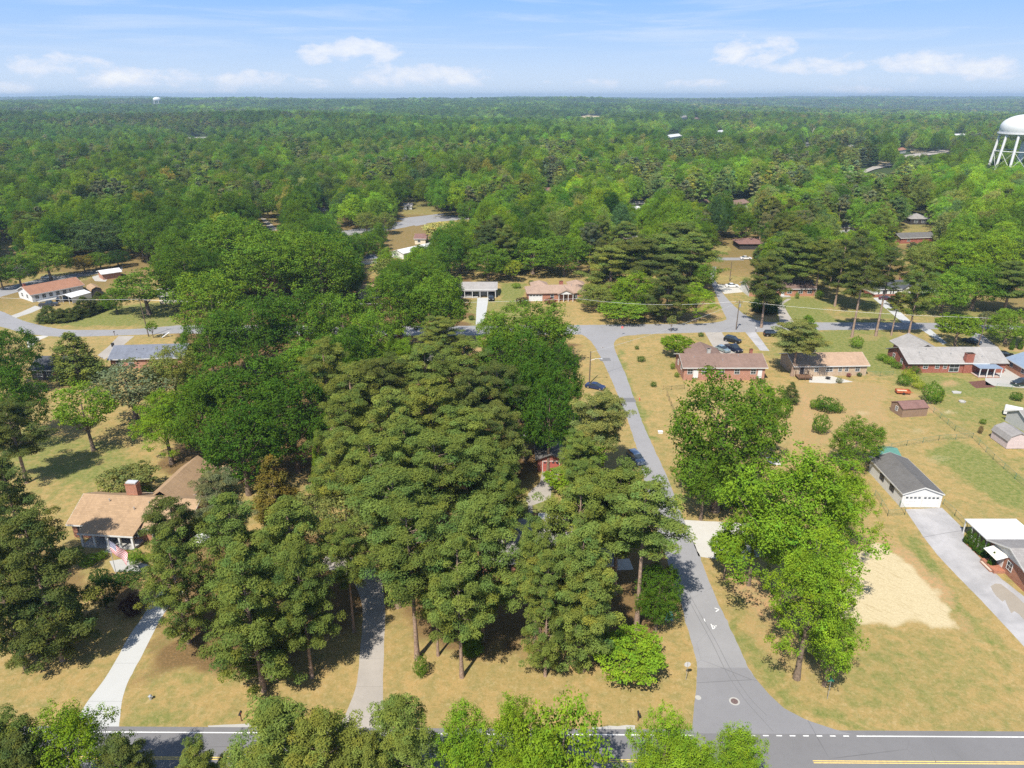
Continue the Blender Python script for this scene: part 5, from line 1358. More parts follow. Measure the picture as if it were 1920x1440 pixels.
# H1 ranch with columned porch, wing and chimney
h, rf, L = house('tan-roofed brick ranch house with white-columned porch, left of the pines', (140, 1007), (352, 1019), 9.5, 2.7, 2.3, BR['mix'], RF['tan'], ov=.5)
prf = MB(); x0, x1 = L * .16, L * .62
prf.add([(x0 - .2, -2.6, 2.48), (x1 + .2, -2.6, 2.48), (x1 + .2, 1.0, 3.42), (x0 - .2, 1.0, 3.42), (x0 - .2, -2.6, 2.6), (x1 + .2, -2.6, 2.6), (x1 + .2, 1.0, 3.54), (x0 - .2, 1.0, 3.54)],
        [(3, 2, 1, 0), (4, 5, 6, 7), (0, 1, 5, 4), (1, 2, 6, 5), (2, 3, 7, 6), (3, 0, 4, 7)])
prf.build('porch_roof', RF['tan'], h)
mb = MB(); mb.box(x0 - .2, x1 + .2, -2.66, -2.605, 2.32, 2.58); mb.build('porch_beam', M['trim'], h)
mb = MB(); mb.box(x0, x1, -2.5, -.02, .02, .28); mb.build('porch_floor', M['conc'], h)
posts(h, [(x0 + .2 + (x1 - x0 - .4) * i / 4, -2.35) for i in range(5)], 2.05, M['white'], .15, .28, 'column')
for u in (1.9, L * .22, L * .36, L * .55): win(h, L, 9.5, 'f', u, .75, 1.0, 1.45, True)
door(h, L, 9.5, 'f', L * .45, .25, m=M['wood']); win(h, L, 9.5, 'f', L * .75, .8, 1.6, 1.3, grid=2); win(h, L, 9.5, 'f', L * .9, .8, 1.0, 1.3, True); win(h, L, 9.5, 'l', 4.5, .9, 1.0, 1.3)
for i in range(3):
    mb = MB(); mb.box(L * .45 - 1.2 - i * .15, L * .45 + 1.2 + i * .15, -2.5 - .32 * (i + 1), -2.5 - .32 * i - .003, .01, .27 - .08 * (i + 1)); mb.build('porch_step', M['conc'], h)
xw = L * .43
walls(h, 6.4, 9.0, 2.7, BR['cream'], 2.3, 'y', 'wing_wall', xw, 9.503)
rw = gable_roof(h, 6.4, 11.5, 2.7, 2.3, .5, RF['tan'], 'y', 'wing_roof', x0=xw, y0=7.2)
for i in range(4): win(h, xw + 6.4, 20, 'b', .9 + i * 1.5, 0.7, 1.1, 1.7)
chimney(rf, xw - .9, 6.2, 2.7, 6.7, BR['mix'], 1.9, 1.1)
mb = MB(); mb.box(xw - 1.75, xw - .05, 5.75, 6.65, 6.71, 6.95); mb.build('chimney_cap', M['alum'], rf)
vents(rf, L, 9.5, 2.7, 2.3, 4, 1)
# white fountain-like ring of the front court under the pines
c = G(376, 1015); r_ = thing('garden_urn', 'white garden fountain glimpsed through the pines beside the ranch house', 'fountain', c)
mb = MB(); mb.lathe([(1.5, 0), (1.6, .45), (1.45, .5), (1.3, .45), (1.3, .1), (0, .1)], 20); mb.build('basin', M['white'], r_)
mb = MB(); mb.lathe([(.25, .1), (.14, .6), (.2, .9), (.6, 1.1), (.5, 1.15), (0, 1.05)], 16); mb.build('bowl', M['white'], r_)
# small brown open shed
h, rf, L = house('small brown open-fronted shed at the edge of the dark wood', (417, 905), (445, 905), 3.2, 1.9, .6, BR['dark'], RF['tan'], name='garden_shed', cat='shed', ov=.3, trim=False)
mb = MB(); mb.box(L * .45, L - .15, -.03, -.004, .02, 1.7); mb.build('painted_front_shade', M['glass'], h)  # flat dark panel paints the shade inside; the wall behind is closed
# H2 brown-roofed house left, with white metal carport and dark barn shed
h, rf, L = house('long brown-roofed house with white walls beside the back street', (62, 567), (158, 548), 10.5, 2.7, 1.9, BR['white'], RF['rust'], ov=.5)
for i in range(6): win(h, L, 10.5, 'f', 1.6 + i * 2.2, .9, 1.1, 1.2)
door(h, L, 10.5, 'f', L * .78, .1); chimney(rf, 1.5, 8.2, 3.2, 5.0, BR['red'], .7, .7); win(h, L, 10.5, 'l', 3, 1, 1.2, 1.2); win(h, L, 10.5, 'l', 7, 1, 1.2, 1.2)
mb = MB(); mb.box(1.2, L * .52, -2.2, -.02, .02, .25); mb.build('porch_floor', M['conc'], h)
A, B = G(137, 571), G(173, 561)
ct = thing('metal_carport', 'white metal carport against the brown-roofed house', 'carport', A, ang(A, B)); Lc = (B - A).length
mb = MB(); mb.box(0, Lc, 0, .06, .3, 2.3); mb.box(0, Lc, 6.0, 6.06, 0, 2.3); mb.build('side_panel', M['white'], ct)
gable_roof(ct, Lc, 6.06, 2.35, .7, .1, RF['white'], 'x', 'roof', .08)
posts(ct, [(0.06, 1.5), (0.06, 4.5), (Lc - .06, 1.5), (Lc - .06, 4.5)], 2.4, M['white'], .05)
def gambrel(label, A, B, D, wallm, roofm, wh=1.9, dark_front=False, name='barn_shed'):
    A = G(*A); B = G(*B); L = (B - A).length
    r = thing(name, label, 'shed', A, ang(A, B))
    pr = [(0, .08), (L, .08), (L, wh), (L * .88, wh + L * .22), (L * .5, wh + L * .38), (L * .12, wh + L * .22), (0, wh)]
    mb = MB(); mb.prism(pr, 'y', 0, D); mb.build('wall', wallm, r)
    top = [(L + .12, wh - .12), (L * .88 + .1, wh + L * .22 + .02), (L * .5, wh + L * .38 + .06), (L * .12 - .1, wh + L * .22 + .02), (-.12, wh - .12)]
    inn = [(a + (0 if abs(a - L / 2) < .01 else (-.0)), b + .1) for a, b in top]
    mb = MB(); mb.prism(top + [(a * 1.0 + (.06 if a > L / 2 else -.06 if a < L / 2 else 0), b + .12) for a, b in reversed(top)], 'y', -.18, D + .18); mb.build('roof', roofm, r)
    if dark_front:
        mb = MB(); mb.prism([(L * .1, .1), (L * .9, .1), (L * .9, wh - .05), (L * .5, wh + L * .28), (L * .1, wh - .05)], 'y', -.03, -.003); mb.build('painted_front_shade', BR['dark'], r)  # solid dark panel standing in for the shaded barn interior
    else:
        for s_ in (0, 1):
            mb = MB(); mb.box(L * .5 - .95 + s_ * .96, L * .5 - .01 + s_ * .96, -.035, -.004, .12, 1.95); mb.box(L * .5 - .9 + s_ * .96, L * .5 - .06 + s_ * .96, -.05, -.036, .95, 1.05); mb.build('shed_door', wallm, r)
    return r
gambrel('tan-roofed barn shed with dark open front beside the white carport', (174, 558), (193, 555), 6.5, BR['dark'], RF['tan'], 2.2, True)
h, rf, L = house('small light-roofed outbuilding with brick side on the left back lawn', (194, 525), (228, 520), 6.0, 2.3, .8, BR['pink'], RF['white'], name='outbuilding', cat='outbuilding', ov=.5)
h, rf, L = house('pale stone house half hidden behind the spreading tree', (300, 570), (345, 566), 7.0, 2.7, 1.5, BR['cream'], RF['grey']); win(h, L, 7, 'f', 2.5, 1, 1.4, 1.2)
h, rf, L = house('white and grey building in the trees at the top of the left lawn', (318, 512), (352, 508), 6.0, 2.6, 1.1, BR['white'], RF['grey']); win(h, L, 6, 'f', 2, 1, 1.2, 1.2)
h, rf, L = house('grey building across the back street at the far left', (34, 520), (62, 514), 7.0, 2.5, 1.2, BR['grey'], RF['grey']); win(h, L, 7, 'f', 2.5, .9, 1.4, 1.2)
# H3, H4
h, rf, L = house('slate-grey roofed house below the curved street', (210, 692), (345, 688), 9.5, 2.8, 1.9, BR['pink'], RF['slate'], ov=.5)
for u in (2, 5, 11, 14): win(h, L, 9.5, 'f', u, .9, 1.2, 1.3)
win(h, L, 9.5, 'l', 4, 1, 1.1, 1.2); vents(rf, L, 9.5, 2.8, 1.9, 3, 3)
h, rf, L = house('black-roofed house in deep tree shade on the left', (62, 712), (135, 712), 9.0, 2.7, 1.8, BR['dark'], RF['char'])
for u in (2, 4.4, 7): win(h, L, 9, 'f', u, .9, 1.1, 1.3)
door(h, L, 9, 'f', 5.8, .1, m=BR['red'])
# H5 carport house
h, rf, L = house('grey-roofed white house with open carport at the end of a straight drive', (842, 556), (930, 556), 9.0, 2.75, 1.25, BR['white'], RF['lgrey'], ov=.5, trim=True)
pv_ = MB(); pv_.box(L * .10, L - .25, -.03, -.004, .1, 2.5); pv_.build('painted_carport_shade', M['glass'], h)  # dark sheet on the closed wall, imitating shade under the carport roof
mb = MB(); mb.box(0, L, -2.1, -.5, 2.35, 2.52); mb.build('porch_roof', RF['lgrey'], h)
posts(h, [(L * (.18 + .162 * i), -1.95) for i in range(6)], 2.3, M['white'], .09)
mb = MB(); mb.box(L * .2, L * .62, -2.0, -.6, .02, .3); mb.build('porch_floor', M['conc'], h)
for i in range(7):
    mb = MB(); mb.box(L * .36 + i * .32, L * .36 + i * .32 + .06, -1.98, -1.92, .3, 1.1); mb.build('baluster', M['white'], h)
# H6 hip-roofed house
h, rf, L = house('tan hip-roofed brick house with white pediment and garage facing the cross street', (990, 565), (1108, 563), 9.0, 2.75, 1.7, BR['mix'], RF['taupe'], hip=True, ov=.5)
garage_door(h, L, 9, 'f', 2.6, 4.4, 2.2, lights=True)
for u in (L * .38, L * .75, L * .9): win(h, L, 9, 'f', u, .9, 1.1, 1.3)
xp = L * .47
gable_roof(h, 5.2, 5.5, 2.75, 1.25, .25, RF['taupe'], 'y', 'porch_roof', x0=xp, y0=-1.6)
mb = MB(); mb.prism([(xp, 2.62), (xp + 5.2, 2.62), (xp + 2.6, 3.95)], 'y', -1.55, -1.45); mb.build('pediment', M['white'], h)
posts(h, [(xp + .2 + i * 1.6, -1.45) for i in range(4)], 2.6, M['white'], .09, name='column')
door(h, L, 9, 'f', xp + 2.6, .1, m=M['wood'])
for x_ in (2.2, L - 6.2): hip_roof(h, 5.5, 6, 2.75, 1.5, .4, RF['taupe'], 'wing_roof', x_, 8.9); walls(h, 5.1, 5.6, 2.72, BR['mix'], 0, 'x', 'wing_wall', x_ + .2, 9.01)
chimney(rf, L * .55, 5.4, 2.9, 5.6, BR['red'], 1.3, .8); vents(rf, L, 9, 2.75, 1.7, 2, 5)
# half hidden ones by the far street and under the oaks
h, rf, L = house('grey-roofed house half hidden between the oaks and the pine wood', (780, 692), (842, 692), 9, 2.7, 1.6, BR['pink'], RF['dgrey']); win(h, L, 9, 'f', 3, 1, 1.2, 1.2)
h, rf, L = house('sliver of a tan roof left of the big twin oak', (672, 560), (712, 560), 7.5, 2.6, 1.5, BR['cream'], RF['tan']); win(h, L, 7.5, 'f', 4, 1, 1.2, 1.2)
h, rf, L = house('long low shed with white roof running back to the far street', (735, 482), (757, 486), 21, 2.4, 1.1, BR['white'], RF['white'], axis='y', name='long_shed', cat='shed', ov=.3); win(h, L, 21, 'f', 2, 1, 1.2, 1)
h, rf, L = house('maroon-roofed house beside the cream blossoming tree', (778, 458), (798, 458), 10, 2.6, 1.4, BR['cream'], RF['maroon']); win(h, L, 10, 'f', 2, 1, 1.2, 1.2)
h, rf, L = house('low building with blue-grey roof left of the weeping tree', (676, 497), (706, 494), 6, 2.3, .8, BR['white'], RF['slate'], name='outbuilding', cat='outbuilding')
h, rf, L = house('white garden shed on the lawn beyond the far street', (757, 393), (772, 393), 4, 2.3, 1.3, BR['white'], RF['grey'], name='garden_shed', cat='shed'); door(h, L, 4, 'f', L / 2, .1, m=BR['dark'])
h, rf, L = house('little shed with red-brown roof among trees beyond the far street', (1020, 362), (1034, 362), 5, 2.3, 1.2, BR['redpaint'], RF['maroon'], name='garden_shed', cat='shed'); door(h, L, 5, 'f', L / 2, .1, m=BR['white'])
# H7
h, rf, L = house('pink brick house with red-brown roof behind the huge dark oak', (1281, 713), (1432, 713), 9.5, 3.5, 1.7, BR['pink'], RF['redbrown'], ov=.5)
for u in (1.5, 5, 9.2, 13, 17): win(h, L, 9.5, 'f', u, 1.7, 1.2, 1.2)
door(h, L, 9.5, 'f', 2.9, .6, 1.1, 2.1); win(h, L, 9.5, 'l', 3, 1.8, .9, 1.3); win(h, L, 9.5, 'l', 6.5, 1.8, .9, 1.3); door(h, L, 9.5, 'f', L - 1.2, .6, .9, 2.1)
gable_roof(h, 8.5, 8, 3.2, 1.7, .4, RF['redbrown'], 'y', 'wing_roof', x0=3.0, y0=6.5); walls(h, 8.5, 4.5, 3.2, BR['pink'], 1.6, 'y', 'wing_wall', 3.0, 9.503)
chimney(rf, L * .36, 5.6, 4.6, 6.3, M['conc'], .8, .7); chimney(rf, L * .90, 5.9, 4.3, 6.1, BR['red'], .7, .6); vents(rf, L, 9.5, 3.5, 1.7, 3, 6)
# H8
h, rf, L = house('tan brick house with pale orange-tan roof in the middle of the right lawns', (1488, 706), (1623, 704), 9.0, 2.85, 1.7, BR['tan'], RF['orange'], ov=.45)
for u, w_ in ((L * .30, .9), (L * .48, 1.6), (L * .63, .8), (L * .72, .8), (L * .87, 1.1)): win(h, L, 9, 'f', u, 1.25, w_, 1.1)
door(h, L, 9, 'f', L * .10, .6, .95, 2.0, m=BR['dark']); chimney(rf, L * .33, 5.0, 4.1, 5.2, M['conc'], 1.5, .7); vents(rf, L, 9, 2.85, 1.7, 3, 8)
dk = thing('wooden_deck', 'small wooden deck with red furniture behind the tan brick house', 'deck', h.location + Vector((.2, -2.7, 0)))
mb = MB(); mb.box(0, 3.4, 0, 2.6, .55, .68); mb.build('floor', M['wood'], dk)
posts(dk, [(.1, .1), (3.3, .1), (.1, 2.5), (3.3, 2.5), (1.7, .1)], 1.5, M['wood'], .06)
mb = MB(); mb.box(.1, 3.3, .05, .1, 1.38, 1.46); mb.box(.1, 3.3, .05, .1, .95, 1.0); mb.build('railing', M['wood'], dk)
# H9
h, rf, L = house('red brick house with long light grey roof, tall chimney and carport', (1700, 699), (1882, 699), 10.5, 2.8, 2.2, BR['red'], RF['lgrey'], ov=.5)
h.children[0].data.transform(Matrix.Diagonal((.80, 1, 1, 1)))
Lm = L * .80
for u, w_ in ((L * .18, 1.1), (L * .30, .9), (L * .38, .8)): win(h, L, 10.5, 'f', u, 1.2, w_, 1.1)
win(h, L, 10.5, 'f', L * .475, .35, 2.3, 2.0, name='patio_door', grid=1); win(h, L, 10.5, 'l', 3.2, 1.2, .9, 1.4); win(h, L, 10.5, 'l', 7.2, 1.2, .9, 1.4)
chimney(rf, L * .61, .25, 0, 5.2, BR['red'], 2.0, 1.1)
gable_roof(h, 9, 9, 2.8, 2.0, .4, RF['lgrey'], 'y', 'wing_roof', x0=L * .16, y0=8.0); walls(h, 9, 5, 2.75, BR['red'], 1.9, 'y', 'wing_wall', L * .16, 10.503)
posts(h, [(L - .35, .35), (L - .35, 9.8)], 2.6, BR['red'], .33, name='pillar')
mb = MB(); mb.box(L * .645, L * .88, -3.6, -.5, 2.42, 2.52); mb.build('patio_roof', RF['blue'], h)
posts(h, [(L * .655, -3.45), (L * .73, -3.45), (L * .80, -3.45), (L * .87, -3.45)], 2.3, M['white'], .09, .12, name='column')
mb = MB(); mb.box(L * .65, L * .875, -3.5, -.02, .02, .16); mb.build('patio_floor', BR['red'], h); vents(rf, L, 10.5, 2.8, 2.2, 4, 9)
# H10
h, rf, L = house('orange brick house with blue-grey roof cut by the right frame edge', (1884, 690), (1960, 735), 9, 2.7, 1.7, BR['orange'], RF['blue'], ov=.4)
for u in (2.2, 6.8): win(h, L, 9, 'f', u, 1.2, 1.0, 1.1)
# H11
h, rf, L = house('white-trimmed brick house with black roof and dark shutters', (1638, 557), (1757, 554), 8.5, 2.8, 1.9, BR['red'], RF['char'], ov=.4)
mb = MB(); mb.box(-.02, L + .02, -.03, -.003, .95, 2.75); mb.build('siding', M['white'], h)
mb = MB(); mb.prism([(-.02, .95), (8.52, .95), (8.5, 2.8), (4.25, 4.6), (0, 2.8)], 'x', -.03, -.003); mb.build('gable_siding', M['white'], h)
for u in (L * .06 + 1, L * .22, L * .33, L * .88): win(h, L, 8.6, 'f', u, 1.1, 1.0, 1.35, True)
win(h, L, 8.5, 'l', 3, 1.3, .9, 1.2, True); gable_roof(h, 3, 4.5, 2.9, 1.1, .3, RF['char'], 'y', 'porch_roof', x0=L * .43, y0=-.6); vents(rf, L, 8.5, 2.8, 1.9, 2, 4)
mb = MB(); mb.prism([(L * .43 + .02, 2.75), (L * .43 + 2.98, 2.75), (L * .43 + 1.5, 3.9)], 'y', -.5, -.42); mb.build('pediment', M['white'], h); posts(h, [(L * .43 + .15, -.45), (L * .43 + 2.85, -.45)], 2.75, M['white'], .1)
chimney(rf, L * .5, 4.6, 4.0, 5.6, BR['red'], .8, .7)
# H12
h, rf, L = house('orange brick house with dark brown roof beside the north street', (1404, 556), (1525, 555), 9, 2.75, 1.6, BR['orange'], RF['brown'], ov=.5)
for u in (L * .62, L * .79, L * .93): win(h, L, 9, 'f', u, 1.0, 1.5, 1.1)
mb = MB(); mb.prism([(.02, 0), (8.98, 0), (8.98, 2.72), (4.5, 4.2), (.02, 2.72)], 'x', -.04, -.005); mb.build('gable_siding', M['white'], h); door(h, L, 9, 'f', L * .52, .2)
mb = MB(); mb.box(L * .48, L * .62, -1.5, -.02, .02, .3); mb.build('porch_floor', M['conc'], h)
# H13-15 and beyond
h, rf, L = house('brown hip-roofed house at the far end of the north street', (1386, 468), (1436, 468), 10, 2.6, 1.7, BR['dark'], RF['maroon'], hip=True, ov=.6)
h, rf, L = house('dark grey roofed brick house in the trees right of centre', (1688, 457), (1752, 455), 9, 2.7, 1.5, BR['red'], RF['dgrey']); win(h, L, 9, 'f', 4, 1, 1.4, 1.2)
h, rf, L = house('dark house with small grey hip roof above the dark grey roof', (1706, 421), (1742, 421), 10, 3, 2.2, BR['dark'], RF['grey'], hip=True)
for u in (3, 7): win(h, L, 10, 'f', u, 1, 1.8, 1.4)
FAR = [('far white house with light gable roof right of centre', (1253, 265), (1278, 262), 12, 6, 3, 'white', 'white'), ('far low grey-roofed building in the left woods', (352, 266), (390, 264), 16, 3.5, 3, 'grey', 'grey'),
       ('far white gable right of the far white house', (1345, 254), (1358, 252), 9, 5, 3, 'white', 'white'), ('far white outbuilding left of the water tower', (1786, 258), (1812, 257), 12, 4, 2, 'white', 'white'),
       ('far house with red-brown roof and white wall beside the pale road', (1683, 289), (1698, 287), 9, 4.5, 2, 'white', 'rust'), ('far grey house under the tall lone trunk', (1507, 276), (1521, 275), 9, 4, 2, 'grey', 'dgrey'),
       ('far pale house left of the lone trunk row', (1590, 281), (1601, 280), 8, 4, 2, 'grey', 'grey'), ('far white house at the edge of the pale field', (1276, 225), (1290, 224), 12, 6, 4, 'white', 'grey'), ('far brown house next to the pale field', (1300, 228), (1312, 227), 12, 6, 4, 'pink', 'brown'),
       ('white-walled house with pink roof above the north street', (1376, 392), (1404, 388), 9, 3, 1.6, 'white', 'redbrown'), ('flat pale building above the corner trees', (1180, 390), (1208, 389), 8, 2.6, 1.0, 'grey', 'lgrey'), ('small white building above the corner trees', (1192, 399), (1202, 398), 5, 2.5, 1, 'white', 'white'),
       ('grey-roofed cottage beside the small far lane', (598, 404), (614, 402), 7, 2.6, 1.4, 'white', 'slate'), ('dark low building in the trees above the north street', (1304, 388), (1330, 386), 7, 2.6, 1.2, 'dark', 'brown'), ('pale grey building among the corner trees', (1238, 505), (1272, 503), 7, 2.6, 1.2, 'white', 'lgrey'),
       ('grey house with white gable between the far trees', (1576, 437), (1602, 435), 8, 2.8, 1.4, 'white', 'grey'), ('pale building behind the hip-roofed house corner', (1150, 449), (1196, 447), 8, 2.6, 1.1, 'grey', 'lgrey')]
for (lb, A, B, D, wh, rise, wm, rm) in FAR:
    pa, pb = Gt(*A), Gt(*B); G0 = G; G = lambda x, y, z=0, _m={A: pa, B: pb}: _m[(x, y)]
    h, rf, L = house(lb, A, B, D, wh, rise, BR[wm], RF[rm], trim=False); G = G0; win(h, L, D, 'f', L * .35, 1, 1.6, 1.5); win(h, L, D, 'f', L * .7, 1, 1.6, 1.5)
    h.location.z -= .3
# subject house under the pines and its garage
h, rf, L = house('grey-roofed house mostly hidden under the centre pines', (905, 1082), (1150, 1086), 11, 2.8, 1.7, BR['mix'], RF['grey'], ov=.5)
for u in (3, 7, 12): win(h, L, 11, 'f', u, 1, 1.2, 1.3, True)
door(h, L, 11, 'f', 9.5, .1)
dk = thing('wooden_deck', 'brown wooden deck behind the grey-roofed house, beside the white patio', 'deck', G(989, 981))
q = (G(1008, 981) - G(989, 981)).length
mb = MB()
for i in range(12): mb.box(0 + i * q / 12 + .01, (i + 1) * q / 12 - .01, 0, 2.4, .3, .36)
mb.build('floor', M['wood'], dk); posts(dk, [(.06, .06), (q - .06, .06), (.06, 2.34), (q - .06, 2.34)], 1.2, M['wood'], .05)
mb = MB(); mb.box(0, q, 2.32, 2.38, 1.1, 1.17); mb.box(0, .06, 0, 2.3, 1.1, 1.17); mb.build('railing', M['wood'], dk)
h, rf, L = house('red brick garage with low grey roof behind the centre pines', (1008, 884), (1054, 884), 8.5, 2.7, .95, BR['redpaint'], RF['dgrey'], axis='y', name='garage', cat='garage', ov=.5, trim=False)
garage_door(h, L, 8.5, 'f', L * .54, 3.0, 2.1, m=mat('red_door', (.38, .10, .08), .6, .05))
h, rf, L = house('scrap of a brick outbuilding glimpsed through the pine wood', (872, 866), (900, 866), 4, 2.3, .8, BR['orange'], RF['tan'], name='outbuilding', cat='outbuilding')
# right side garages and sheds
h, rf, L = house('white garage with two doors and charcoal roof on the long drive', (1688, 951), (1762, 952), 12.5, 2.6, 1.25, BR['white'], RF['dgrey'], axis='y', name='garage', cat='garage', ov=.2)
for u in (L * .27, L * .73): garage_door(h, L, 12.5, 'f', u, 2.75, 2.15)
for y_ in (4.6, 5.4, 8.4, 9.2): win(h, L, 12.5, 'l', y_, 1.1, .55, 1.0, mat_f=M['shutter'])
h, rf, L = house('white shed with green metal roof behind the white garage', (1648, 880), (1684, 880), 4.2, 2.5, .75, BR['white'], RF['green'], name='garden_shed', cat='shed', ov=.2, trim=False)
h, rf, L = house('taupe shed with maroon roof on the bare garden lawn', (1690, 783), (1737, 780), 4.0, 2.0, .85, BR['brown'], RF['maroon'], name='garden_shed', cat='shed', ov=.15, trim=False)
win(h, L, 4, 'l', 2, .9, .7, .9)
gambrel('pale pink barn shed with grey roof at the right frame edge', (1886, 842), (1926, 842), 5.0, BR['pinkpaint'], RF['grey'], 1.75)
A_, B_ = (1884, 789), (1925, 812)
h, rf, L = house('light grey workshop with grey roof above the pink barn shed', A_, B_, 8, 2.2, 1.6, BR['grey'], RF['grey'], axis='y', name='workshop', cat='workshop', ov=.3)
# carport house at the right edge
A = G(1922, 1112); B = G(2040, 1112)
h, rf, L = house('red brick house with grey roof and striped awning at the right edge', (1922, 1112), (2080, 1112), 8.6, 2.8, 1.6, BR['mix'], RF['grey'], ov=.5)
mb = MB(); mb.prism([(.1, 2.72), (8.5, 2.72), (4.3, 4.3)], 'x', -.04, -.004); mb.build('gable_siding', M['white'], h)
win(h, L, 8.6, 'l', 4.6, 1.0, 1.0, 1.2); door(h, L, 8.6, 'l', 2.7, .45, 1.0, 2.0)
aw = MB()
for i in range(9): aw.add([(-1.7, 4.6 + i * .36, 2.15), (-1.7, 4.6 + i * .36 + .2, 2.15), (-.02, 4.6 + i * .36 + .2, 2.72), (-.02, 4.6 + i * .36, 2.72), (-1.7, 4.6 + i * .36, 2.19), (-1.7, 4.6 + i * .36 + .2, 2.19), (-.02, 4.6 + i * .36 + .2, 2.76), (-.02, 4.6 + i * .36, 2.76)], [(3, 2, 1, 0), (4, 5, 6, 7), (0, 1, 5, 4), (2, 3, 7, 6), (3, 0, 4, 7), (1, 2, 6, 5)])
a_ = aw.build('awning', M['white'], h)
aw = MB()
for i in range(8): aw.add([(-1.7, 4.8 + i * .36, 2.14), (-1.7, 4.8 + i * .36 + .16, 2.14), (-.02, 4.8 + i * .36 + .16, 2.71), (-.02, 4.8 + i * .36, 2.71), (-1.7, 4.8 + i * .36, 2.17), (-1.7, 4.8 + i * .36 + .16, 2.17), (-.02, 4.8 + i * .36 + .16, 2.74), (-.02, 4.8 + i * .36, 2.74)], [(3, 2, 1, 0), (4, 5, 6, 7), (0, 1, 5, 4), (2, 3, 7, 6), (3, 0, 4, 7), (1, 2, 6, 5)])
aw.build('stripe', BR['cream'], a_)
mb = MB(); mb.box(-1.7, -.02, 4.4, 7.6, .02, .45); mb.box(-2.05, -1.703, 4.8, 7.2, .02, .24); mb.build('porch', BR['mix'], h)
cp = thing('carport', 'white flat-roofed carport behind the red brick house at the right edge', 'carport', h.location + Vector((.3, 9.15, 0)))
mb = MB(); mb.box(-.6, 7.6, 0, 5.9, 2.45, 2.58)
for i in range(20): mb.box(-.6 + i * .41, -.6 + i * .41 + .05, .01, 5.89, 2.581, 2.61)
mb.build('roof', RF['white'], cp); posts(cp, [(-.4, .2), (-.4, 2.0), (-.4, 3.9), (-.4, 5.7), (7.4, .2), (7.4, 5.7)], 2.44, M['white'], .07)
mb = MB(); mb.box(-.42, -.36, .3, 3.8, .05, .95); mb.build('low_wall', M['white'], cp)

# ------------------------------------------------------------------ water towers
def tower(label, px, py_eye_top, D_, R_, H_, legs, name='water_tower'):
    d = pix_dir(px, 300); k = D_ / math.hypot(d.x, d.y); X, Y = d.x * k, d.y * k
    z = float(terrain(X, Y)); r = thing(name, label, 'water tower', (X, Y, z)); H = H_ - z
    hb = H - R_ * .78
    mb = MB(); pr = [(0, hb - R_ * .28), (R_ * .5, hb - R_ * .22), (R_ * .86, hb - R_ * .06), (R_, hb + .02), (R_, hb + R_ * .28)]
    for i in range(1, 12):
        a = i / 11 * math.pi / 2; pr.append((R_ * math.cos(a) * .995 + .02, hb + R_ * .28 + math.sin(a) * R_ * .50))
    mb.lathe(pr, 40); mb.build('tank', mat('tank_white', (.62, .63, .62), .45, .03, .1), r, True)
    mb = MB(); mb.lathe([(R_ * 1.0, hb), (R_ * 1.05, hb), (R_ * 1.05, hb + R_ * .05), (R_ * 1.0, hb + R_ * .05)], 40); mb.build('balcony', M['white'], r)
    for i in range(legs):
        a = 2 * math.pi * i / legs + .2
        mb = MB(); mb.tube([(R_ * 1.18 * math.cos(a), R_ * 1.18 * math.sin(a), 0), (R_ * .95 * math.cos(a), R_ * .95 * math.sin(a), hb)], R_ * .05, 8); mb.build('leg', M['white'], r)
    mb = MB(); mb.tube([(0, 0, 0), (0, 0, hb - R_ * .2)], R_ * .10, 12); mb.build('riser', M['white'], r)
    mb = MB()
    for lev in (.36, .68):
        rr_ = R_ * (1.22 - .27 * lev); zz = hb * lev
        for i in range(legs):
            a, b = 2 * math.pi * i / legs + .2, 2 * math.pi * (i + 1) / legs + .2
            mb.tube([(rr_ * math.cos(a), rr_ * math.sin(a), zz), (rr_ * math.cos(b), rr_ * math.sin(b), zz)], R_ * .016, 5)
            r0, z0 = (R_ * 1.18, 0) if lev < .5 else (R_ * (1.22 - .27 * .36), hb * .36)
            mb.tube([(r0 * math.cos(a), r0 * math.sin(a), z0), (rr_ * math.cos(b), rr_ * math.sin(b), zz)], R_ * .007, 4); mb.tube([(r0 * math.cos(b), r0 * math.sin(b), z0), (rr_ * math.cos(a), rr_ * math.sin(a), zz)], R_ * .007, 4)
    mb.build('bracing', M['white'], r)
    mb = MB(); mb.tube([(0, 0, hb + R_ * .76), (0, 0, hb + R_ * .86)], R_ * .05, 8); mb.build('finial', M['white'], r)
tower('large white many-legged water tower at the right frame edge', 1912, 210, 690, 18.0, 52.5, 12)
tower('distant white water tower on the horizon at the left', 314, 182, 3600, 16, 61, 6)
# dead trunk standing out of the far woods
dt = thing('dead_tree', 'tall bare pale trunk rising from the far woods right of centre', 'tree', (*G(1520, 270)[:2], 0))
mb = MB(); mb.tube([(0, 0, 0), (.4, 0, 12), (1.2, 0, 22)], [1.1, .8, .3], 7); mb.tube([(.9, 0, 17), (3.6, 0, 24)], [.4, .15], 5); mb.tube([(.6, 0, 15), (-2.2, 0, 22)], [.35, .12], 5); mb.build('trunk', mat('dead_wood', (.36, .31, .25), .9, .1), dt)

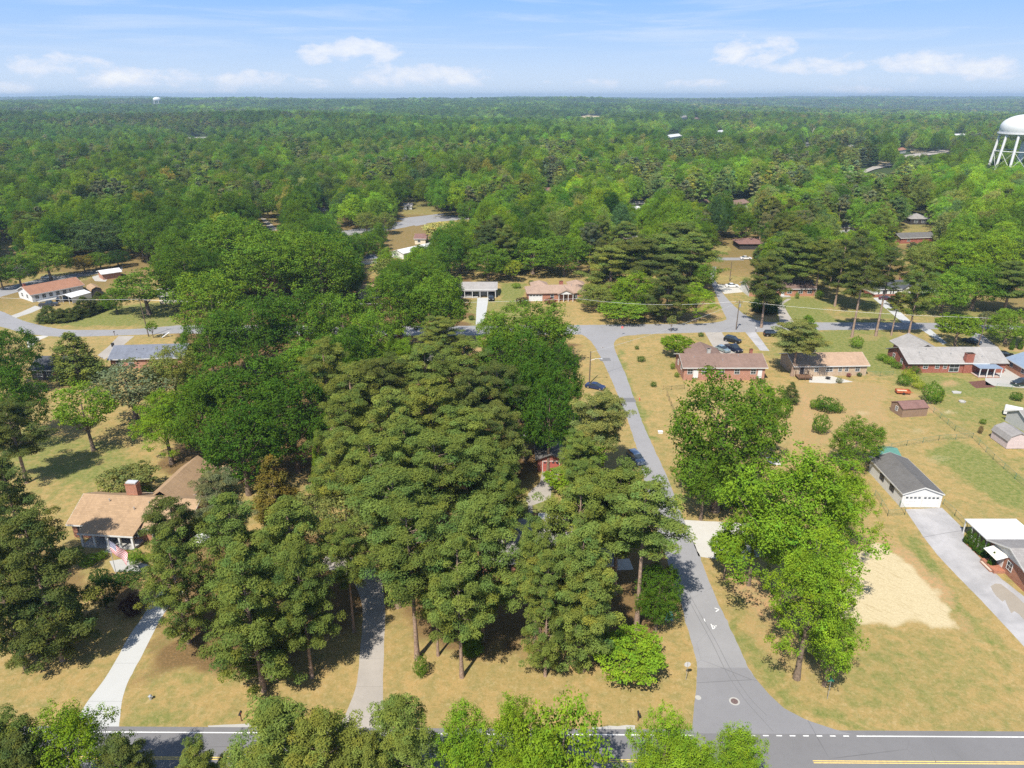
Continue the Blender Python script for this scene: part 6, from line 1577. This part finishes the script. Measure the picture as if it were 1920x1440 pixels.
# ------------------------------------------------------------------ vehicles
def car(kind, label, px, py, heading, colr, metal=.3, group='cars on the drives and streets'):
    p = G(px, py); S = {'sedan': (4.7, 1.82, 1.42), 'suv': (4.7, 1.9, 1.72), 'pickup': (5.6, 2.0, 1.85), 'hatch': (4.2, 1.78, 1.5)}[kind]; Lc, W, Hc = S
    r = thing('parked_car' if kind != 'pickup' else 'pickup_truck', label, 'car' if kind != 'pickup' else 'truck', p, R(heading), group)
    key = 'carpaint%s' % (colr,); pm = mat(key, colr, .22, .0, spec=.6, metal=metal)
    h2, belt = Lc / 2, Hc * .60
    if kind == 'pickup':
        low = [(-h2, .35), (h2, .35), (h2, .85), (h2 - .12, .98), (h2 - 1.25, 1.12), (h2 - 1.3, 1.12), (-h2 + .05, 1.10), (-h2, 1.0)]
        cab = [(-.75, 1.1), (1.35, 1.1), (.75, Hc - .05), (-.55, Hc - .05)]
    elif kind == 'suv':
        low = [(-h2, .32), (h2, .32), (h2, .8), (h2 - .15, .98), (h2 - 1.15, 1.08), (-h2 + .05, 1.08), (-h2, .9)]
        cab = [(-h2 + .1, 1.07), (h2 - 1.1, 1.07), (h2 - 1.8, Hc - .05), (-h2 + .4, Hc - .05)]
    else:
        low = [(-h2, .28), (h2, .28), (h2, .66), (h2 - .15, .80), (h2 - 1.15, .92), (-h2 + .75, .95), (-h2 + .08, .92), (-h2, .75)]
        cab = [(-h2 + (.35 if kind == 'hatch' else .7), .93), (h2 - 1.1, .91), (h2 - 1.95, Hc - .05), (-h2 + (.75 if kind == 'hatch' else 1.45), Hc - .05)]
    mb = MB(); n = len(low)
    def ring(poly, w_, inset_top):
        zm = max(z for _, z in poly); z0 = min(z for _, z in poly)
        return [(x, s_ * (w_ / 2 - inset_top * (z - z0) / (zm - z0 + 1e-6)), z) for s_ in (-1,) for x, z in poly], [(x, (w_ / 2 - inset_top * (z - z0) / (zm - z0 + 1e-6)), z) for x, z in poly]
    a, b = ring(low, W, .06); mb.add(a + b, [tuple(range(n)), tuple(range(2 * n - 1, n - 1, -1))] + [(i, (i + 1) % n, n + (i + 1) % n, n + i) for i in range(n)])
    if kind == 'pickup':
        pass
    rf_ = [(cab[3][0] + .04, Hc - .05), (cab[2][0] - .04, Hc - .05), (cab[2][0] - .12, Hc), (cab[3][0] + .12, Hc)]
    a, b = ring(rf_, W - .46, .05); mb.add(a + b, [(0, 1, 2, 3), (7, 6, 5, 4)] + [(i, (i + 1) % 4, 4 + (i + 1) % 4, 4 + i) for i in range(4)])
    for x in (cab[3][0] * .55 + cab[2][0] * .45,):
        for s_ in (-1, 1): mb.tube([(x, s_ * (W / 2 - .06), belt), (x, s_ * (W / 2 - .235), Hc - .04)], .035, 4)
    body = mb.build('body', pm, r)
    mb = MB(); n = 4; a, b = ring(cab, W - .14, .17); mb.add(a + b, [(0, 1, 2, 3), (7, 6, 5, 4)] + [(i, (i + 1) % 4, 4 + (i + 1) % 4, 4 + i) for i in range(4)]); mb.build('windows', M['glass'], r)
    if kind == 'pickup':
        mb = MB(); mb.box(-h2 + .12, -.85, -W / 2 + .16, W / 2 - .16, 1.105, 1.115); mb.build('cargo_bed', BR['dark'], r)
    for sx in (-1, 1):
        for sy in (-1, 1):
            cx = sx * (h2 - .85); mb = MB(); mb.tube([(cx, sy * (W / 2 - .22), .33), (cx, sy * (W / 2 + .01), .33)], .33, 14); wh_ = mb.build('wheel', M['tyre'], r)
            mb = MB(); mb.tube([(cx, sy * (W / 2 + .011), .33), (cx, sy * (W / 2 + .02), .33)], .2, 10); mb.build('rim', M['rim'], wh_)
    zl = .62 if kind in ('sedan', 'hatch') else .75
    for sy in (-1, 1):
        mb = MB(); mb.box(h2 - .03, h2 + .015, sy * (W / 2 - .32) - .18, sy * (W / 2 - .32) + .18, zl, zl + .14); mb.build('headlight', M['trim'], r)
        mb = MB(); mb.box(-h2 - .015, -h2 + .03, sy * (W / 2 - .25) - .14, sy * (W / 2 - .25) + .14, zl + .05, zl + .22); mb.build('tail_light', M['red'], r)
        mb = MB(); mb.box(cab[1][0] - .35, cab[1][0] - .15, sy * (W / 2 + .02) - .07, sy * (W / 2 + .02) + .07, belt + .03, belt + .17); mb.build('mirror', pm, r)
    return r
BLK = (.012, .013, .016); 
car('suv', 'blue-grey car parked beside the pale pine on the side street', 1192, 864, -72, (.17, .22, .30), .5)
car('sedan', 'dark blue car on the verge beside the streetlight pole', 1116, 728, -28, (.03, .045, .12), .4)
car('sedan', 'white saloon car on the pad by the north street', 1372, 538, 2, (.72, .72, .70), .1)
car('suv', 'black car nearer the road on the drive behind the red-brown roof', 1373, 641, -42, BLK)
car('pickup', 'black pickup on the drive behind the red-brown roof', 1375, 657, -66, (.02, .025, .05))
car('hatch', 'silver-blue car half hidden by the red-brown roof', 1355, 658, -60, (.30, .38, .42), .5)
car('suv', 'black car parked alone on the grass by the cross street', 1447, 630, -3, BLK)
car('suv', 'black car in the open carport', 921, 562, -88, BLK)
car('sedan', 'maroon car on the drive of the black-roofed house', 1661, 562, -20, (.10, .03, .05), .4)
car('sedan', 'silver car parked on the back street', 91, 522, 18, (.40, .43, .46), .5)
car('pickup', 'dark pickup in front of the brown-roofed house', 92, 574, 20, (.06, .065, .075), .4)
car('suv', 'black car beside the white metal carport', 121, 565, 22, BLK)
car('suv', 'dark car at the right frame edge on the concrete patio', 1915, 722, 190, (.03, .035, .04), .3)
car('sedan', 'black car between the grey-roofed and blue-roofed houses', 1882, 668, -20, BLK)
car('sedan', 'dark blue car at the edge of the lane beside the leaning pole', 1822, 643, -50, (.03, .05, .09))
car('sedan', 'white car half hidden by the dark pine near the small back lane', 1398, 486, 0, (.72, .72, .72), .1)
car('sedan', 'white car glimpsed among the corner trees', 1262, 515, 20, (.72, .72, .72), .1)
# trailer and boat
p = G(1883 + 2, 783); r = thing('utility_trailer', 'white enclosed trailer nose beside the grey workshop', 'trailer', G(1880, 779), R(-35))
mb = MB(); mb.prism([(0, .45), (3.4, .45), (3.6, 1.0), (3.3, 2.0), (.15, 2.05), (0, 1.9)], 'y', 0, 1.9); mb.build('body', M['white'], r)
for sy in (.1, 1.8):
    mb = MB(); mb.tube([(1.6, sy - .12, .32), (1.6, sy + .12, .32)], .32, 12); mb.build('wheel', M['tyre'], r)
r = thing('garden_trailer', 'orange-brown garden trailer filled with sand on the bare lawn', 'trailer', G(1692, 738), R(-8))
orn = mat('rusty_orange', (.38, .10, .04), .7, .2, 3); mb = MB()
mb.box(-1.5, 1.5, -.75, .75, .4, .48); mb.box(-1.5, 1.5, -.78, -.752, .4, .95); mb.box(-1.5, 1.5, .752, .78, .4, .95); mb.box(-1.53, -1.503, -.78, .78, .4, .95); mb.box(1.503, 1.53, -.78, .78, .4, .95); mb.tube([(1.5, 0, .42), (2.4, 0, .38)], .05, 6); mb.build('bed', orn, r)
mb = MB(); mb.box(-1.2, .9, -.6, .6, .481, .72); mb.build('load', mat('load_sand', (.55, .42, .28), .9, .2, 4), r)
for sy in (-.86, .86):
    mb = MB(); mb.tube([(0, sy - .08, .3), (0, sy + .08, .3)], .3, 12); mb.build('wheel', M['tyre'], r)

# ------------------------------------------------------------------ poles, signs, small things
def pole(label, px, py, H, arms=True, lamp=False, lean=0, group='utility poles', transformer=False):
    r = thing('utility_pole' if not lamp else 'street_lamp', label, 'utility pole' if not lamp else 'street lamp', G(px, py), 0, group)
    mb = MB(); mb.tube([(0, 0, 0), (lean, 0, H)], [.17, .11], 8); mb.build('pole', M['pole'], r)
    if arms:
        mb = MB(); mb.box(lean - 1.1, lean + 1.1, -.07, .05, H - .6, H - .46); mb.build('crossarm', M['pole'], r)
        for x in (-1, -.35, .35, 1):
            mb = MB(); mb.tube([(lean + x, 0, H - .46), (lean + x, 0, H - .26)], .06, 6); mb.build('insulator', M['steel'], r)
    if lamp:
        mb = MB(); mb.tube([(lean, 0, H - 2.3), (lean + 1.3, 0, H - 1.9), (lean + 2.6, 0, H - 1.85)], .05, 6); mb.build('arm', M['alum'], r)
        mb = MB(); mb.lathe([(.02, H - 1.80), (.2, H - 1.84), (.24, H - 1.94), (.1, H - 2.02), (0, H - 2.02)], 10, lean + 2.75, 0); mb.build('lamp_head', M['alum'], r)
    if transformer:
        mb = MB(); mb.tube([(lean + .35, 0, H - 2.0), (lean + .35, 0, H - 1.1)], .25, 10); mb.build('transformer', M['steel'], r)
    return r
pole('utility pole at the junction of the cross street and north street', 1380, 618, 9.0, True, transformer=True)
pole('tall street lamp on a wooden pole beside the side street', 1105, 719, 8.3, False, True, group='street lamps')
pole('leaning utility pole on the lawn below the curved street', 279, 631, 11.5, True, lean=-.6)
pole('utility pole on the lawn of the north street behind the white saloon', 1368, 527, 7.5, False)
pole('leaning utility pole behind the carport of the grey-roofed house', 1831, 656, 9.5, True, lean=.6)
r = thing('yard_lamp', 'small lamp post beside the red brick garage', 'lamp post', G(984, 868))
mb = MB(); mb.tube([(0, 0, 0), (0, 0, 5.6)], .07, 8); mb.build('pole', M['iron'], r); mb = MB(); mb.lathe([(.05, 5.6), (.28, 5.7), (.3, 5.95), (.12, 6.1), (0, 6.1)], 10); mb.build('lamp_head', M['alum'], r)
def wire(label, pts, sag=.8, rad=.028):
    mb = MB()
    for a, b in zip(pts[:-1], pts[1:]):
        a, b = Vector(a), Vector(b); q = []
        for i in range(11):
            u = i / 10; v = a.lerp(b, u); v.z -= 4 * sag * u * (1 - u); q.append(v)
        mb.tube(q, rad, 4)
    o = mb.build('power_line', M['alum'], None); tag(o, label, 'cable')
pj, pr_, pl_, ps = G(1380, 618), G(1831, 656), G(279, 631), G(1105, 719)
Z = lambda v, z, dx=0: Vector((v.x + dx, v.y, z))
wire('thin power line strung between the junction pole and the leaning pole on the right', [Z(pj, 8.7, 1), Z(pr_, 9.2, .4)])
wire('thin power line running left from the junction pole over the corner lawn', [Z(pj, 8.7, -1), Z(G(1081, 612), 8.7), Z(pl_, 11, .2)], 1.4)
wire('thin power line from the street lamp pole to the junction pole', [Z(ps, 8.0), Z(pj, 8.4)], .7)
wire('pair of wires running left from the leaning pole by the curved street', [Z(pl_, 11.2, -1), Z(G(-60, 618), 10.5)], .6)
def sign_post(r, h, rad=.03): mb = MB(); mb.tube([(0, 0, 0), (0, 0, h)], rad, 6); mb.build('post', M['steel'], r)
def stop_sign(label, px, py, face):
    r = thing('stop_sign', label, 'stop sign', G(px, py), face); sign_post(r, 2.75)
    oc = [(.40 * math.cos(R(22.5 + 45 * i)), 2.35 + .40 * math.sin(R(22.5 + 45 * i))) for i in range(8)]
    mb = MB(); mb.prism(oc, 'y', -.045, -.032); mb.build('plate_back', M['alum'], r)
    mb = MB(); mb.prism(oc, 'y', -.052, -.0455); pl = mb.build('face', M['white'], r)
    mb = MB(); mb.prism([(x * .93, 2.35 + (z - 2.35) * .93) for x, z in oc], 'y', -.056, -.0525); mb.build('red_field', M['red'], pl)
    cu = bpy.data.curves.new('lettering', 'FONT'); cu.body = 'STOP'; cu.size = .30; cu.align_x = 'CENTER'; cu.align_y = 'CENTER'; cu.extrude = .002; cu.materials.append(M['white'])
    o0 = bpy.data.objects.new('lettering_curve', cu); col.objects.link(o0)
    me_ = bpy.data.meshes.new_from_object(o0.evaluated_get(bpy.context.evaluated_depsgraph_get())); bpy.data.objects.remove(o0)
    o = bpy.data.objects.new('lettering', me_); col.objects.link(o); o.parent = pl; o.location = (0, -.060, 2.35); o.rotation_euler = (R(90), 0, 0)
stop_sign('red stop sign on the corner lawn at the cross street', 1166, 628, R(-12))
stop_sign('stop sign seen from behind, beside the main road junction', 1286, 1275, R(180))
def street_sign(label, px, py, h=2.7):
    r = thing('street_name_sign', label, 'street sign', G(px, py)); sign_post(r, h)
    for i, rz in enumerate((R(10), R(100))):
        mb = MB(); mb.box(-.42, .42, -.012, .012, h + .01 + i * .2, h + .18 + i * .2); o = mb.build('name_plate', M['green'], r); o.rotation_euler = (0, 0, rz)
street_sign('green street name sign on a post beside the lowest bright maple', 1551, 1311)
street_sign('green street name sign at the tree edge of the T-junction', 1083, 628)
def mailbox(label, px, py, m=None, rz=0):
    r = thing('mailbox', label, 'mailbox', G(px, py), rz); mb = MB(); mb.box(-.05, .05, -.05, .05, 0, 1.05); mb.build('post', M['wood'], r)
    mb = MB(); mb.prism([(-.11, 1.05), (.11, 1.05), (.11, 1.22), (.06, 1.30), (-.06, 1.30), (-.11, 1.22)], 'y', -.28, .28); b = mb.build('box', m or M['iron'], r)
    mb = MB(); mb.box(.111, .125, -.2, -.16, 1.15, 1.38); mb.build('flag', M['red'], b)
mailbox('black mailbox on the verge right of the white concrete drive', 453, 1352)
mailbox('dark mailbox at the verge above the gap in the front trees', 1196, 1352)
mailbox('black mailbox by the curved street', 215, 629)
mailbox('mailbox on a white post at the grey drive by the cross street', 1417, 622, M['white'])
mailbox('mailbox by the drive opposite the layered tree', 1767, 620, M['white'])
mailbox('mailbox on the lawn below the dark pine of the north street', 1428, 597, M['alum'])
r = thing('utility_cabinet', 'green utility cabinet on the corner lawn near the bare-trunked pine', 'utility box', G(1253, 1160)); mb = MB(); mb.box(-.5, .5, -.4, .4, 0, .75); mb.box(-.54, .54, -.44, .44, .751, .82); mb.build('cabinet', mat('teal_cabinet', (.10, .28, .24), .6, .06), r); mb = MB(); mb.box(-.6, .6, -.5, .5, 0, .08); mb.build('plinth', M['conc'], r)
r = thing('hydrant', 'small grey hydrant-like fitting on the lawn right of the white drive', 'hydrant', G(283, 1311)); mb = MB(); mb.lathe([(.16, 0), (.16, .4), (.2, .42), (.2, .5), (.12, .62), (0, .66)], 10); mb.build('barrel', M['steel'], r); mb = MB(); mb.tube([(-.26, 0, .38), (.26, 0, .38)], .07, 8); mb.build('outlets', M['steel'], r)
def wbin(label, px, py, m): 
    r = thing('wheelie_bin', label, 'bin', G(px, py)); mb = MB(); mb.add([(-.25, -.28, .08), (.25, -.28, .08), (.25, .28, .08), (-.25, .28, .08), (-.3, -.34, 1.0), (.3, -.34, 1.0), (.3, .34, 1.0), (-.3, .34, 1.0)], [(3, 2, 1, 0), (4, 5, 6, 7), (0, 1, 5, 4), (1, 2, 6, 5), (2, 3, 7, 6), (3, 0, 4, 7)]); mb.build('body', m, r); mb = MB(); mb.box(-.32, .32, -.36, .36, 1.002, 1.07); mb.build('lid', m, r)
wbin('dark wheelie bin on the drive beside the slate-grey roof', 212, 650, M['iron']); wbin('purple-blue bin under the huge dark oak', 1404, 938, mat('purple_bin', (.08, .07, .35), .5, .05))
r = thing('box_planter', 'white cover box on the verge opposite the parked blue-grey car', 'box', G(1238, 812)); mb = MB(); mb.box(-.45, .45, -.35, .35, 0, .4); mb.box(-.5, .5, -.4, .4, .401, .46); mb.build('body', M['white'], r)
r = thing('fire_pit', 'ring of stones with a small white fitting on the right back lawn', 'fire pit', G(1804, 754)); mb = MB(); mb.lathe([(.7, 0), (.75, .3), (.6, .32), (.55, .05), (0, .05)], 14); mb.build('ring', M['conc'], r)
for i, (x_, y_, l_) in enumerate(((1793, 736, 'long pale slab lying on the right back lawn'),)):
    r = thing('stone_slab', l_, 'slab', G(x_, y_)); mb = MB(); mb.prism([(-1.1, -.7), (.6, -.8), (1.3, .1), (.4, .7), (-.8, .6)], 'z', 0, .18); mb.build('slab', M['gravelw' if 0 else 'conc'], r)
r = thing('tree_stump', 'pale stump standing on the lawn below the bright trees on the right', 'stump', G(1778, 570)); mb = MB(); mb.tube([(0, 0, 0), (.05, 0, 1.2), (.3, .1, 2.2)], [.3, .22, .15], 8); mb.build('trunk', mat('dead_wood', (.36, .31, .25)), r)  # broken-off stump of a dead tree
r = thing('fire_hydrant', 'orange-red hydrant on the verge of the side street', 'hydrant', G(1199, 751)); mb = MB(); mb.lathe([(.14, 0), (.14, .5), (.19, .52), (.17, .65), (0, .75)], 10); mb.build('barrel', mat('hydrant_orange', (.5, .14, .06), .5, .05), r); mb = MB(); mb.tube([(-.25, 0, .45), (.25, 0, .45)], .07, 8); mb.build('outlets', M['steel'], r)
r = thing('toy_slide', 'white play slide on the lawn beside the young tree', 'slide', G(312, 632), R(30)); mb = MB(); mb.add([(-1.2, -.3, .05), (1.0, -.3, 1.3), (1.0, .3, 1.3), (-1.2, .3, .05), (-1.2, -.3, .12), (1.0, -.3, 1.38), (1.0, .3, 1.38), (-1.2, .3, .12)], [(3, 2, 1, 0), (4, 5, 6, 7), (0, 1, 5, 4), (1, 2, 6, 5), (2, 3, 7, 6), (3, 0, 4, 7)]); mb.build('chute', M['white'], r); mb = MB(); mb.tube([(1.05, -.28, 0), (1.0, -.28, 1.4)], .04, 6); mb.tube([(1.05, .28, 0), (1.0, .28, 1.4)], .04, 6); mb.build('legs', M['trim'], r)
r = thing('garden_table', 'round dark fire bowl on the patio of the tan brick house', 'fire bowl', G(1552, 711)); mb = MB(); mb.lathe([(.2, 0), (.25, .3), (.65, .5), (.6, .52), (0, .35)], 14); mb.build('bowl', M['iron'], r)
r = thing('swing_set', 'grey swing set behind the brown-roofed house', 'swing set', G(1472, 515)); mb = MB(); mb.tube([(-1.6, -.8, 0), (-1.5, 0, 2.3)], .05, 6); mb.tube([(-1.6, .8, 0), (-1.5, 0, 2.3)], .05, 6); mb.tube([(1.6, -.8, 0), (1.5, 0, 2.3)], .05, 6); mb.tube([(1.6, .8, 0), (1.5, 0, 2.3)], .05, 6); mb.tube([(-1.5, 0, 2.3), (1.5, 0, 2.3)], .05, 6); mb.build('frame', M['alum'], r); mb = MB(); mb.box(-.3, .3, -.12, .12, .5, .55); mb.tube([(-.28, 0, .55), (-.28, 0, 2.3)], .015, 4); mb.tube([(.28, 0, .55), (.28, 0, 2.3)], .015, 4); mb.build('seat', M['iron'], r)
# flag
fp = G(220, 1084); r = thing('flagpole', 'white flagpole in front of the ranch house porch, carrying the flag', 'flagpole', fp)
mb = MB(); mb.tube([(0, 0, 0), (0, 0, 6.6)], [.06, .04], 8); mb.build('pole', M['alum'], r); mb = MB(); mb.lathe([(0, 6.6), (.09, 6.66), (.09, 6.74), (0, 6.8)], 10); mb.build('ball', M['alum'], r)
fl = bpy.data.meshes.new('flag'); V, F, UV = [], [], []
NU, NV = 26, 14
for j in range(NV + 1):
    for i in range(NU + 1):
        u, v = i / NU, j / NV
        x = .05 + 2.3 * u * (1 - .18 * v) ; z = 6.5 - 2.0 * v - 2.2 * u ** 1.15; y = .16 * math.sin(u * 9 + v * 2.2) * (u + .15) + .05 * math.sin(v * 7)
        V.append((x, y, z)); UV.append((u, v))
for j in range(NV):
    for i in range(NU):
        a = j * (NU + 1) + i; F.append((a, a + 1, a + NU + 2, a + NU + 1))
fl.from_pydata(V, [], F); uvl = fl.uv_layers.new(name='uv')
for lp in fl.loops: uvl.data[lp.index].uv = UV[lp.vertex_index]
fmt = bpy.data.materials.new('flag_cloth'); fmt.use_nodes = True; t = NT(fmt.node_tree)
uv = t.n('ShaderNodeUVMap', uv_map='uv'); s_ = t.n('ShaderNodeSeparateXYZ', ins={0: uv.outputs[0]})
stripe = t.m('GREATER_THAN', t.m('FRACT', t.m('MULTIPLY', s_.outputs[1], 6.5)), .5)
c0 = t.mix(stripe, (.50, .05, .06), (.70, .68, .68))
can = t.m('MULTIPLY', t.m('LESS_THAN', s_.outputs[0], .4), t.m('LESS_THAN', s_.outputs[1], .538))
def star(ox, oy, nx_, ny_):
    fx = t.m('SUBTRACT', t.m('FRACT', t.m('ADD', t.m('MULTIPLY', s_.outputs[0], nx_ / .4), ox)), .5); fy = t.m('SUBTRACT', t.m('FRACT', t.m('ADD', t.m('MULTIPLY', s_.outputs[1], ny_ / .538), oy)), .5)
    return t.m('LESS_THAN', t.m('ADD', t.m('MULTIPLY', fx, fx), t.m('MULTIPLY', fy, fy)), .05)
st = t.m('MAXIMUM', star(0, 0, 6, 5), star(.5, .5, 6, 5))
c1 = t.mix(can, c0, t.mix(st, (.03, .04, .16), (.7, .7, .7)))
p_ = t.n('ShaderNodeBsdfPrincipled', ins={'Base Color': c1, 'Roughness': .8}); t.n('ShaderNodeOutputMaterial', ins={0: p_.outputs[0]})
fl.materials.append(fmt); fo = bpy.data.objects.new('flag', fl); col.objects.link(fo); fo.location = fp; tag(fo, 'striped flag with blue starred corner drooping from the flagpole', 'flag')

# ------------------------------------------------------------------ fences
FW = mat('fence_green_wire', (.10, .20, .14), .6, .1); FK = M['iron']
def fence(label, pts, m, h=1.2, gap=3.0, cell=.22, posts_max=60):
    P_ = [G(*p) for p in pts]; r = thing('wire_fence', label, 'fence', P_[0], 0, 'garden fences'); o_ = P_[0]
    rail, mesh = MB(), MB()
    for a, b in zip(P_[:-1], P_[1:]):
        a, b = a - o_, b - o_; L = (b - a).length; n = max(1, int(L / gap)); d = (b - a) / L
        for i in range(n + 1):
            q = a.lerp(b, i / n); mb = MB(); mb.tube([q, q + Vector((0, 0, h + .06))], .035, 6); mb.build('post', m, r)
        rail.tube([a + Vector((0, 0, h)), b + Vector((0, 0, h))], .022, 5)
        k = 0.0
        while k < L:
            for sg in (1, -1):
                s0, s1 = (k, k + h) if sg > 0 else (k + h, k)
                s0, s1 = min(s0, L), min(s1, L); p0, p1 = a + d * s0, a + d * s1 + Vector((0, 0, h))
                nn = Vector((0, 0, .006)); mesh.add([p0 - nn, p1 - nn, p1 + nn, p0 + nn], [(0, 1, 2, 3)])
            k += cell
    rail.build('top_rail', m, r); mesh.build('wire_mesh', m, r)
fence('green wire fence along the right side of the long drive', [(1768, 947), (1790, 968), (1812, 992), (1818, 1002)], FW)
fence('green wire fence crossing the right lawns diagonally', [(1738, 763), (1790, 808), (1823, 822), (1862, 862), (1925, 918)], FW)
fence('green wire fence between the bare garden and the mown lawn', [(1640, 848), (1700, 836), (1760, 826), (1823, 822)], FW)
fence('green wire fence at the near corner of the white garage', [(1686, 950), (1696, 966), (1664, 968), (1640, 930)], FW)
fence('dark wire fence between the tan brick house and the yellow hedge', [(1623, 704), (1650, 706), (1674, 704)], FW)
fence('small black fence panel beside the pink brick house', [(1243, 731), (1259, 731), (1283, 729)], FK, 1.0)
fence('black wire fence running towards us under the huge dark oak', [(1250, 742), (1258, 762), (1268, 786)], FK, 1.2)
fence('garden wire fence along the mulch bed of the grey-roofed house', [(1868, 728), (1925, 732)], FW)
# ------------------------------------------------------------------ haze
hm = bpy.data.materials.new('haze'); hm.use_nodes = True
t = NT(hm.node_tree)
pv = t.n('ShaderNodeVolumePrincipled', ins={'Color': (.60, .80, 1.0, 1), 'Density': 1.3e-4, 'Anisotropy': .25})
ho = t.n('ShaderNodeOutputMaterial'); t.t.links.new(pv.outputs[0], ho.inputs['Volume'])
mb = MB(); mb.box(-12500, 12500, -400, 12500, float(Z_.min()) - 1.2, max(float(Z_.max()) + 30, 75))
hz_ = mb.build('haze', hm); hz_['kind'] = 'stuff'; hz_['label'] = 'thin blue summer haze over the distant forest'; hz_['category'] = 'haze'
